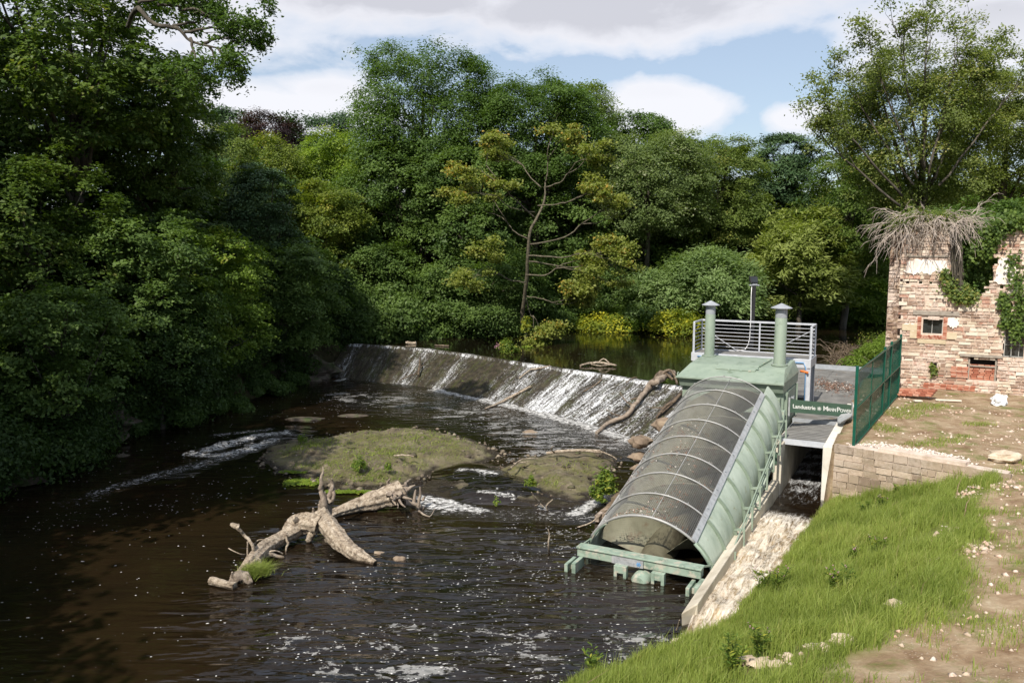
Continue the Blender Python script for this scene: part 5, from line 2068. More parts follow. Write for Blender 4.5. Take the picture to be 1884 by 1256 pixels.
limb(mb, [gp(628, 988, .3, .05), gp(634, 984, .35, .06)], rng, 3, .2, 7)
mb.build('fork', M['driftwood'], ft, auto=60)
mb = MB()
d_ = 22.2
for P_ in ([(606, 968, .15), (598, 945, .14), (596, 925, .10), (591, 905, .07), (590, 888, .055), (594, 870, .035), (594, 858, .012)],
           [(600, 965, .12), (604, 935, .10), (606, 915, .09), (612, 900, .07), (610, 888, .045), (603, 880, .015)],
           [(598, 960, .10), (590, 938, .07), (589, 925, .04), (591, 918, .02)],
           [(604, 952, .09), (608, 930, .07), (614, 915, .05), (613, 895, .04), (611, 880, .02)],
           [(608, 925, .06), (600, 915, .05), (596, 905, .05)],
           [(590, 962, .09), (580, 950, .07), (577, 940, .05), (576, 934, .02)]):
    limb(mb, [dp(a, b, d_ + rng.uniform(-.1, .1), r) for a, b, r in P_], rng, 4, .35, 8, .15)
mb.build('upright_root', M['drift2'], ft, auto=70)
mb = MB()
for P_ in ([gp(470, 1022, .25, .07), gp(463, 1000, .55, .05), gp(448, 982, .75, .045), gp(436, 970, .95, .05)],
           [gp(437, 970, .95, .08), gp(427, 965, .98, .06)],
           [gp(456, 1025, .2, .025), gp(455, 995, .6, .02)],
           [gp(450, 1020, .15, .02), gp(440, 1018, .25, .016), gp(420, 1008, .35, .01)],
           [gp(525, 985, .35, .045), gp(529, 998, .2, .04), gp(526, 1010, .05, .03), gp(527, 1020, .0, .02)],
           [gp(470, 1025, .2, .08), gp(500, 1020, .12, .05), gp(522, 1026, .0, .04)],
           [gp(475, 1030, .2, .07), gp(480, 1040, .1, .06), gp(478, 1050, .0, .05)],
           [gp(465, 1002, .3, .02), gp(478, 992, .45, .015), gp(494, 994, .4, .01)],
           [gp(490, 1018, .15, .03), gp(505, 1012, .25, .02), gp(520, 1018, .1, .015)]):
    limb(mb, P_, rng, 4, .35, 7, .12)
mb.build('broken_branch', M['driftwood'], ft, auto=70)

sl = empty('driftwood_log', G(690, 925, .1), 'pale tapering driftwood log with a torn root plate, against the broad rock shelf', 'driftwood')
mb = MB()
limb(mb, [gp(603, 952, .05, .13), gp(612, 945, .12, .14), gp(640, 935, .18, .18), (lambda v: (v[0], v[1], v[2], .24))(gp(670, 926, .24, .2)), gp(700, 918, .32, .30), gp(722, 910, .42, .34), gp(742, 900, .55, .30)], rng, 6, .07, 18, .08)
mb.build('trunk', M['driftwood'], sl, auto=60)
mb = MB()
for i in range(34):
    a0, b0 = rng.uniform(712, 745), rng.uniform(895, 912)
    a1, b1 = a0 + rng.uniform(-8, 26), b0 + rng.uniform(-22, 26)
    z0_, z1_ = rng.uniform(.25, .6), rng.uniform(.0, .75)
    limb(mb, [gp(a0, b0, z0_, rng.uniform(.05, .11)), gp((a0 + a1) / 2 + rng.uniform(-5, 5), (b0 + b1) / 2, (z0_ + z1_) / 2, .05), gp(a1, b1, max(z1_, 0), .015)], rng, 4, .4, 7, .15)
mb.build('root_plate', M['drift2'], sl, auto=70)
mb = MB()
for P_ in ([gp(745, 925, .2, .09), gp(765, 928, .1, .07), gp(780, 935, .0, .05)],
           [dp(768, 945, 24.0, .06), dp(770, 925, 24, .05), dp(773, 908, 24, .04), dp(773, 895, 24, .02)],
           [dp(760, 935, 24.2, .06), dp(762, 915, 24.2, .05), dp(765, 900, 24.3, .02)],
           [dp(778, 920, 24.3, .05), dp(782, 912, 24.3, .02)],
           [gp(770, 940, .05, .03), gp(790, 950, .02, .02), gp(800, 935, .1, .015)]):
    limb(mb, P_, rng, 4, .3, 7, .12)
mb.build('root', M['drift2'], sl, auto=70)

mb = MB()
limb(mb, [gp(387, 1068, .10, .10), gp(400, 1071, .09, .085), gp(420, 1076, .07, .085), gp(432, 1078, .07, .095)], rng, 4, .05, 14, .05)
o = mb.build('driftwood_butt', M['driftwood'], auto=60)
tag(o, 'short pale sawn log floating at the left tip of the fallen tree', 'log')
mb = MB()
limb(mb, [gp(428, 1072, .0, .10), gp(434, 1062, .12, .13), gp(446, 1060, .15, .12), gp(462, 1066, .05, .10)], rng, 4, .3, 12, .2)
limb(mb, [gp(430, 1064, .1, .05), gp(427, 1052, .32, .02)], rng, 3, .3, 6)
o = mb.build('driftwood_knot', M['drift2'], auto=60)
tag(o, 'knotty eroded wood lump under the grass tuft, near the short sawn log', 'driftwood')


def stick(pp, label, mat='driftwood', cat='stick', name='stick', n=4, amp=.3, group=None, extra=()):
    mb = MB()
    limb(mb, pp, rng, n, amp, 8, .1)
    for e in extra: limb(mb, e, rng, 3, .3, 6, .1)
    o = mb.build(name, M[mat], auto=70)
    tag(o, label, cat, group)
    return o


def weirp(px, py, r, up=.06):
    """point on the weir face seen at a photo pixel"""
    o = Vector((0, 0, CAM_H))
    rr = ray(px, py)
    # weir slope plane fitted locally: between crest z 1.5 and toe z 0
    best = None
    for i in range(len(CREST) - 1):
        a, b, c = CREST[i], CREST[i + 1], TOE[i]
        nn = (b - a).cross(c - a)
        den = nn.dot(rr)
        if abs(den) < 1e-6: continue
        t = nn.dot(a - o) / den
        p = o + rr * t
        f = (p - a).dot((b - a)) / (b - a).length_squared
        if -.15 <= f <= 1.15 and -.4 < p.z < 1.8:
            if best is None or abs(f - .5) < best[0]: best = (abs(f - .5), p)
    p = best[1] if best else G(px, py, .6)
    return (p.x, p.y, p.z + up, r)


stick([gp(893, 752, .03, .055), gp(925, 738, .12, .065), (*weirp(955, 724, 0)[:3], .07), (*weirp(977, 716, 0, .15)[:3], .05)], 'long straight pale branch leaning from the pool onto the weir foot', amp=.15, cat='branch', name='branch')
stick([weirp(955, 698, .03), weirp(975, 684, .04, .1), weirp(990, 680, .05), weirp(1012, 674, .03)], 'thin orange brown branch lying near the crest of the weir, above the long straight one', cat='branch', name='branch')
stick([weirp(770, 692, .06, .1), weirp(772, 680, .05, .3), weirp(773, 668, .03, .35)], 'short upright reddish stick caught on the left half of the weir', 'wetwood', 'branch', 'branch',
      extra=([weirp(762, 692, .03), weirp(778, 678, .03, .2)], [weirp(735, 702, .03), weirp(760, 690, .03)]))
big = empty('stranded_branch', Vector(weirp(1180, 745, 0)[:3]), 'thick crooked dead branch draped down the right end of the weir', 'branch')
mb = MB()
e1 = [gp(1098, 796, .05, .07), weirp(1118, 784, .09, .12), weirp(1150, 772, .10, .16), weirp(1168, 752, .10, .2), weirp(1182, 735, .11, .22), (*weirp(1195, 718, 0, .25)[:3], .14), (*G(1206, 702, 1.75), .13), (*G(1222, 691, 1.9), .15), (*G(1240, 686, 1.95), .13)]
limb(mb, e1, rng, 5, .3, 10, .15)
mb.build('main_limb', M['drift2'], big, auto=70)
mb = MB()
for P_ in ([(*G(1206, 702, 1.75), .10), weirp(1200, 712, .08, .3), weirp(1232, 700, .07, .5), (*G(1246, 706, 1.7), .05)],
           [weirp(1195, 718, .09, .2), weirp(1215, 700, .07, .4), (*G(1238, 698, 1.8), .06)],
           [weirp(1150, 772, .06, .1), weirp(1130, 770, .03, .2), weirp(1115, 765, .02, .3)],
           [weirp(1168, 752, .05, .1), weirp(1150, 748, .03, .3), weirp(1140, 740, .015, .5)],
           [weirp(1130, 780, .05, .1), weirp(1120, 774, .03, .2)],
           [weirp(1182, 735, .05, .1), weirp(1160, 742, .03, .2)]):
    limb(mb, P_, rng, 4, .35, 7, .15)
mb.build('side_branch', M['wetwood'], big, auto=70)
stick([weirp(1208, 770, .05), weirp(1225, 752, .06, .12), weirp(1240, 742, .08, .12), weirp(1252, 728, .07)], 'forked dead branch lying on the weir against the green housing', 'wetwood', 'branch', 'branch',
      extra=([weirp(1225, 752, .04), weirp(1200, 756, .02, .15), weirp(1190, 750, .02)], [weirp(1236, 745, .04), weirp(1218, 762, .03)]))
for P_, lab in (([weirp(1108, 700, .03), weirp(1092, 712, .03), weirp(1070, 724, .02)], 'thin dark branch on the middle of the white water, upper one'),
                ([weirp(1152, 706, .03), weirp(1165, 700, .03, .15), weirp(1172, 697, .02)], 'little twig caught just under the crest, left of the thick crooked branch')):
    stick(P_, lab, 'wetwood', 'branch', 'branch')
stick([gp(1068, 672, 1.6, .05), gp(1090, 667, 1.68, .07), gp(1110, 668, 1.66, .07), gp(1134, 672, 1.62, .05)], 'tangled dead branch stranded above the weir crest in the upper river', 'driftwood', 'branch', 'branch',
      extra=([gp(1100, 668, 1.65, .05), gp(1110, 660, 1.9, .04), gp(1122, 668, 1.7, .03)], [gp(1085, 669, 1.6, .04), gp(1105, 673, 1.62, .03), gp(1128, 670, 1.6, .03)]))
stick([gp(746, 631, 1.6, .10), gp(766, 631, 1.6, .11)], 'short pale log floating behind the left half of the weir crest', cat='log', name='log')
stick([gp(800, 635, 1.58, .05), gp(826, 636, 1.58, .05)], 'low thin log in the upper river right of the short pale one', 'wetwood', 'log', 'log')
stick([gp(1011, 1018, -.1, .025), dp(1009, 1000, G(1011, 1016, 0).y, .022), dp(1011, 985, G(1011, 1016, 0).y, .02), dp(1008, 972, G(1011, 1016, 0).y, .012)], 'single thin stick standing upright out of the pool, left of the screw foot')
stick([gp(1005, 834, .42, .05), gp(1035, 830, .50, .06), gp(1075, 829, .48, .06), gp(1105, 830, .48, .07)], 'long bare branch lying along the back of the smaller rock shelf', cat='branch', name='branch',
      extra=([gp(1020, 832, .5, .03), gp(1014, 826, .8, .02), gp(1018, 820, 1.0, .012)], [gp(1105, 830, .48, .03), gp(1125, 838, .4, .02), gp(1135, 845, .3, .02)]))
stick([gp(985, 930, .02, .03), gp(992, 925, .25, .03), gp(982, 912, .55, .025), gp(978, 905, .7, .015)], 'forked pale twig sticking up from the small cascade', cat='twig', name='twig',
      extra=([gp(1008, 940, .0, .02), gp(1005, 930, .2, .02), gp(1017, 918, .4, .015)], [gp(992, 925, .2, .02), gp(1000, 932, .1, .02)]))
stick([gp(940, 860, .45, .03), gp(960, 845, .55, .02), gp(990, 843, .5, .02)], 'fine dry twigs on the left shoulder of the smaller rock shelf', cat='twig', name='twig',
      extra=([gp(945, 852, .45, .02), gp(975, 848, .6, .015)],))
stick([gp(725, 838, .55, .03), gp(745, 837, .55, .03), gp(762, 839, .55, .025)], 'short dry twig lying on top of the broad mossy shelf', cat='twig', name='twig')
stick([gp(1062, 970, .02, .02), gp(1085, 962, .15, .02), gp(1105, 948, .4, .02)], 'thin twig trailing in the water left of the screw mouth', cat='twig', name='twig')
stick([gp(1245, 1158, .05, .02), gp(1250, 1140, .4, .012)], 'tiny dry stem beside the near end of the concrete wall', cat='twig', name='twig')

# ------------------------------------------------------------------ foliage generators
def unit(v):
    return v / (np.linalg.norm(v, axis=-1, keepdims=True) + 1e-9)


def leaves(P, N, l, wd, rs, T=None):
    """diamond leaves at P facing N; returns V, F"""
    n = len(P)
    if T is None:
        T = rs.randn(n, 3)
    T = unit(T - N * np.sum(T * N, 1, keepdims=True))
    B = np.cross(N, T)
    l = np.broadcast_to(l, (n,))[:, None]
    w_ = np.broadcast_to(wd, (n,))[:, None]
    fold = N * (w_ * .18)
    V = np.stack([P - T * l * .5, P + B * w_ * .5 + T * l * .05 + fold, P + T * l * .5, P - B * w_ * .5 + T * l * .05 + fold], 1)
    F = np.arange(n * 4).reshape(n, 4)
    return V.reshape(-1, 3), F


def crown_points(rs, c, r, npuff, puffr, nleaf, flat=.6, low=-.45, lump=.22, up=.35, cone=0, gap=0.0, outb=.55, nlobe=13, box=1.0):
    """leaves gathered in flattened sprays, the sprays on a heap of lobes that fills the crown"""
    c = np.array(c, dtype=float)
    r = np.array(r, dtype=float)
    if cone:
        zz = rs.rand(npuff) ** 1.15 * 2 - 1
        wr = (1 - (zz + 1) / 2) ** cone * (.75 + .35 * rs.rand(npuff)) + .02
        an = rs.rand(npuff) * 6.283
        pc = c + np.stack([np.cos(an) * wr, np.sin(an) * wr, zz], 1) * r
        d = unit(np.stack([np.cos(an), np.sin(an), .25 + 0 * an], 1))
    else:
        dl_ = unit(rs.randn(nlobe * 6, 3))
        dl_ = np.sign(dl_) * np.abs(dl_) ** box
        dl_ = dl_[dl_[:, 2] > low]
        # keep the lobes spread out
        keep_ = [0]
        for i in range(1, len(dl_)):
            if len(keep_) >= nlobe: break
            if min(np.linalg.norm(dl_[i] - dl_[j]) for j in keep_) > .27: keep_.append(i)
        dl_ = np.concatenate([dl_[keep_], rs.randn(4, 3) * .22])
        lr = np.minimum(.46, .17 + .27 * rs.rand(len(dl_)))
        lr[-4:] = .46
        lc = dl_ * (1 - lr * .95 - lump * .35 * rs.rand(len(dl_)))[:, None]
        n0 = npuff * 3
        li = rs.choice(len(dl_), n0, p=(lr ** 2) / (lr ** 2).sum())
        q = unit(rs.randn(n0, 3) + .55 * dl_[li] + np.array([0, -.15, .12]))
        shoot = np.where(rs.rand(n0) < .12, 1.0 + .55 * rs.rand(n0), 1.0)
        u = lc[li] + q * (lr[li] * (.74 + .36 * rs.rand(n0)) * shoot)[:, None] * np.array([1.1, 1.1, .95])
        # throw away what is buried in other lobes
        dist = np.linalg.norm(u[:, None, :] - lc[None], axis=2) / lr[None]
        dist[np.arange(n0), li] = 9
        buried = (dist.min(1) < .80) & (rs.rand(n0) > .12)
        ok = np.where(~buried)[0][:npuff]
        u, q = u[ok], q[ok]
        pc = c + u * r
        d = unit(q)
    m = len(pc)
    pr = puffr * (.55 + .9 * rs.rand(m))
    per = rs.multinomial(nleaf, (pr ** 2) / (pr ** 2).sum())
    k = np.repeat(np.arange(m), per)
    q = rs.randn(len(k), 3) * .47
    q *= np.minimum(1, 1.35 / (np.linalg.norm(q, axis=1, keepdims=True) + 1e-6))
    off_ = q * 1.05 * pr[k][:, None] * np.array([1, 1, flat * .75])
    # sprays tilt outward and droop at their tips
    hd = np.sum(off_[:, :2] * d[k][:, :2], 1)
    off_[:, 2] -= .35 * np.abs(hd) + .25 * hd
    P = pc[k] + off_
    N = unit(d[k] * .45 + np.array([0, 0, .75]) + rs.randn(len(k), 3) * .34)
    prnd = rs.rand(m)
    rnd = .72 * prnd[k] + .28 * rs.rand(len(k))
    return P, N, rnd, pc, pr, d


def tree(name, label, cx, ytop, ybot, wpx, d, mat, leafpx=3.2, dens=1.0, group=None, seed=1, puff=.20, flat=.6, depth_f=1.0, trunk=True, barkm='bark', lump=.22, style='round', low=-.95, cat='tree', trunk_px=None, wleaf=.62, nlobe=30, box=.75):
    """crown filling the photo box cx +- wpx/2, ytop..ybot at distance d"""
    rs = np.random.RandomState(seed)
    if d > 40 or trunk:
        d = d + .42 * wpx / FPX * d * depth_f
    top, bot = D(cx, ytop, d), D(cx, ybot, d)
    wd_ = wpx / FPX * d
    c = ((top.x + bot.x) / 2, d, (top.z + bot.z) / 2)
    r = (wd_ / 2, wd_ / 2 * depth_f, (top.z - bot.z) / 2)
    ls = leafpx * (.85 + .35 * rs.rand()) * d / FPX * 1.45
    area = 4 * math.pi * ((r[0] * r[1]) ** 1.6 / 3 + 2 * (r[0] * r[2]) ** 1.6 / 3) ** (1 / 1.6)
    nleaf = int(min(75000, 2.1 * dens * area / (ls * ls * .36)))
    pr = 17 * d / FPX * (puff / .17) * (leafpx / 3.1) ** .6
    npuff = int(max(30, 1.9 * dens * area / (math.pi * pr * pr)))
    cone = 0
    kw = {}
    if style == 'conifer': cone = 1.0
    P, N, rnd, pc, prr, dd = crown_points(rs, c, (r[0] * .94, r[1] * .94, r[2] * .94), npuff, pr, nleaf, flat, low, lump, cone=cone, nlobe=nlobe, box=box)
    T = None
    lw_ = wleaf
    if style == 'willow':
        T = unit(P - np.array([c[0], c[1], c[2] - r[2] * .8])) + rs.randn(len(P), 3) * .30 + np.array([0, 0, -.05])
        lw_ = .26
        ls *= 1.9
    if style == 'conifer':
        T = unit(P - np.array(c)) * np.array([1, 1, 0]) + np.array([0, 0, .25]) + rs.randn(len(P), 3) * .3
        lw_ = .32
        ls *= 1.5
    ll = ls * (.65 + .7 * rs.rand(len(P)))
    # stray outer twigs roughen the outline
    V, F = leaves(P, N, ll, ll * lw_, rs, T)
    if not trunk:
        o = np_mesh(name, V, F, L[mat], attrs=[('rnd', 'FACE', rnd)])
        return tag(o, label, cat, group)
    bx = c[0]
    gz = float(ground_z(np.array([bx]), np.array([d]))[0])
    e = empty(name, (bx, d, gz), label, cat, group)
    np_mesh('crown', V, F, L[mat], e, attrs=[('rnd', 'FACE', rnd)])
    rg = random.Random(seed)
    mb = MB()
    hgt = max(2.0, c[2] - gz)
    tr = max(.10, .015 * (top.z - gz))
    limb(mb, [(bx, d, gz - .3, tr * 1.35), (bx + rg.uniform(-.2, .2), d, gz + hgt * .35, tr), (bx + rg.uniform(-.3, .3), d, gz + hgt * .75, tr * .75), (bx, d, c[2] + r[2] * .35, tr * .3)], rg, 4, .25, 9, .08)
    sel = rs.permutation(len(pc))[:9 if d > 45 else 16]
    for j in sel:
        q = pc[j]
        st_ = Vector((bx, d, gz + hgt * rg.uniform(.45, .95)))
        mid = st_.lerp(Vector(q), .5) + Vector((0, 0, -.06 * r[2]))
        limb(mb, [(*st_, tr * .45), (*mid, tr * .28), (*q, tr * .08)], rg, 3, .5, 6, .08)
    mb.build('trunk', M[barkm], e, auto=70)
    return e


TG = 'trees on the river banks'
Tn = 'broadleaf_tree'
# --- right and centre, far bank
tree(Tn, 'tallest dark rounded oak in the centre, standing against the sky', 778, 74, 350, 262, 61, 'oakdark', 3.2, 1.9, TG, 11, .19, .7, lump=.08, box=.62, nlobe=36)
tree(Tn, 'dark green sycamore, right shoulder of the tallest oak', 985, 138, 360, 240, 60, 'oakdark', 3.1, 1.6, TG, 12, .19, lump=.12)
tree(Tn, 'lighter thin-topped tree behind the central sycamore, against the sky', 1068, 128, 330, 120, 64, 'olive', 2.6, .8, TG, 13, .24, lump=.35)
tree(Tn, 'grey green sycamore below the tallest oak, left half', 735, 245, 480, 210, 59, 'sycamore', 3.2, 1.1, TG, 14, .16, .62)
tree(Tn, 'grey green sycamore right beneath the tallest oak, centre', 865, 255, 500, 200, 58, 'sycamore', 3.2, 1.1, TG, 15, .16, .62)
tree(Tn, 'low drooping sycamore overhanging the river above the middle of the weir', 880, 440, 632, 250, 56, 'sycamore', 3.2, 1.1, TG, 16, .17, .6)
tree(Tn, 'dark sycamore low on the left of the weir, beside the shade', 700, 440, 625, 190, 56, 'sycamore', 3.2, 1.0, TG, 17, .17, .6)
tree(Tn, 'dark tree behind the sparse turning tree', 1040, 330, 610, 230, 61, 'sycamore', 3.1, 1.1, TG, 18, .18, .65)
tree(Tn, 'speckled pale leaved sycamore, broad, right of the sparse turning tree', 1190, 225, 470, 230, 62, 'sycpale', 3.0, 1.1, TG, 19, .17, .65)
tree(Tn, 'dark round treetop left of the small sky gap, above the speckled sycamore', 1165, 200, 330, 140, 72, 'oakdark', 2.8, 1.0, TG, 20, .2)
tree(Tn, 'mid green tree between the speckled sycamore and the feathery pines', 1320, 240, 500, 190, 66, 'olive', 3.0, 1.05, TG, 21, .17, .55)
tree('pine_tree', 'feathery blue green pine rising behind the silvery willow', 1440, 240, 420, 120, 72, 'conifer', 3.0, 1.2, TG, 22, .22, .35, lump=.45, style='willow')
tree(Tn, 'green tree behind the big rounded willow, under the tall ash', 1560, 270, 500, 180, 60, 'oak', 3.0, 1.0, TG, 23, .18)
tree(Tn, 'shadowy tree low behind the yellow loosestrife', 1250, 400, 600, 200, 67, 'sycamore', 3.0, 1.1, TG, 24, .18, .5)
tree('willow_tree', 'big rounded yellowish willow behind the lamp pole', 1475, 362, 590, 190, 60, 'willow', 3.2, 1.1, TG, 25, .16, .8, style='willow')
tree('willow_shrub', 'silvery willow shrub over the water, left of the lamp pole', 1305, 452, 600, 180, 59, 'willowbush', 3.2, 1.1, TG, 26, .2, .8, style='willow', trunk=False, cat='shrub')
tree('willow_shrub', 'slim willow shrub between the silvery one and the yellow flowers', 1215, 490, 605, 130, 60, 'willowbush', 3.0, 1.0, TG, 27, .2, .8, style='willow', trunk=False, cat='shrub')
tree('loosestrife_clump', 'left yellow flowering clump at the far waterline', 1110, 578, 618, 95, 60.5, 'yellow', 3.0, 1.2, 'yellow clumps on the far waterline', 28, .22, trunk=False, cat='plant', low=-1)
tree('loosestrife_clump', 'right yellow flowering clump at the far waterline, behind the platform', 1245, 572, 612, 90, 57.5, 'yellow', 3.0, 1.2, 'yellow clumps on the far waterline', 29, .22, trunk=False, cat='plant', low=-1)
tree('waterside_shrub', 'green shrub between the two yellow clumps at the waterline', 1175, 555, 618, 110, 60.5, 'hazel', 3.0, 1.1, None, 30, .2, trunk=False, cat='shrub', low=-1)
tree('waterside_shrub', 'shrubby growth behind the railing, under the rounded willow', 1400, 520, 602, 160, 64, 'olive', 3.0, 1.1, None, 31, .2, trunk=False, cat='shrub', low=-1)
tree('waterside_shrub', 'rank green growth at the far waterline just left of the ruin', 1570, 500, 600, 170, 66, 'hazel', 2.8, 1.1, None, 32, .18, trunk=False, cat='shrub', low=-1)
# --- right, behind the ruin
tall_ash = tree('ash_tree', 'tall airy ash rising behind the ruin, highest tree on the right', 1700, 62, 410, 270, 46, 'ash', 3.2, 1.5, TG, 33, .19, .7, lump=.2)
tree('ash_tree', 'right-hand ash crown cut by the frame edge', 1850, 115, 420, 230, 50, 'ash', 3.2, 1.3, TG, 34, .18, .7, lump=.3)
tree('ash_tree', 'slim ash leaning left over the river, beside the tallest ash', 1565, 170, 380, 120, 68, 'ash', 2.8, .55, TG, 35, .24, .7, lump=.4)
tree(Tn, 'dark green tree filling the gap in the ruin top', 1835, 330, 580, 200, 42, 'oakdark', 3.2, 1.1, TG, 36, .17)
tree(Tn, 'bushy tree against the left corner of the ruin', 1625, 330, 570, 170, 70, 'olive', 3.0, 1.0, TG, 37, .18)
# --- centre left, sunny
tree('lime_tree', 'bright lime green tree, brightest of all, left of the tallest oak', 615, 215, 400, 125, 66, 'lime', 3.0, 1.1, TG, 38, .17, .6)
tree(Tn, 'yellow green tree below the bright lime tree', 600, 325, 520, 170, 56, 'yellowgreen', 3.0, 1.05, TG, 39, .17, .5)
tree('copper_beech', 'dark purple copper beech on the skyline', 492, 208, 300, 110, 84, 'maroon', 2.4, 1.0, TG, 40, .2)
tree(Tn, 'sunlit olive tree in front of the copper beech', 490, 240, 420, 150, 62, 'yellowgreen', 2.9, 1.05, TG, 41, .18)
tree(Tn, 'olive tree at the right edge of the big left oaks, catching the sun', 400, 215, 420, 150, 52, 'olive', 2.9, 1.05, TG, 42, .18)
for i, (cx, yt, wd_, lab) in enumerate(((408, 196, 46, 'leftmost dark conifer on the skyline, beside the big oak'), (445, 198, 50, 'second dark conifer from the left on the skyline'),
                                       (535, 212, 44, 'dark conifer just right of the copper beech'), (582, 202, 50, 'dark conifer above the bright lime tree, on its left'),
                                       (628, 208, 46, 'dark conifer between the lime tree and the tallest oak'))):
    tree('conifer', lab, cx, yt, 330, wd_ * 1.5, 92 + i, 'conifer', 2.4, 1.3, 'conifers on the skyline', 50 + i, .3, .4, style='conifer')
tree('dark_pine', 'dark green tapering tree in front of the olive trees, left of centre', 490, 285, 560, 130, 46, 'conifer', 3.2, 1.2, TG, 60, .16, .4)
# --- left bank, shaded
corner_oak = tree('oak_tree', 'largest oak, filling the top left corner, its bough reaching right across the sky', 130, -120, 330, 470, 33, 'oak', 5.2, 1.0, TG, 61, .15, .62, lump=.3)
tree('oak_tree', 'second big oak under the corner one, its right edge against the sky', 270, 90, 420, 260, 38, 'oak', 4.4, 1.05, TG, 62, .16, .6, lump=.24)
tree('oak_tree', 'shaded oak low at the left frame edge', 60, 270, 620, 330, 30, 'oak', 5.0, .95, TG, 63, .15, .6)
tree(Tn, 'shaded maple in the middle of the left bank', 260, 360, 680, 280, 33, 'sycamore', 4.6, 1.05, TG, 64, .15, .5)
tree(Tn, 'yellowish hazel in the shade, right half of the left bank', 390, 400, 680, 230, 37, 'hazel', 4.2, 1.0, TG, 65, .15, .5)
tree(Tn, 'dark tree leaning over the left end of the weir', 520, 430, 655, 210, 44, 'sycamore', 3.8, 1.1, TG, 66, .16, .5)
tree(Tn, 'young maple overhanging the dark water at far left', 110, 520, 770, 260, 27, 'sycamore', 5.0, .9, TG, 67, .15, .5)
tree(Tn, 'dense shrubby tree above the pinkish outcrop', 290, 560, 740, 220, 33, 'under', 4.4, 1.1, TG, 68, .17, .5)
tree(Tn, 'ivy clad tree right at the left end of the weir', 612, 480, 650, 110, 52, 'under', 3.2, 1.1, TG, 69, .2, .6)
# off-camera trees that shade the left bank, and the wooded slopes behind
for i, (x, y, h, rr_) in enumerate(((-20, 17, 20, 6), (-24, 6, 21, 7), (-17.5, 4, 15, 4.5), (-31, 18, 22, 7), (-27, 29, 22, 6))):
    rs = np.random.RandomState(200 + i)
    P, N, rnd, pc, prr, dd = crown_points(rs, (x, y, h * .62), (rr_, rr_, h * .40), 260, 1.2, 16000, .6, -.8)
    ll = .42 * (.7 + .6 * rs.rand(len(P)))
    V, F = leaves(P, N, ll, ll * .62, rs)
    gz = float(ground_z(np.array([x]), np.array([y]))[0])
    e = empty('oak_tree', (x, y, gz), 'oak on the left bank nearer than the picture shows, shading the water', 'tree', 'oaks beside the viewpoint')
    np_mesh('crown', V, F, L['oak'], e, attrs=[('rnd', 'FACE', rnd)])
    mb = MB()
    mb.tube([(x, y, gz - .3), (x + .1, y, gz + h * .3), (x, y, h * .7)], [.5, .38, .15], 9)
    mb.build('trunk', M['bark'], e, smooth=True)


# the mass of woodland on the slopes behind, too dense to count
def woodland(name, label, spots, mat, seed, ls, dens=1.0):
    rs = np.random.RandomState(seed)
    Vs_, Fs_, R_, b = [], [], [], 0
    for (x, y, zb, zt, r) in spots:
        c = (x, y, (zb + zt) / 2)
        P, N, rnd, pc, prr, dd = crown_points(rs, c, (r, r, (zt - zb) / 2), 150, r * .2, int(5200 * dens), .6, -1, box=.7)
        ll = ls * (.7 + .6 * rs.rand(len(P)))
        V, F = leaves(P, N, ll, ll * .65, rs)
        Vs_.append(V)
        Fs_.append(F + b)
        R_.append(rnd)
        b += len(V)
    o = np_mesh(name, np.concatenate(Vs_), np.concatenate(Fs_), L[mat], attrs=[('rnd', 'FACE', np.concatenate(R_))])
    return tag(o, label, 'woodland', kind='stuff')


rg = random.Random(8)
sp_ = []
for px in range(600, 1980, 62):
    for (d, yt) in ((74, 300), (88, 262)):
        dd_ = d + rg.uniform(-3, 3)
        t_ = D(px + rg.uniform(-20, 20), yt + rg.uniform(-12, 35) + (40 if px < 680 or px > 1330 else 0), dd_)
        gz = float(ground_z(np.array([t_.x]), np.array([dd_]))[0])
        sp_.append((t_.x, dd_, gz + .5, t_.z, rg.uniform(4.5, 6)))
woodland('far_woodland', 'dark woodland filling in behind the far bank trees', sp_, 'sycamore', 300, .42)
sp_ = []
for px, d, yt in ((-160, 44, -50), (-60, 44, -30), (60, 46, 20), (170, 48, 60), (290, 52, 170), (370, 58, 260), (440, 62, 300), (520, 66, 330), (590, 68, 330), (650, 66, 330), (-60, 36, 200), (60, 38, 260), (180, 40, 300), (300, 46, 340), (400, 50, 380), (470, 54, 420), (560, 60, 440), (640, 62, 440)):
    t_ = D(px, yt, d)
    gz = float(ground_z(np.array([t_.x]), np.array([float(d)]))[0])
    sp_.append((t_.x, d, gz + .3, t_.z, 4.2 if d < 50 else 4.8))
woodland('bank_woodland', 'dark woodland filling in behind the left bank trees', sp_, 'under', 301, .34, 1.3)
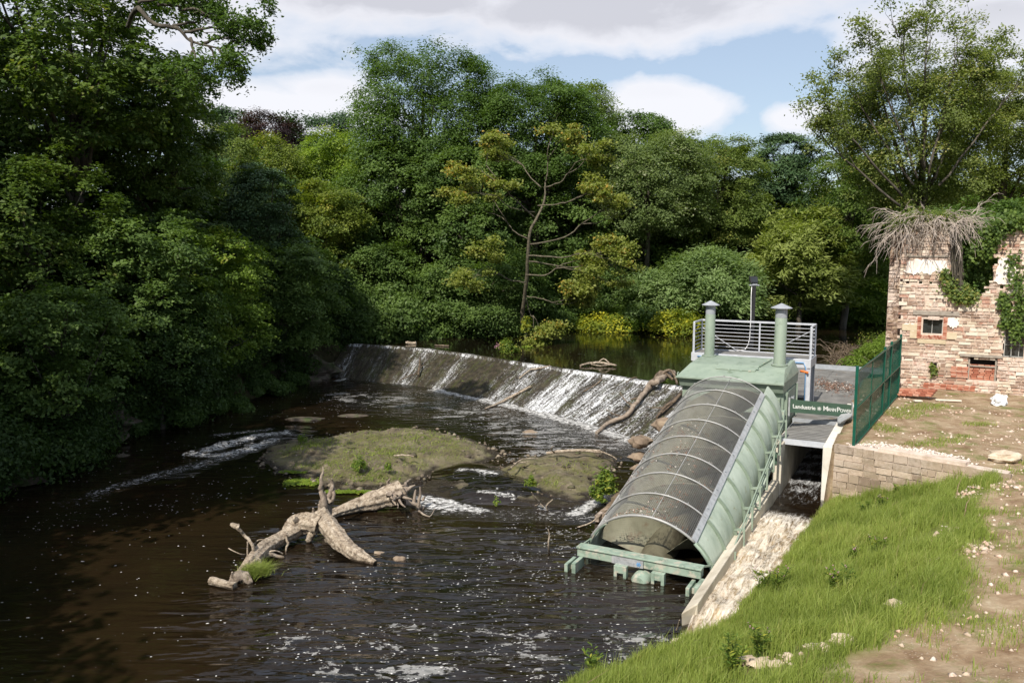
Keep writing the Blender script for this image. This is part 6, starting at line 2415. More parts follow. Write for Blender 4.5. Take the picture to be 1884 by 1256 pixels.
# undergrowth hugging both water edges
def edge_growth(name, label, line, mat, seed, rr0, n, ls, off=(0, 0), zr=(.2, 1.2)):
    rs = np.random.RandomState(seed)
    P_ = np.array(line)
    L_ = np.concatenate([[0], np.cumsum(np.hypot(*np.diff(P_, axis=0).T))])
    u = rs.rand(n) * L_[-1]
    x = np.interp(u, L_, P_[:, 0]) + off[0] + rs.randn(n) * .7
    y = np.interp(u, L_, P_[:, 1]) + off[1] + rs.randn(n) * .7
    z = ground_z(x, y)
    z = np.maximum(z, 0) + zr[0] + rs.rand(n) * zr[1]
    Vs_, Fs_, R_, b = [], [], [], 0
    for i in range(n):
        r = rr0 * (.6 + .8 * rs.rand())
        k = int(900 * (r / rr0) ** 2)
        q = unit(rs.randn(k, 3) + np.array([0, -.2, .4]))
        P = np.array([x[i], y[i], z[i]]) + q * r * (.6 + .5 * rs.rand(k, 1)) * np.array([1, 1, .7])
        N = unit(q + rs.randn(k, 3) * .6 + np.array([0, 0, .3]))
        ll = ls * (.7 + .6 * rs.rand(k))
        V, F = leaves(P, N, ll, ll * .5, rs)
        Vs_.append(V); Fs_.append(F + b); R_.append(np.full(k, .5 * rs.rand()) + .5 * rs.rand(k)); b += len(V)
    o = np_mesh(name, np.concatenate(Vs_), np.concatenate(Fs_), L[mat], attrs=[('rnd', 'FACE', np.concatenate(R_))])
    return tag(o, label, 'undergrowth', kind='stuff')


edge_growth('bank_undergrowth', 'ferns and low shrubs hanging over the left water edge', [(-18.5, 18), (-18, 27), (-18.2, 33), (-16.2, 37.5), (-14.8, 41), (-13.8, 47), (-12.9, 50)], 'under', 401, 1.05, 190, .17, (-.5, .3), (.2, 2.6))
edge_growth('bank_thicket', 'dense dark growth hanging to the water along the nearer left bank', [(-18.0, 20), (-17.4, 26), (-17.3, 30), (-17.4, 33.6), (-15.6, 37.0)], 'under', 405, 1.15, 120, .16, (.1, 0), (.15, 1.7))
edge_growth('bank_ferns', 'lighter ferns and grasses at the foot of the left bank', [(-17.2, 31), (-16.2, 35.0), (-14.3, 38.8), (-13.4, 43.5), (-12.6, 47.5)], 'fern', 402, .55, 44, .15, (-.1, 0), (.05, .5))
edge_growth('far_undergrowth', 'low bushes along the far waterline', [(-10.5, 54.5), (-5.5, 55.8), (-1.5, 59.3), (2.4, 61.8), (5.8, 63.8), (11.3, 66), (26, 71), (34, 73.5)], 'sycamore', 403, 1.35, 230, .26, (0, 1.0), (.1, 3.2))
edge_growth('near_weeds', 'weeds on the river bank behind the deck', [(17.6, 41), (19.5, 44), (22, 47.5), (25, 50)], 'hazel', 404, .6, 34, .13, (.3, 0), (.1, .4))

# ------------------------------------------------------------------ open branching trees and single plants
def branching(mb, tips, start, dirv, length, rad, depth, rg, spread=.6, upb=.15, seg=4, wob=.25, kids=(2, 3), shrink=.72):
    """recursive limbs; fills tips with end points"""
    p = Vector(start)
    d = Vector(dirv).normalized()
    pts = [(*p, rad)]
    for i in range(seg):
        d = (d + Vector((rg.uniform(-1, 1), rg.uniform(-1, 1), rg.uniform(-1, 1))) * wob + Vector((0, 0, upb * .3))).normalized()
        p = p + d * (length / seg)
        pts.append((*p, rad * (1 - .45 * (i + 1) / seg)))
        if depth > 0 and i >= 1 and rg.random() < .45:
            dd = (d + Vector((rg.uniform(-1, 1), rg.uniform(-1, 1), rg.uniform(-.6, 1))) * spread).normalized()
            branching(mb, tips, p, dd, length * shrink * rg.uniform(.5, .9), rad * .45, depth - 1, rg, spread, upb, seg, wob, kids, shrink)
    mb.tube([q[:3] for q in pts], [q[3] for q in pts], 7 if rad > .05 else 5, cap=True)
    if depth == 0:
        tips.append((p, d))
        return
    for k in range(rg.randint(*kids)):
        dd = (d + Vector((rg.uniform(-1, 1), rg.uniform(-1, 1), rg.uniform(-.7, .9))) * spread).normalized()
        branching(mb, tips, p, dd, length * shrink * rg.uniform(.75, 1.1), rad * .52, depth - 1, rg, spread, upb, seg, wob, kids, shrink)


def tip_leaves(rs, tips, r, per, ls, flat=.55, wl=.7):
    c = np.array([tuple(t[0]) for t in tips])
    m = len(c)
    k = np.repeat(np.arange(m), per)
    rr = r * (.5 + .8 * rs.rand(m))
    q = rs.randn(len(k), 3) * .5
    P = c[k] + q * rr[k][:, None] * np.array([1, 1, flat])
    N = unit(np.array([0, -.2, .8]) + rs.randn(len(k), 3) * .55)
    ll = ls * (.7 + .6 * rs.rand(len(k)))
    V, F = leaves(P, N, ll, ll * wl, rs)
    return V, F, .5 * rs.rand(m)[k] + .5 * rs.rand(len(k))


# the sparse, turning sycamore in front of the dark wall of trees
rg = random.Random(31)
d0 = 53.0
base_ = D(968, 640, d0)
gz_ = float(ground_z(np.array([base_.x]), np.array([d0 + 4]))[0])
sp = empty('sparse_sycamore', (base_.x, d0, 1.2), 'half bare sycamore with yellowing leaves and pale limbs, leaning over the river in the centre', 'tree', TG)
mb = MB()
tips = []
limb(mb, [(base_.x + .5, d0 + 4, gz_ - .3, .16), (*D(962, 590, d0 + 3), .14), (*D(970, 500, d0 + 1), .12), (*D(975, 430, d0), .10), (*D(1000, 375, d0), .08), (*D(1003, 335, d0), .04)], rg, 5, .25, 8, .05)
for (sx_, sy_, ex, ey, r_, ln) in ((968, 520, 905, 500, .08, 2.0), (968, 505, 1040, 490, .08, 2.2), (970, 545, 1030, 560, .06, 1.8), (972, 470, 1080, 470, .08, 2.2), (975, 440, 920, 400, .08, 2.2), (985, 400, 905, 320, .09, 2.3),
                             (990, 380, 1060, 370, .08, 2.1), (1000, 345, 1060, 310, .08, 2.0), (995, 345, 950, 290, .08, 2.0), (1003, 335, 1010, 285, .08, 1.8), (975, 450, 1100, 400, .08, 2.3), (968, 550, 985, 590, .05, 1.5),
                             (985, 390, 890, 350, .06, 2.0), (972, 480, 1125, 485, .07, 2.2)):
    s_ = D(sx_, sy_, d0 + rg.uniform(-.3, .3))
    e_ = D(ex, ey, d0 - rg.uniform(-.8, 2.0))
    mid = s_.lerp(e_, .5) + Vector((0, 0, rg.uniform(-.5, .1)))
    e2 = s_.lerp(e_, .75)
    limb(mb, [(*s_, r_ * .6), (*mid, r_ * .5), (*e2, r_ * .4)], rg, 4, 1.0, 7, .08)
    for q in range(2):
        branching(mb, tips, e2, (e_ - s_).normalized() + Vector((0, 0, .1)), ln * .72, r_ * .45, 3, rg, .8, .0, 3, .35, (1, 2), .72)
mb.build('trunk', M['barksyc'], sp, smooth=True)
rs = np.random.RandomState(12)
ztop_ = D(1000, 238, d0).z
tp_ = [t for t in tips if rs.rand() < .8 and t[0].z < ztop_]
print('sparse tips', len(tp_))
V, F, rnd = tip_leaves(rs, tp_, .55, max(20, 34000 // len(tp_)), .18, .5)
np_mesh('crown', V, F, L['dying'], sp, attrs=[('rnd', 'FACE', rnd)])

# bough of the big oak reaching right across the sky
rg = random.Random(5)
ob = corner_oak
mb = MB()
tips = []
do = 29.0
limb(mb, [(*D(235, 50, 32), .08), (*D(245, 25, 30), .08), (*D(255, 15, 29), .075)], rg, 5, .12, 10, .05)
main = [(255, 15), (285, 45), (325, 52), (350, 75), (385, 85), (420, 92), (440, 100)]
limb(mb, [(*D(a, b, do), r) for (a, b), r in zip(main, (.075, .07, .06, .05, .035, .025, .015))], rg, 4, .3, 8, .05)
for (ax_, ay_, bx_, by_) in ((255, 5, 330, -5), (260, -20, 400, -20), (330, 20, 395, 30), (350, 72, 365, 130), (385, 85, 400, 125), (400, 88, 425, 118), (320, 50, 372, 40), (290, 10, 350, 22), (340, 60, 440, 62), (375, 82, 430, 70), (262, 0, 470, -12), (355, 95, 345, 130), (410, 92, 448, 78)):
    s_, e_ = D(ax_, ay_, do), D(bx_, by_, do - rg.uniform(-.8, .8))
    mid = s_.lerp(e_, .5) + Vector((0, 0, rg.uniform(-.1, .25)))
    limb(mb, [(*s_, .055), (*mid, .04), (*s_.lerp(e_, .8), .025)], rg, 4, .6, 6, .05)
    for f in (.35, .6, .8, .95):
        branching(mb, tips, s_.lerp(e_, f), (e_ - s_).normalized() + Vector((0, 0, rg.uniform(-.3, .3))), .50, .016, 2, rg, .8, .1, 3, .3, (2, 3), .75)
mb.build('bough', M['bark'], ob, smooth=True)
rs = np.random.RandomState(15)
V, F, rnd = tip_leaves(rs, tips, .30, 19, .135, .7, .55)
np_mesh('bough_foliage', V, F, L['oakdark'], ob, attrs=[('rnd', 'FACE', rnd)])

# open twiggy tops on the tall ash
rg = random.Random(9)
at = tall_ash
mb = MB()
tips = []
for (ax_, ay_, bx_, by_, n_) in ((1690, 330, 1600, 90, 3), (1700, 320, 1650, 55, 3), (1700, 310, 1705, 45, 3), (1710, 320, 1770, 60, 3), (1680, 340, 1560, 160, 3), (1660, 360, 1520, 200, 3), (1655, 380, 1505, 250, 2), (1720, 330, 1830, 100, 3), (1730, 340, 1875, 150, 3)):
    s_, e_ = D(ax_, ay_, 46 + rg.uniform(-1, 1)), D(bx_, by_, 46 - rg.uniform(-2, 2))
    mid = s_.lerp(e_, .5) + Vector((rg.uniform(-.3, .3), 0, rg.uniform(-.1, .5)))
    limb(mb, [(*s_, .07), (*mid, .05), (*s_.lerp(e_, .85), .025)], rg, 4, .8, 6, .05)
    for f in (.55, .7, .8, .9, 1.0):
        branching(mb, tips, s_.lerp(e_, f * .95), (e_ - s_).normalized() * 1.2, 1.1, .03, 2, rg, .7, .2, 3, .25, (1, 2), .75)
mb.build('limbs', M['bark'], at, smooth=True)
rs = np.random.RandomState(16)
V, F, rnd = tip_leaves(rs, tips, .62, 58, .18, .7, .5)
np_mesh('outer_foliage', V, F, L['ash'], at, attrs=[('rnd', 'FACE', rnd)])

# ------------------------------------------------------------------ dead vine and ivy on the ruin
rg = random.Random(41)


def dead_vine(c_px, reach, n, label, seed, droop=.5, leafn=260, hang=0):
    rg = random.Random(seed)
    e = empty('dead_vine', RP(c_px[0][0], 0, 8), label, 'vine')
    mb = MB()
    tips = []
    for i in range(n):
        a, b = c_px[rg.randrange(len(c_px))]
        p = RP(a, rg.uniform(-.15, .35), b)
        an = rg.uniform(0, 2 * math.pi)
        d = Vector((math.cos(an) * 1.2, math.sin(an) * .8 - .25, rg.uniform(-.3, .22)))
        ln = reach * rg.uniform(.4, 1.0)
        pts = [(*p, .022)]
        for k in range(6):
            d = (d + Vector((rg.uniform(-.6, .6), rg.uniform(-.6, .6), rg.uniform(-.45, .4) - droop * .30))).normalized()
            p = p + d * ln / 6
            pts.append((*p, .022 * (1 - k / 7)))
            for q in ((p,) if k < 1 else (p, p - d * ln / 12)):
                dd = (d + Vector((rg.uniform(-1, 1), rg.uniform(-1, 1), rg.uniform(-1, .5))) * .7).normalized()
                mb.tube([q, q + dd * ln * .12, q + (dd + Vector((0, 0, -.35))) * ln * .24], [.010, .008, .004], 4, cap=False)
        mb.tube([q[:3] for q in pts], [q[3] for q in pts], 5, cap=False)
        tips.append((p, d))
    for i in range(hang):
        a, b = c_px[rg.randrange(len(c_px))]
        p = RP(a, -.14 - rg.random() * .06, b)
        pts = [(*p, .016)]
        for k in range(6):
            p = p + Vector((rg.uniform(-.07, .07), rg.uniform(-.02, .02), -rg.uniform(.12, .3)))
            pts.append((*p, .014))
        mb.tube([q[:3] for q in pts], [q[3] for q in pts], 4, cap=False)
    mb.build('stems', M['vine'], e, smooth=True)
    rs = np.random.RandomState(seed)
    cc = np.array([tuple(RP(a, .0, b)) for a, b in c_px])
    k = rs.randint(0, len(cc), leafn * 8)
    P = cc[k] + rs.randn(len(k), 3) * np.array([.30, .22, .16])
    N = unit(rs.randn(len(k), 3) + np.array([0, -.5, .6]))
    V, F = leaves(P, N, .07 * (.6 + .8 * rs.rand(len(k))), .045, rs)
    np_mesh('dry_foliage', V, F, L['olive'], e, attrs=[('rnd', 'FACE', rs.rand(len(k)))])
    return e


dead_vine([kz(x, y) for x, y in ((1662, 412), (1675, 402), (1690, 396), (1705, 400), (1720, 402), (1672, 408), (1655, 415))], 2.1, 74, 'grey dead creeper spraying from the left part of the ruin top', 51, .30, 520, 14)
dead_vine([kz(x, y) for x, y in ((1735, 400), (1748, 404), (1756, 408), (1750, 402))], 1.9, 46, 'pale bare creeper branches on the right end of the ruin top', 52, .15, 160, 0)
# the thick hanging root column
e = empty('dead_vine', RP(*kz(1757, 480)[:1], 0, 5), 'brown column of dead ivy stems hanging down the ruin beside the gap', 'vine')
mb = MB()
for i in range(46):
    x0_, x1_ = rg.uniform(1748, 1764), rg.uniform(1752, 1775)
    a, b = kz(x0_, 415 + rg.uniform(-8, 10)), kz(x1_, rg.uniform(500, 560))
    a_, b_2 = RP(a[0], -.14 - .1 * rg.random(), a[1]), RP(b[0], -.12 - .1 * rg.random(), b[1])
    m1 = a_.lerp(b_2, .4) + Vector((rg.uniform(-.1, .1), rg.uniform(-.05, .05), 0))
    limb(mb, [(*a_, .03), (*m1, .028), (*b_2, .012)], rg, 4, .8, 5, .05)
mb.build('stems', M['bark'], e, smooth=True)


def ivy(name, label, pxs_, n, ls, mat, seed, dep=-.14, sig=(.16, .05, .16), cat='ivy'):
    rs = np.random.RandomState(seed)
    cc = np.array([tuple(RP(*((lambda t: (t[0], dep, t[1]))(kz(x, y))))) for x, y in pxs_])
    k = rs.randint(0, len(cc) - 1, n)
    t = rs.rand(n, 1)
    P = cc[k] * (1 - t) + cc[k + 1] * t + rs.randn(n, 3) * np.array([sig[0], sig[1], sig[2]])
    N = unit(rs.randn(n, 3) * .6 + np.array([-.46, -.89, .5]))
    ll = ls * (.6 + .8 * rs.rand(n))
    V, F = leaves(P, N, ll, ll * .85, rs)
    o = np_mesh(name, V, F, L[mat], attrs=[('rnd', 'FACE', rs.rand(n))])
    return tag(o, label, cat)


ivy('ivy', 'green ivy over the top and right side of the gap in the ruin', [(1800, 470), (1812, 450), (1828, 430), (1845, 415), (1870, 405), (1890, 408)], 1700, .12, 'ivy', 61, sig=(.28, .22, .18))
ivy('ivy', 'ivy curtain hanging down the ruin near the right frame edge', [(1868, 470), (1866, 500), (1872, 530), (1878, 560), (1872, 590), (1868, 625), (1880, 600), (1886, 540)], 750, .12, 'ivy', 62, sig=(.17, .05, .14))
ivy('ivy', 'small ivy patch left of the right hand ruin window', [(1846, 545), (1848, 560), (1853, 580), (1846, 600)], 620, .12, 'ivy', 63, sig=(.11, .05, .10))
ivy('ivy', 'tangle of ivy where the dead column meets the broken wall', [(1738, 500), (1750, 530), (1762, 545), (1775, 550), (1790, 548), (1760, 520)], 1500, .10, 'olive', 64, sig=(.16, .07, .12))
ivy('ivy', 'tiny ivy tuft low on the ruin wall below the window', [(1714, 672), (1720, 680), (1716, 688)], 260, .08, 'olive', 65, sig=(.06, .04, .06))
ivy('ivy', 'dark bush of leaves filling the gap behind the broken wall', [(1770, 470), (1785, 440), (1800, 420), (1790, 500), (1775, 520), (1810, 500), (1815, 460)], 5200, .16, 'oakdark', 66, dep=1.6, sig=(.45, .45, .38))

# brown brush pile behind the deck
rg = random.Random(66)
e = empty('brush_pile', G(1570, 660, 1.6), 'heap of dead brown branches on the bank behind the deck', 'brush pile')
mb = MB()
for i in range(150):
    c = G(rg.uniform(1530, 1625), rg.uniform(640, 678), 1.75)
    an = rg.uniform(0, 6.28)
    d = Vector((math.cos(an), math.sin(an), rg.uniform(.0, .7))).normalized()
    ln = rg.uniform(.7, 2.0)
    p1 = c + d * ln * .5 + Vector((0, 0, .15))
    p2 = c + Vector((d.x, d.y, .1)) * ln + Vector((0, 0, .1))
    mb.tube([c, p1, p2], [.025, .018, .007], 4, cap=False)
mb.build('branches', M['wetwood'], e, smooth=True)
rs = np.random.RandomState(67)
n = 2600
P = np.array([tuple(G(a, b, 1.75)) for a, b in zip(rs.uniform(1530, 1628, n), rs.uniform(640, 682, n))]) + rs.randn(n, 3) * np.array([.2, .2, .22]) + np.array([0, 0, .15])
V, F = leaves(P, unit(rs.randn(n, 3) + np.array([0, 0, .6])), .08, .045, rs)
np_mesh('dead_leaves', V, F, L['deadtwig'], e, attrs=[('rnd', 'FACE', rs.rand(n))])
n = 1300
P = np.array([tuple(G(a, b, 1.8)) for a, b in zip(rs.uniform(1585, 1630, n), rs.uniform(625, 668, n))]) + rs.randn(n, 3) * .25 + np.array([0, 0, .2])
V, F = leaves(P, unit(rs.randn(n, 3) + np.array([0, 0, .6])), .09, .05, rs)
o = np_mesh('willowherb_clump', V, F, L['weed'], attrs=[('rnd', 'FACE', rs.rand(n))])
tag(o, 'weedy clump beside the brush pile, against the ruin corner', 'plant')


# ------------------------------------------------------------------ grass
def blades(name, x, y, z, h, wd_, mat, rs, lean=.35, label=None, cat=None, kind=None, parent=None, rnd=None, wind=(.15, 0)):
    n = len(x)
    an = rs.rand(n) * 6.283
    sx_, sy_ = np.cos(an), np.sin(an)
    la = rs.rand(n) * 6.283
    lx, ly = np.cos(la) * lean * rs.rand(n) + wind[0], np.sin(la) * lean * rs.rand(n) + wind[1]
    b = np.stack([x, y, z], 1)
    S = np.stack([sx_, sy_, 0 * sx_], 1)
    Ld = np.stack([lx, ly, np.ones(n)], 1)
    Ld2 = np.stack([lx * 2.6, ly * 2.6, np.ones(n) * .92], 1)
    w_ = (wd_ * (.6 + .8 * rs.rand(n)))[:, None]
    hh = h[:, None]
    V = np.stack([b - S * w_ / 2, b + S * w_ / 2, b + Ld * hh * .55 + S * w_ * .38, b + Ld * hh * .55 - S * w_ * .38, b + Ld2 * hh], 1)
    i = np.arange(n) * 5
    F4 = np.stack([i, i + 1, i + 2, i + 3], 1)
    F3 = np.stack([i + 3, i + 2, i + 4], 1)
    if rnd is None: rnd = rs.rand(n)
    o = np_mesh(name, V.reshape(-1, 3), [F4, F3], L[mat], parent, attrs=[('rnd', 'FACE', np.concatenate([rnd, rnd]))])
    if label: tag(o, label, cat, kind=kind)
    return o


rs = np.random.RandomState(90)
n = 640000
x = -1 + 17 * rs.rand(n)
y = 8.5 + 22 * rs.rand(n)
dl = sdist(x, y, LOW)
back = (x - SW0.x) * swn.x + (y - SW0.y) * swn.y
along = (x - SW0.x) * swd.x + (y - SW0.y) * swd.y
bare = yard_mask(x, y)
A_c = (x - 3.08) * UX + (y - 18.72) * UY
clump = fbm(x, y, 2.3, 3)
big_ = fbm(x + 5, y, .7, 3)
bank = (dl > .05) & ((back < -.02) | (along > 4.4)) & (A_c < 8.6)
pr_ = np.where(bank, 1 - bare * (1 - .16 * smooth(clump, .52, .62)), 0)
pr_ *= .35 + .65 * smooth(clump, .30, .52)
for (px, py, z_, r_) in ((1645, 1113, 1.55, .30), (1550, 1185, 1.5, .34), (1492, 1198, 1.35, .26), (1515, 1212, 1.35, .34), (1375, 1235, 1.05, .34), (1400, 1245, 1.1, .34), (1430, 1235, 1.15, .30), (1460, 1222, 1.25, .28), (1420, 1262, 1.2, .35),
                         (1700, 1020, 1.7, .35), (1780, 900, 1.8, .5), (1750, 960, 1.8, .45), (1600, 1235, 1.6, .35)):
    g_ = G(px, py, z_)
    pr_ *= .06 + .94 * smooth(np.hypot(x - g_.x, (y - g_.y) * .8) + .15 * (clump - .5), r_ * .6, r_ * 1.25)
# visible part only
u_ = x / np.maximum(y, .1)
vis = (u_ < .72) & (u_ > -.1)
m_ = (rs.rand(n) < pr_) & vis
x1, y1, b1, c1, g1 = x[m_], y[m_], bare[m_], clump[m_], big_[m_]
z1 = ground_z(x1, y1)
h1 = (.14 + .26 * rs.rand(len(x1))) * (1 - .5 * b1) * (.55 + .9 * smooth(c1, .35, .65)) * (.8 + .5 * g1)
rn = np.clip(.40 * rs.rand(len(x1)) + .95 * (g1 - .25) + .30 * (c1 - .2), 0, .93)
rn = np.where(rs.rand(len(x1)) < .05, .99, rn)
h1 = h1 * np.where(rs.rand(len(x1)) < .03, 1.5, 1.0) * .85 * (.45 + .55 * smooth(sdist(x1, y1, LOW), .1, .9))
blades('grass', x1, y1, z1 - .02, h1, .011 + .0 * h1, 'grass', rs, .24, 'tall green grass covering the right bank', 'grass', 'stuff', rnd=rn, wind=(.05, .02))
print('grass blades', len(x1))
# short turf patches on the yard
n = 60000
x = 9.5 + 9 * rs.rand(n)
y = 20 + 14 * rs.rand(n)
back = (x - SW0.x) * swn.x + (y - SW0.y) * swn.y
fx = (x - FA.x) * fn.x + (y - FA.y) * fn.y
fk = (x - FA.x) * fd.x + (y - FA.y) * fd.y
msk = np.zeros(n)
for (px, py, rx_, ry_) in ((1690, 752, 1.0, .9), (1660, 762, 1.0, 1.0), (1625, 785, .7, .9), (1700, 815, 1.0, .5), (1740, 808, .8, .5), (1600, 815, .35, .5), (1550, 800, .25, .5), (1715, 748, .9, .7), (1800, 780, .8, .5), (1770, 800, .4, .3)):
    g_ = G(px, py, 2.0)
    msk = np.maximum(msk, 1 - np.hypot((x - g_.x) / rx_, (y - g_.y) / ry_))
m_ = (back > .5) & (fx < -.05) & (rs.rand(n) < smooth(msk + .5 * (fbm(x, y, 2.2) - .5), .1, .6))
x1, y1 = x[m_], y[m_]
blades('turf_patches', x1, y1, ground_z(x1, y1) - .01, .05 + .13 * rs.rand(len(x1)), .013, 'grass', rs, .5, 'short grass patches on the bare yard', 'grass', 'stuff')


def ground_pt(px, py):
    """where the sight line meets the ground"""
    o = Vector((0, 0, CAM_H))
    r = ray(px, py)
    ts = np.linspace(8, 60, 1500)
    X_, Y_, Z_ = r.x * ts, r.y * ts, CAM_H + r.z * ts
    gz = ground_z(X_, Y_)
    i = int(np.argmax(Z_ < gz))
    return Vector((X_[i], Y_[i], gz[i]))


def leafy_plant(p, h, n_st, ls, label, mat='weed', flower=None, seed=1, name='flowering_plant', cat='plant', group=None, spread=.35, per=26):
    rg = random.Random(seed)
    rs = np.random.RandomState(seed)
    e = empty(name, p, label, cat, group)
    mb = MB()
    P, N, T = [], [], []
    tops = []
    for i in range(n_st):
        d = Vector((rg.uniform(-1, 1) * spread, rg.uniform(-1, 1) * spread, 1)).normalized()
        b = Vector(p) + Vector((rg.uniform(-.06, .06), rg.uniform(-.06, .06), -.02))
        t = b + d * h * rg.uniform(.7, 1.1)
        m = b.lerp(t, .5) + Vector((rg.uniform(-.03, .03), rg.uniform(-.03, .03), 0))
        mb.tube([b, m, t], [.008, .006, .003], 5, cap=False)
        tops.append(t)
        for k in range(per):
            f = rg.uniform(.2, 1)
            an = rg.uniform(0, 6.28)
            dv = Vector((math.cos(an), math.sin(an), rg.uniform(.1, .6)))
            P.append(b.lerp(t, f) + dv * ls * .55)
            T.append(dv)
            N.append(Vector((-dv.x * .4, -dv.y * .4, 1)) + Vector((rg.uniform(-.3, .3), rg.uniform(-.3, .3), 0)))
    mb.build('stems', L['fern'], e, smooth=True)
    P, N, T = [np.array([tuple(v) for v in q]) for q in (P, N, T)]
    V, F = leaves(P, unit(N), ls * (.6 + .7 * rs.rand(len(P))), ls * .33, rs, T)
    np_mesh('leaf_whorls', V, F, L[mat], e, attrs=[('rnd', 'FACE', rs.rand(len(P)))])
    if flower:
        n = 4 * len(tops)
        P = np.array([tuple(t) for t in tops]).repeat(4, 0) + rs.randn(n, 3) * .02
        V, F = leaves(P, unit(rs.randn(n, 3)), .032, .028, rs)
        np_mesh('flowers', V, F, L[flower], e, attrs=[('rnd', 'FACE', rs.rand(n))])
    return e


for i, (px, py, h, ns, fl_w, lab) in enumerate(((1541, 1092, .40, 7, 'pink', 'biggest leafy balsam plant in the middle of the grass'),
                                            (1560, 1085, .30, 3, None, 'small leafy sprout right of the biggest balsam plant'),
                                            (1612, 1022, .35, 5, 'pink', 'leafy balsam plant up the grass bank, right of the others'),
                                            (1562, 1035, .35, 4, 'pink', 'slim balsam plant between the two larger ones in the grass'),
                                            (1622, 944, .38, 5, 'pink', 'leafy balsam plant just below the block wall'),
                                            (1590, 945, .30, 3, None, 'small plant below the block wall, nearer the concrete end'),
                                            (1652, 916, .25, 4, None, 'low plant in the dark grass against the block wall'),
                                            (1405, 1092, .40, 6, 'pink', 'pink flowering plant leaning over the foaming tailrace'),
                                            (1430, 1090, .40, 6, 'pink', 'second pink flowering plant beside the tailrace, a step right'),
                                            (1398, 1210, .45, 6, 'pink', 'tall leafy weed by the stones near the bottom edge'),
                                            (1345, 1240, .40, 8, None, 'yellow green weed at the bottom edge left of the stones'),
                                            (1130, 1225, .50, 9, None, 'yellow green leafy plant at the water edge near the bottom'),
                                            (1065, 1232, .55, 8, None, 'leftmost leafy plant at the water edge, at the bottom of the bank'),
                                            (1090, 1248, .40, 8, None, 'short leafy plant between the two at the bottom water edge'))):
    leafy_plant(ground_pt(px, py), h * 1.45, ns, .12, lab, 'weed', fl_w, 100 + i, group='wild plants in the bank grass')
# weedy plants on rocks and weir
def weedclump(p, r, n, ls, label, mat='weed', seed=3, hz=.7, T=None, name='weed_clump', wl=.4):
    rs = np.random.RandomState(seed)
    cc_ = rs.randn(9, 3) * .42 * np.array([1, 1, .45])
    hh_ = .25 + .9 * rs.rand(9)
    ci = rs.randint(0, 9, n)
    st_ = rs.rand(n)
    q = cc_[ci] + rs.randn(n, 3) * .20 + np.array([0, 0, 1.0]) * (hh_[ci] * st_ * 1.5 - .3)[:, None]
    r_ = np.array([r[0], r[1], r[2]])
    q[:, 2] = np.maximum(q[:, 2], -.35)
    P = np.array(tuple(p)) + q * r_ + np.array([0, 0, r[2] * .4])
    N = unit(q + rs.randn(n, 3) * .6 + np.array([0, 0, .5]))
    V, F = leaves(P, N, ls * (.6 + .8 * rs.rand(n)), ls * wl, rs)
    o = np_mesh(name, V, F, L[mat], attrs=[('rnd', 'FACE', rs.rand(n))])
    return tag(o, label, 'plant')


weedclump(G(938, 650, 1.5), (.75, .5, .45), 1500, .16, 'leafy weeds with pinkish tops growing on the weir crest', 'weed', 5)
weedclump(G(915, 642, 1.75), (.20, .2, .25), 70, .09, 'pinkish seed heads on the left of the crest weeds', 'pink', 6)
weedclump(G(970, 640, 1.5), (.35, .3, .10), 380, .14, 'flat yellow green cushion right of the crest weeds', 'lime', 7)
weedclump(D(968, 612, 46.0), (.3, .3, .5), 420, .15, 'yellowish upright fronds behind the crest weeds', 'yellow', 8)
weedclump(G(1117, 905, .35), (.42, .5, .40), 1300, .15, 'yellow green weeds drooping beside the left edge of the wire mesh', 'weed', 9)
weedclump(G(1100, 920, .2), (.25, .3, .25), 420, .13, 'low weeds at the waterline left of the wire mesh', 'weed', 10)
weedclump(G(978, 893, .3), (.16, .16, .22), 260, .10, 'bright little plant on the front of the smaller rock shelf', 'lime', 11)
weedclump(G(913, 928, .1), (.10, .10, .18), 60, .08, 'tiny plant standing in the small cascade', 'lime', 12)
weedclump(G(1222, 712, 1.4), (.25, .25, .2), 300, .10, 'moss and weeds under the thick crooked branch', 'weed', 13)
weedclump(G(660, 862, .4), (.28, .25, .26), 420, .10, 'leafy plant in the middle of the broad mossy shelf', 'hazel', 14)
weedclump(G(715, 862, .4), (.16, .16, .18), 200, .09, 'small leafy plant right of the middle one on the broad mossy shelf', 'hazel', 15)
weedclump(G(555, 812, .35), (.22, .2, .2), 260, .09, 'weeds at the upstream left corner of the broad mossy shelf', 'hazel', 16)
weedclump(G(1550, 905, .5), (.08, .08, .1), 60, .07, 'little weed rooted in the block wall beside the concrete end', 'fern', 17)
# grassy tuft on the driftwood
rs = np.random.RandomState(55)
c = G(470, 1052, .12)
n = 2200
x1, y1 = c.x + rs.randn(n) * .14, c.y + rs.randn(n) * .13
o = blades('grass_tuft', x1, y1, np.full(n, .08), .12 + .16 * rs.rand(n), .010, 'grass', rs, .9, 'bright green grass tuft growing on the left end of the fallen tree', 'grass tuft')
# bright green algae mats at the shelf edge
for px0, px1, py, lab, sd_ in ((530, 585, 887, 'bright yellow green algae mat at the near left edge of the broad shelf', 1), (522, 560, 868, 'thin strip of algae left of the bright mat', 2), (600, 680, 905, 'pale green algae strip between shelf and driftwood log', 3)):
    rs = np.random.RandomState(sd_)
    n = 1500
    a, b = G(px0, py, .03), G(px1, py, .03)
    t = rs.rand(n)
    x1 = a.x + (b.x - a.x) * t + rs.randn(n) * .08
    y1 = a.y + (b.y - a.y) * t + rs.randn(n) * (.16 if sd_ == 1 else .07)
    P = np.stack([x1, y1, .03 + .02 * rs.rand(n)], 1)
    V, F = leaves(P, unit(np.array([0, 0, 1.0]) + rs.randn(n, 3) * .15), .10, .08, rs)
    o = np_mesh('algae_mat', V, F, L['lime'], attrs=[('rnd', 'FACE', rs.rand(n))])
    tag(o, lab, 'algae')
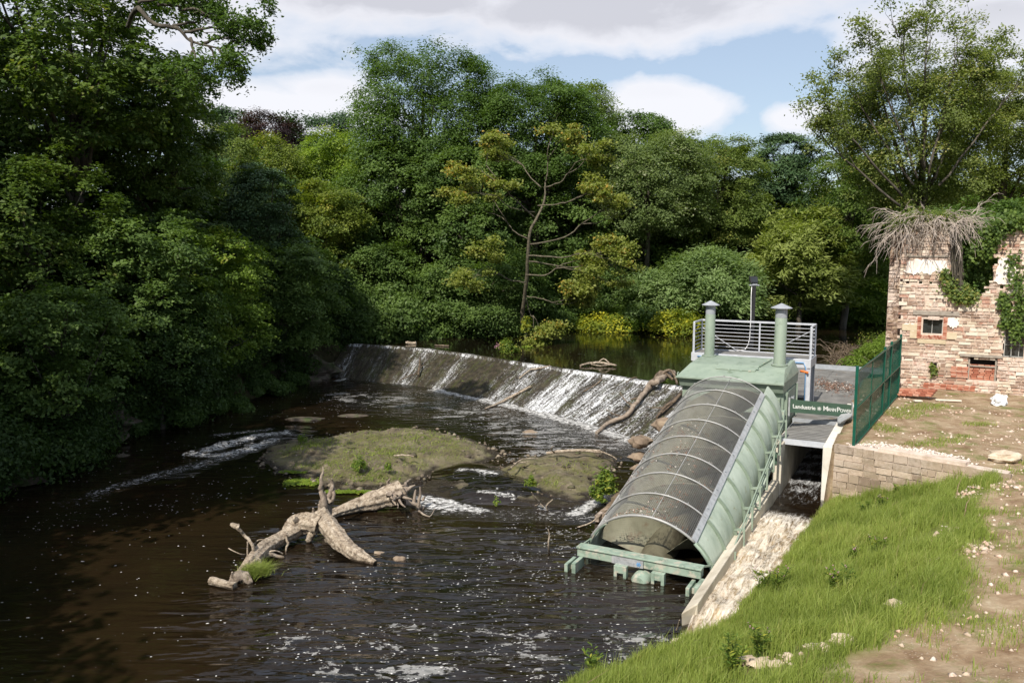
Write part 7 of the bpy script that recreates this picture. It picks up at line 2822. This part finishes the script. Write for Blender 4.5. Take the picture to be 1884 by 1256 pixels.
# short green growth on the two shelves
rs = np.random.RandomState(56)
Vx, Vy = [], []
for (px, py, sx_, n) in ((560, 822, .5, 500), (600, 850, .5, 300), (660, 870, .7, 700), (700, 830, .8, 700), (760, 805, 1.2, 900), (680, 880, .8, 800), (620, 880, .5, 500), (800, 820, .8, 300), (740, 850, .8, 300), (540, 850, .4, 250),
                         (980, 890, .35, 350), (1000, 880, .4, 200), (1060, 850, .5, 120), (590, 812, .6, 300)):
    g_ = G(px, py, .35)
    n = int(n * 1.3)
    Vx.append(g_.x + rs.randn(n) * sx_)
    Vy.append(g_.y + rs.randn(n) * sx_ * .8)
x1, y1 = np.concatenate(Vx), np.concatenate(Vy)
bpy.context.view_layer.update()
shelves = [o for o in sc.objects if o.name.startswith('rock_shelf')]
from mathutils.bvhtree import BVHTree
dg = bpy.context.evaluated_depsgraph_get()
bv = [BVHTree.FromObject(o, dg) for o in shelves]
zz = np.full(len(x1), -1.0)
for i in range(len(x1)):
    for b in bv:
        hit = b.ray_cast(Vector((x1[i], y1[i], 3)), Vector((0, 0, -1)))
        if hit[0] is not None: zz[i] = max(zz[i], hit[0].z)
ok = zz > .10
blades('shelf_grass', x1[ok], y1[ok], zz[ok] - .01, .04 + .10 * rs.rand(ok.sum()), .018, 'grass', rs, 1.0, 'low weeds and moss tufts on the rock shelves', 'moss', 'stuff')

# leaf litter caught on the wire mesh
rs = np.random.RandomState(21)
n = 1500
s_ = SL * (rs.rand(n) ** 1.9) * .62
a_ = SPR + (PL - SPR) * np.clip(.62 + .30 * rs.randn(n), .1, .98)
keep_ = (vnoise(s_ * 1.0, a_ * 2.0, 1.6) > .42)
s_, a_ = s_[keep_], a_[keep_]
P = sp_np(s_, a_, SR + .025)
nrm = unit(sp_np(s_, a_, SR + .5) - P)
V, F = leaves(P, unit(nrm + rs.randn(len(P), 3) * .5), .05 * (.5 + rs.rand(len(P))), .03, rs)
o = np_mesh('leaf_litter', V, F, L['brown'], attrs=[('rnd', 'FACE', rs.rand(len(P)))])
tag(o, 'dry leaves and bits caught on the wire mesh of the screw', 'leaf litter', kind='stuff')
# dead leaves on the deck
n = 900
ax1 = W(19.5, 2.1, 1.885)
P = np.stack([ax1.x + rs.randn(n) * .55, ax1.y + rs.randn(n) * .9, np.full(n, 1.885) + .02 * rs.rand(n)], 1)
T_ = (P[:, 0] - 3.08) * VX + (P[:, 1] - 18.72) * VY
P = P[(T_ < 3.1) & (T_ > 1.0)]
V, F = leaves(P, unit(np.array([0, 0, 1.]) + rs.randn(len(P), 3) * .25), .09, .06, rs)
o = np_mesh('deck_litter', V, F, L['brown'], attrs=[('rnd', 'FACE', rs.rand(len(P)))])
tag(o, 'drift of brown dead leaves on the far deck', 'leaf litter', kind='stuff')

# far house glimpsed through the trees
hp = D(676, 348, 78)
hz = float(ground_z(np.array([hp.x]), np.array([78.0]))[0])
hs = empty('house', (hp.x, 80, hz), 'grey roofed house barely glimpsed through the trees left of centre', 'house')
mb = MB()
x0, x1_, y0, y1_ = hp.x - 3.2, hp.x + 3.2, 78, 86
mb.hexa([(x0, y0, hz - 1), (x1_, y0, hz - 1), (x1_, y1_, hz - 1), (x0, y1_, hz - 1), (x0, y0, hp.z - 1.2), (x1_, y0, hp.z - 1.2), (x1_, y1_, hp.z - 1.2), (x0, y1_, hp.z - 1.2)])
mb.build('wall', M['concrete'], hs)
mb = MB()
ym = (y0 + y1_) / 2
mb.add([(x0 - .3, y0 - .4, hp.z - 1.3), (x1_ + .3, y0 - .4, hp.z - 1.3), (x1_ + .3, y1_ + .4, hp.z - 1.3), (x0 - .3, y1_ + .4, hp.z - 1.3), (x0 - .3, ym, hp.z + 2.0), (x1_ + .3, ym, hp.z + 2.0)],
       [(0, 1, 5, 4), (2, 3, 4, 5), (1, 2, 5), (3, 0, 4), (3, 2, 1, 0)])
mb.build('roof', M['greycap'], hs)

# small stones and silt banks along the rims of the two shelves
rs = np.random.RandomState(91)
pts = []
for P_ in ([(482, 850), (520, 812), (600, 806), (700, 792), (800, 790), (915, 826), (935, 838), (880, 858), (800, 872), (730, 896), (640, 905), (570, 886), (505, 868)],
           [(905, 868), (965, 842), (1060, 830), (1138, 846), (1120, 880), (1095, 916), (1010, 912), (960, 892)]):
    q = np.array([xy(G(a, b, 0)) for a, b in P_])
    for i in range(len(q)):
        a, b = q[i], q[(i + 1) % len(q)]
        n = int(np.hypot(*(b - a)) * 7)
        t = rs.rand(n, 1)
        w_ = a * (1 - t) + b * t + rs.randn(n, 2) * .16
        pts.append(np.stack([w_[:, 0], w_[:, 1], .01 + .05 * rs.rand(n)], 1))
        c_in = q.mean(0)
        m = int(n * .6)
        t = rs.rand(m, 1)
        w_ = (a * (1 - t) + b * t) * .0 + (a * (1 - t) + b * t - c_in) * (rs.rand(m, 1) ** .5) + c_in
        zq = []
        for x_, y_ in w_:
            z_ = 0
            for b_v in bv:
                hit = b_v.ray_cast(Vector((x_, y_, 3)), Vector((0, 0, -1)))
                if hit[0] is not None: z_ = max(z_, hit[0].z)
            zq.append(z_)
        pts.append(np.column_stack([w_, np.array(zq)]))
M['cobble'] = stone_mat('river_cobbles', [(.1, (.045, .035, .025)), (.5, (.13, .105, .075)), (.9, (.27, .23, .17))], .7, (.08, .10, .03), white=.15)
scatter_chips('shelf_cobbles', np.concatenate(pts), .02, .16, M['cobble'], 'loose cobbles and grit along the rims of the rock shelves', 'cobbles', 92)

# loose pale stones in the thin patch near the bottom of the bank
rs = np.random.RandomState(93)
gx_, gy_ = [], []
for (px, py, z_, n) in ((1395, 1240, 1.1, 14), (1500, 1208, 1.35, 12), (1460, 1225, 1.25, 10), (1780, 900, 1.8, 60), (1750, 960, 1.8, 30), (1800, 1000, 1.9, 80), (1830, 880, 2.0, 110), (1700, 1020, 1.7, 20)):
    g_ = G(px, py, z_)
    k = .22 if n < 100 else .55
    gx_.append(g_.x + rs.randn(n) * k)
    gy_.append(g_.y + rs.randn(n) * k)
scatter_chips('bank_stones', zpts(np.concatenate(gx_), np.concatenate(gy_), .01), .015, .11, M['chips'], 'pale chips and cobbles scattered in the thin grass of the bank', 'stones', 94)
# dry stalks and seed heads standing out of the grass
n = 900
x = 1 + 11 * rs.rand(n)
y = 10 + 14 * rs.rand(n)
m_ = (sdist(x, y, LOW) > .5) & (yard_mask(x, y) < .7) & ((x - SW0.x) * swn.x + (y - SW0.y) * swn.y < -.2)
x, y = x[m_], y[m_]
blades('dry_stalks', x, y, ground_z(x, y), .30 + .30 * rs.rand(len(x)), .010, 'reed', rs, .45, 'thin dry stalks standing out of the bank grass', 'stalks', 'stuff')
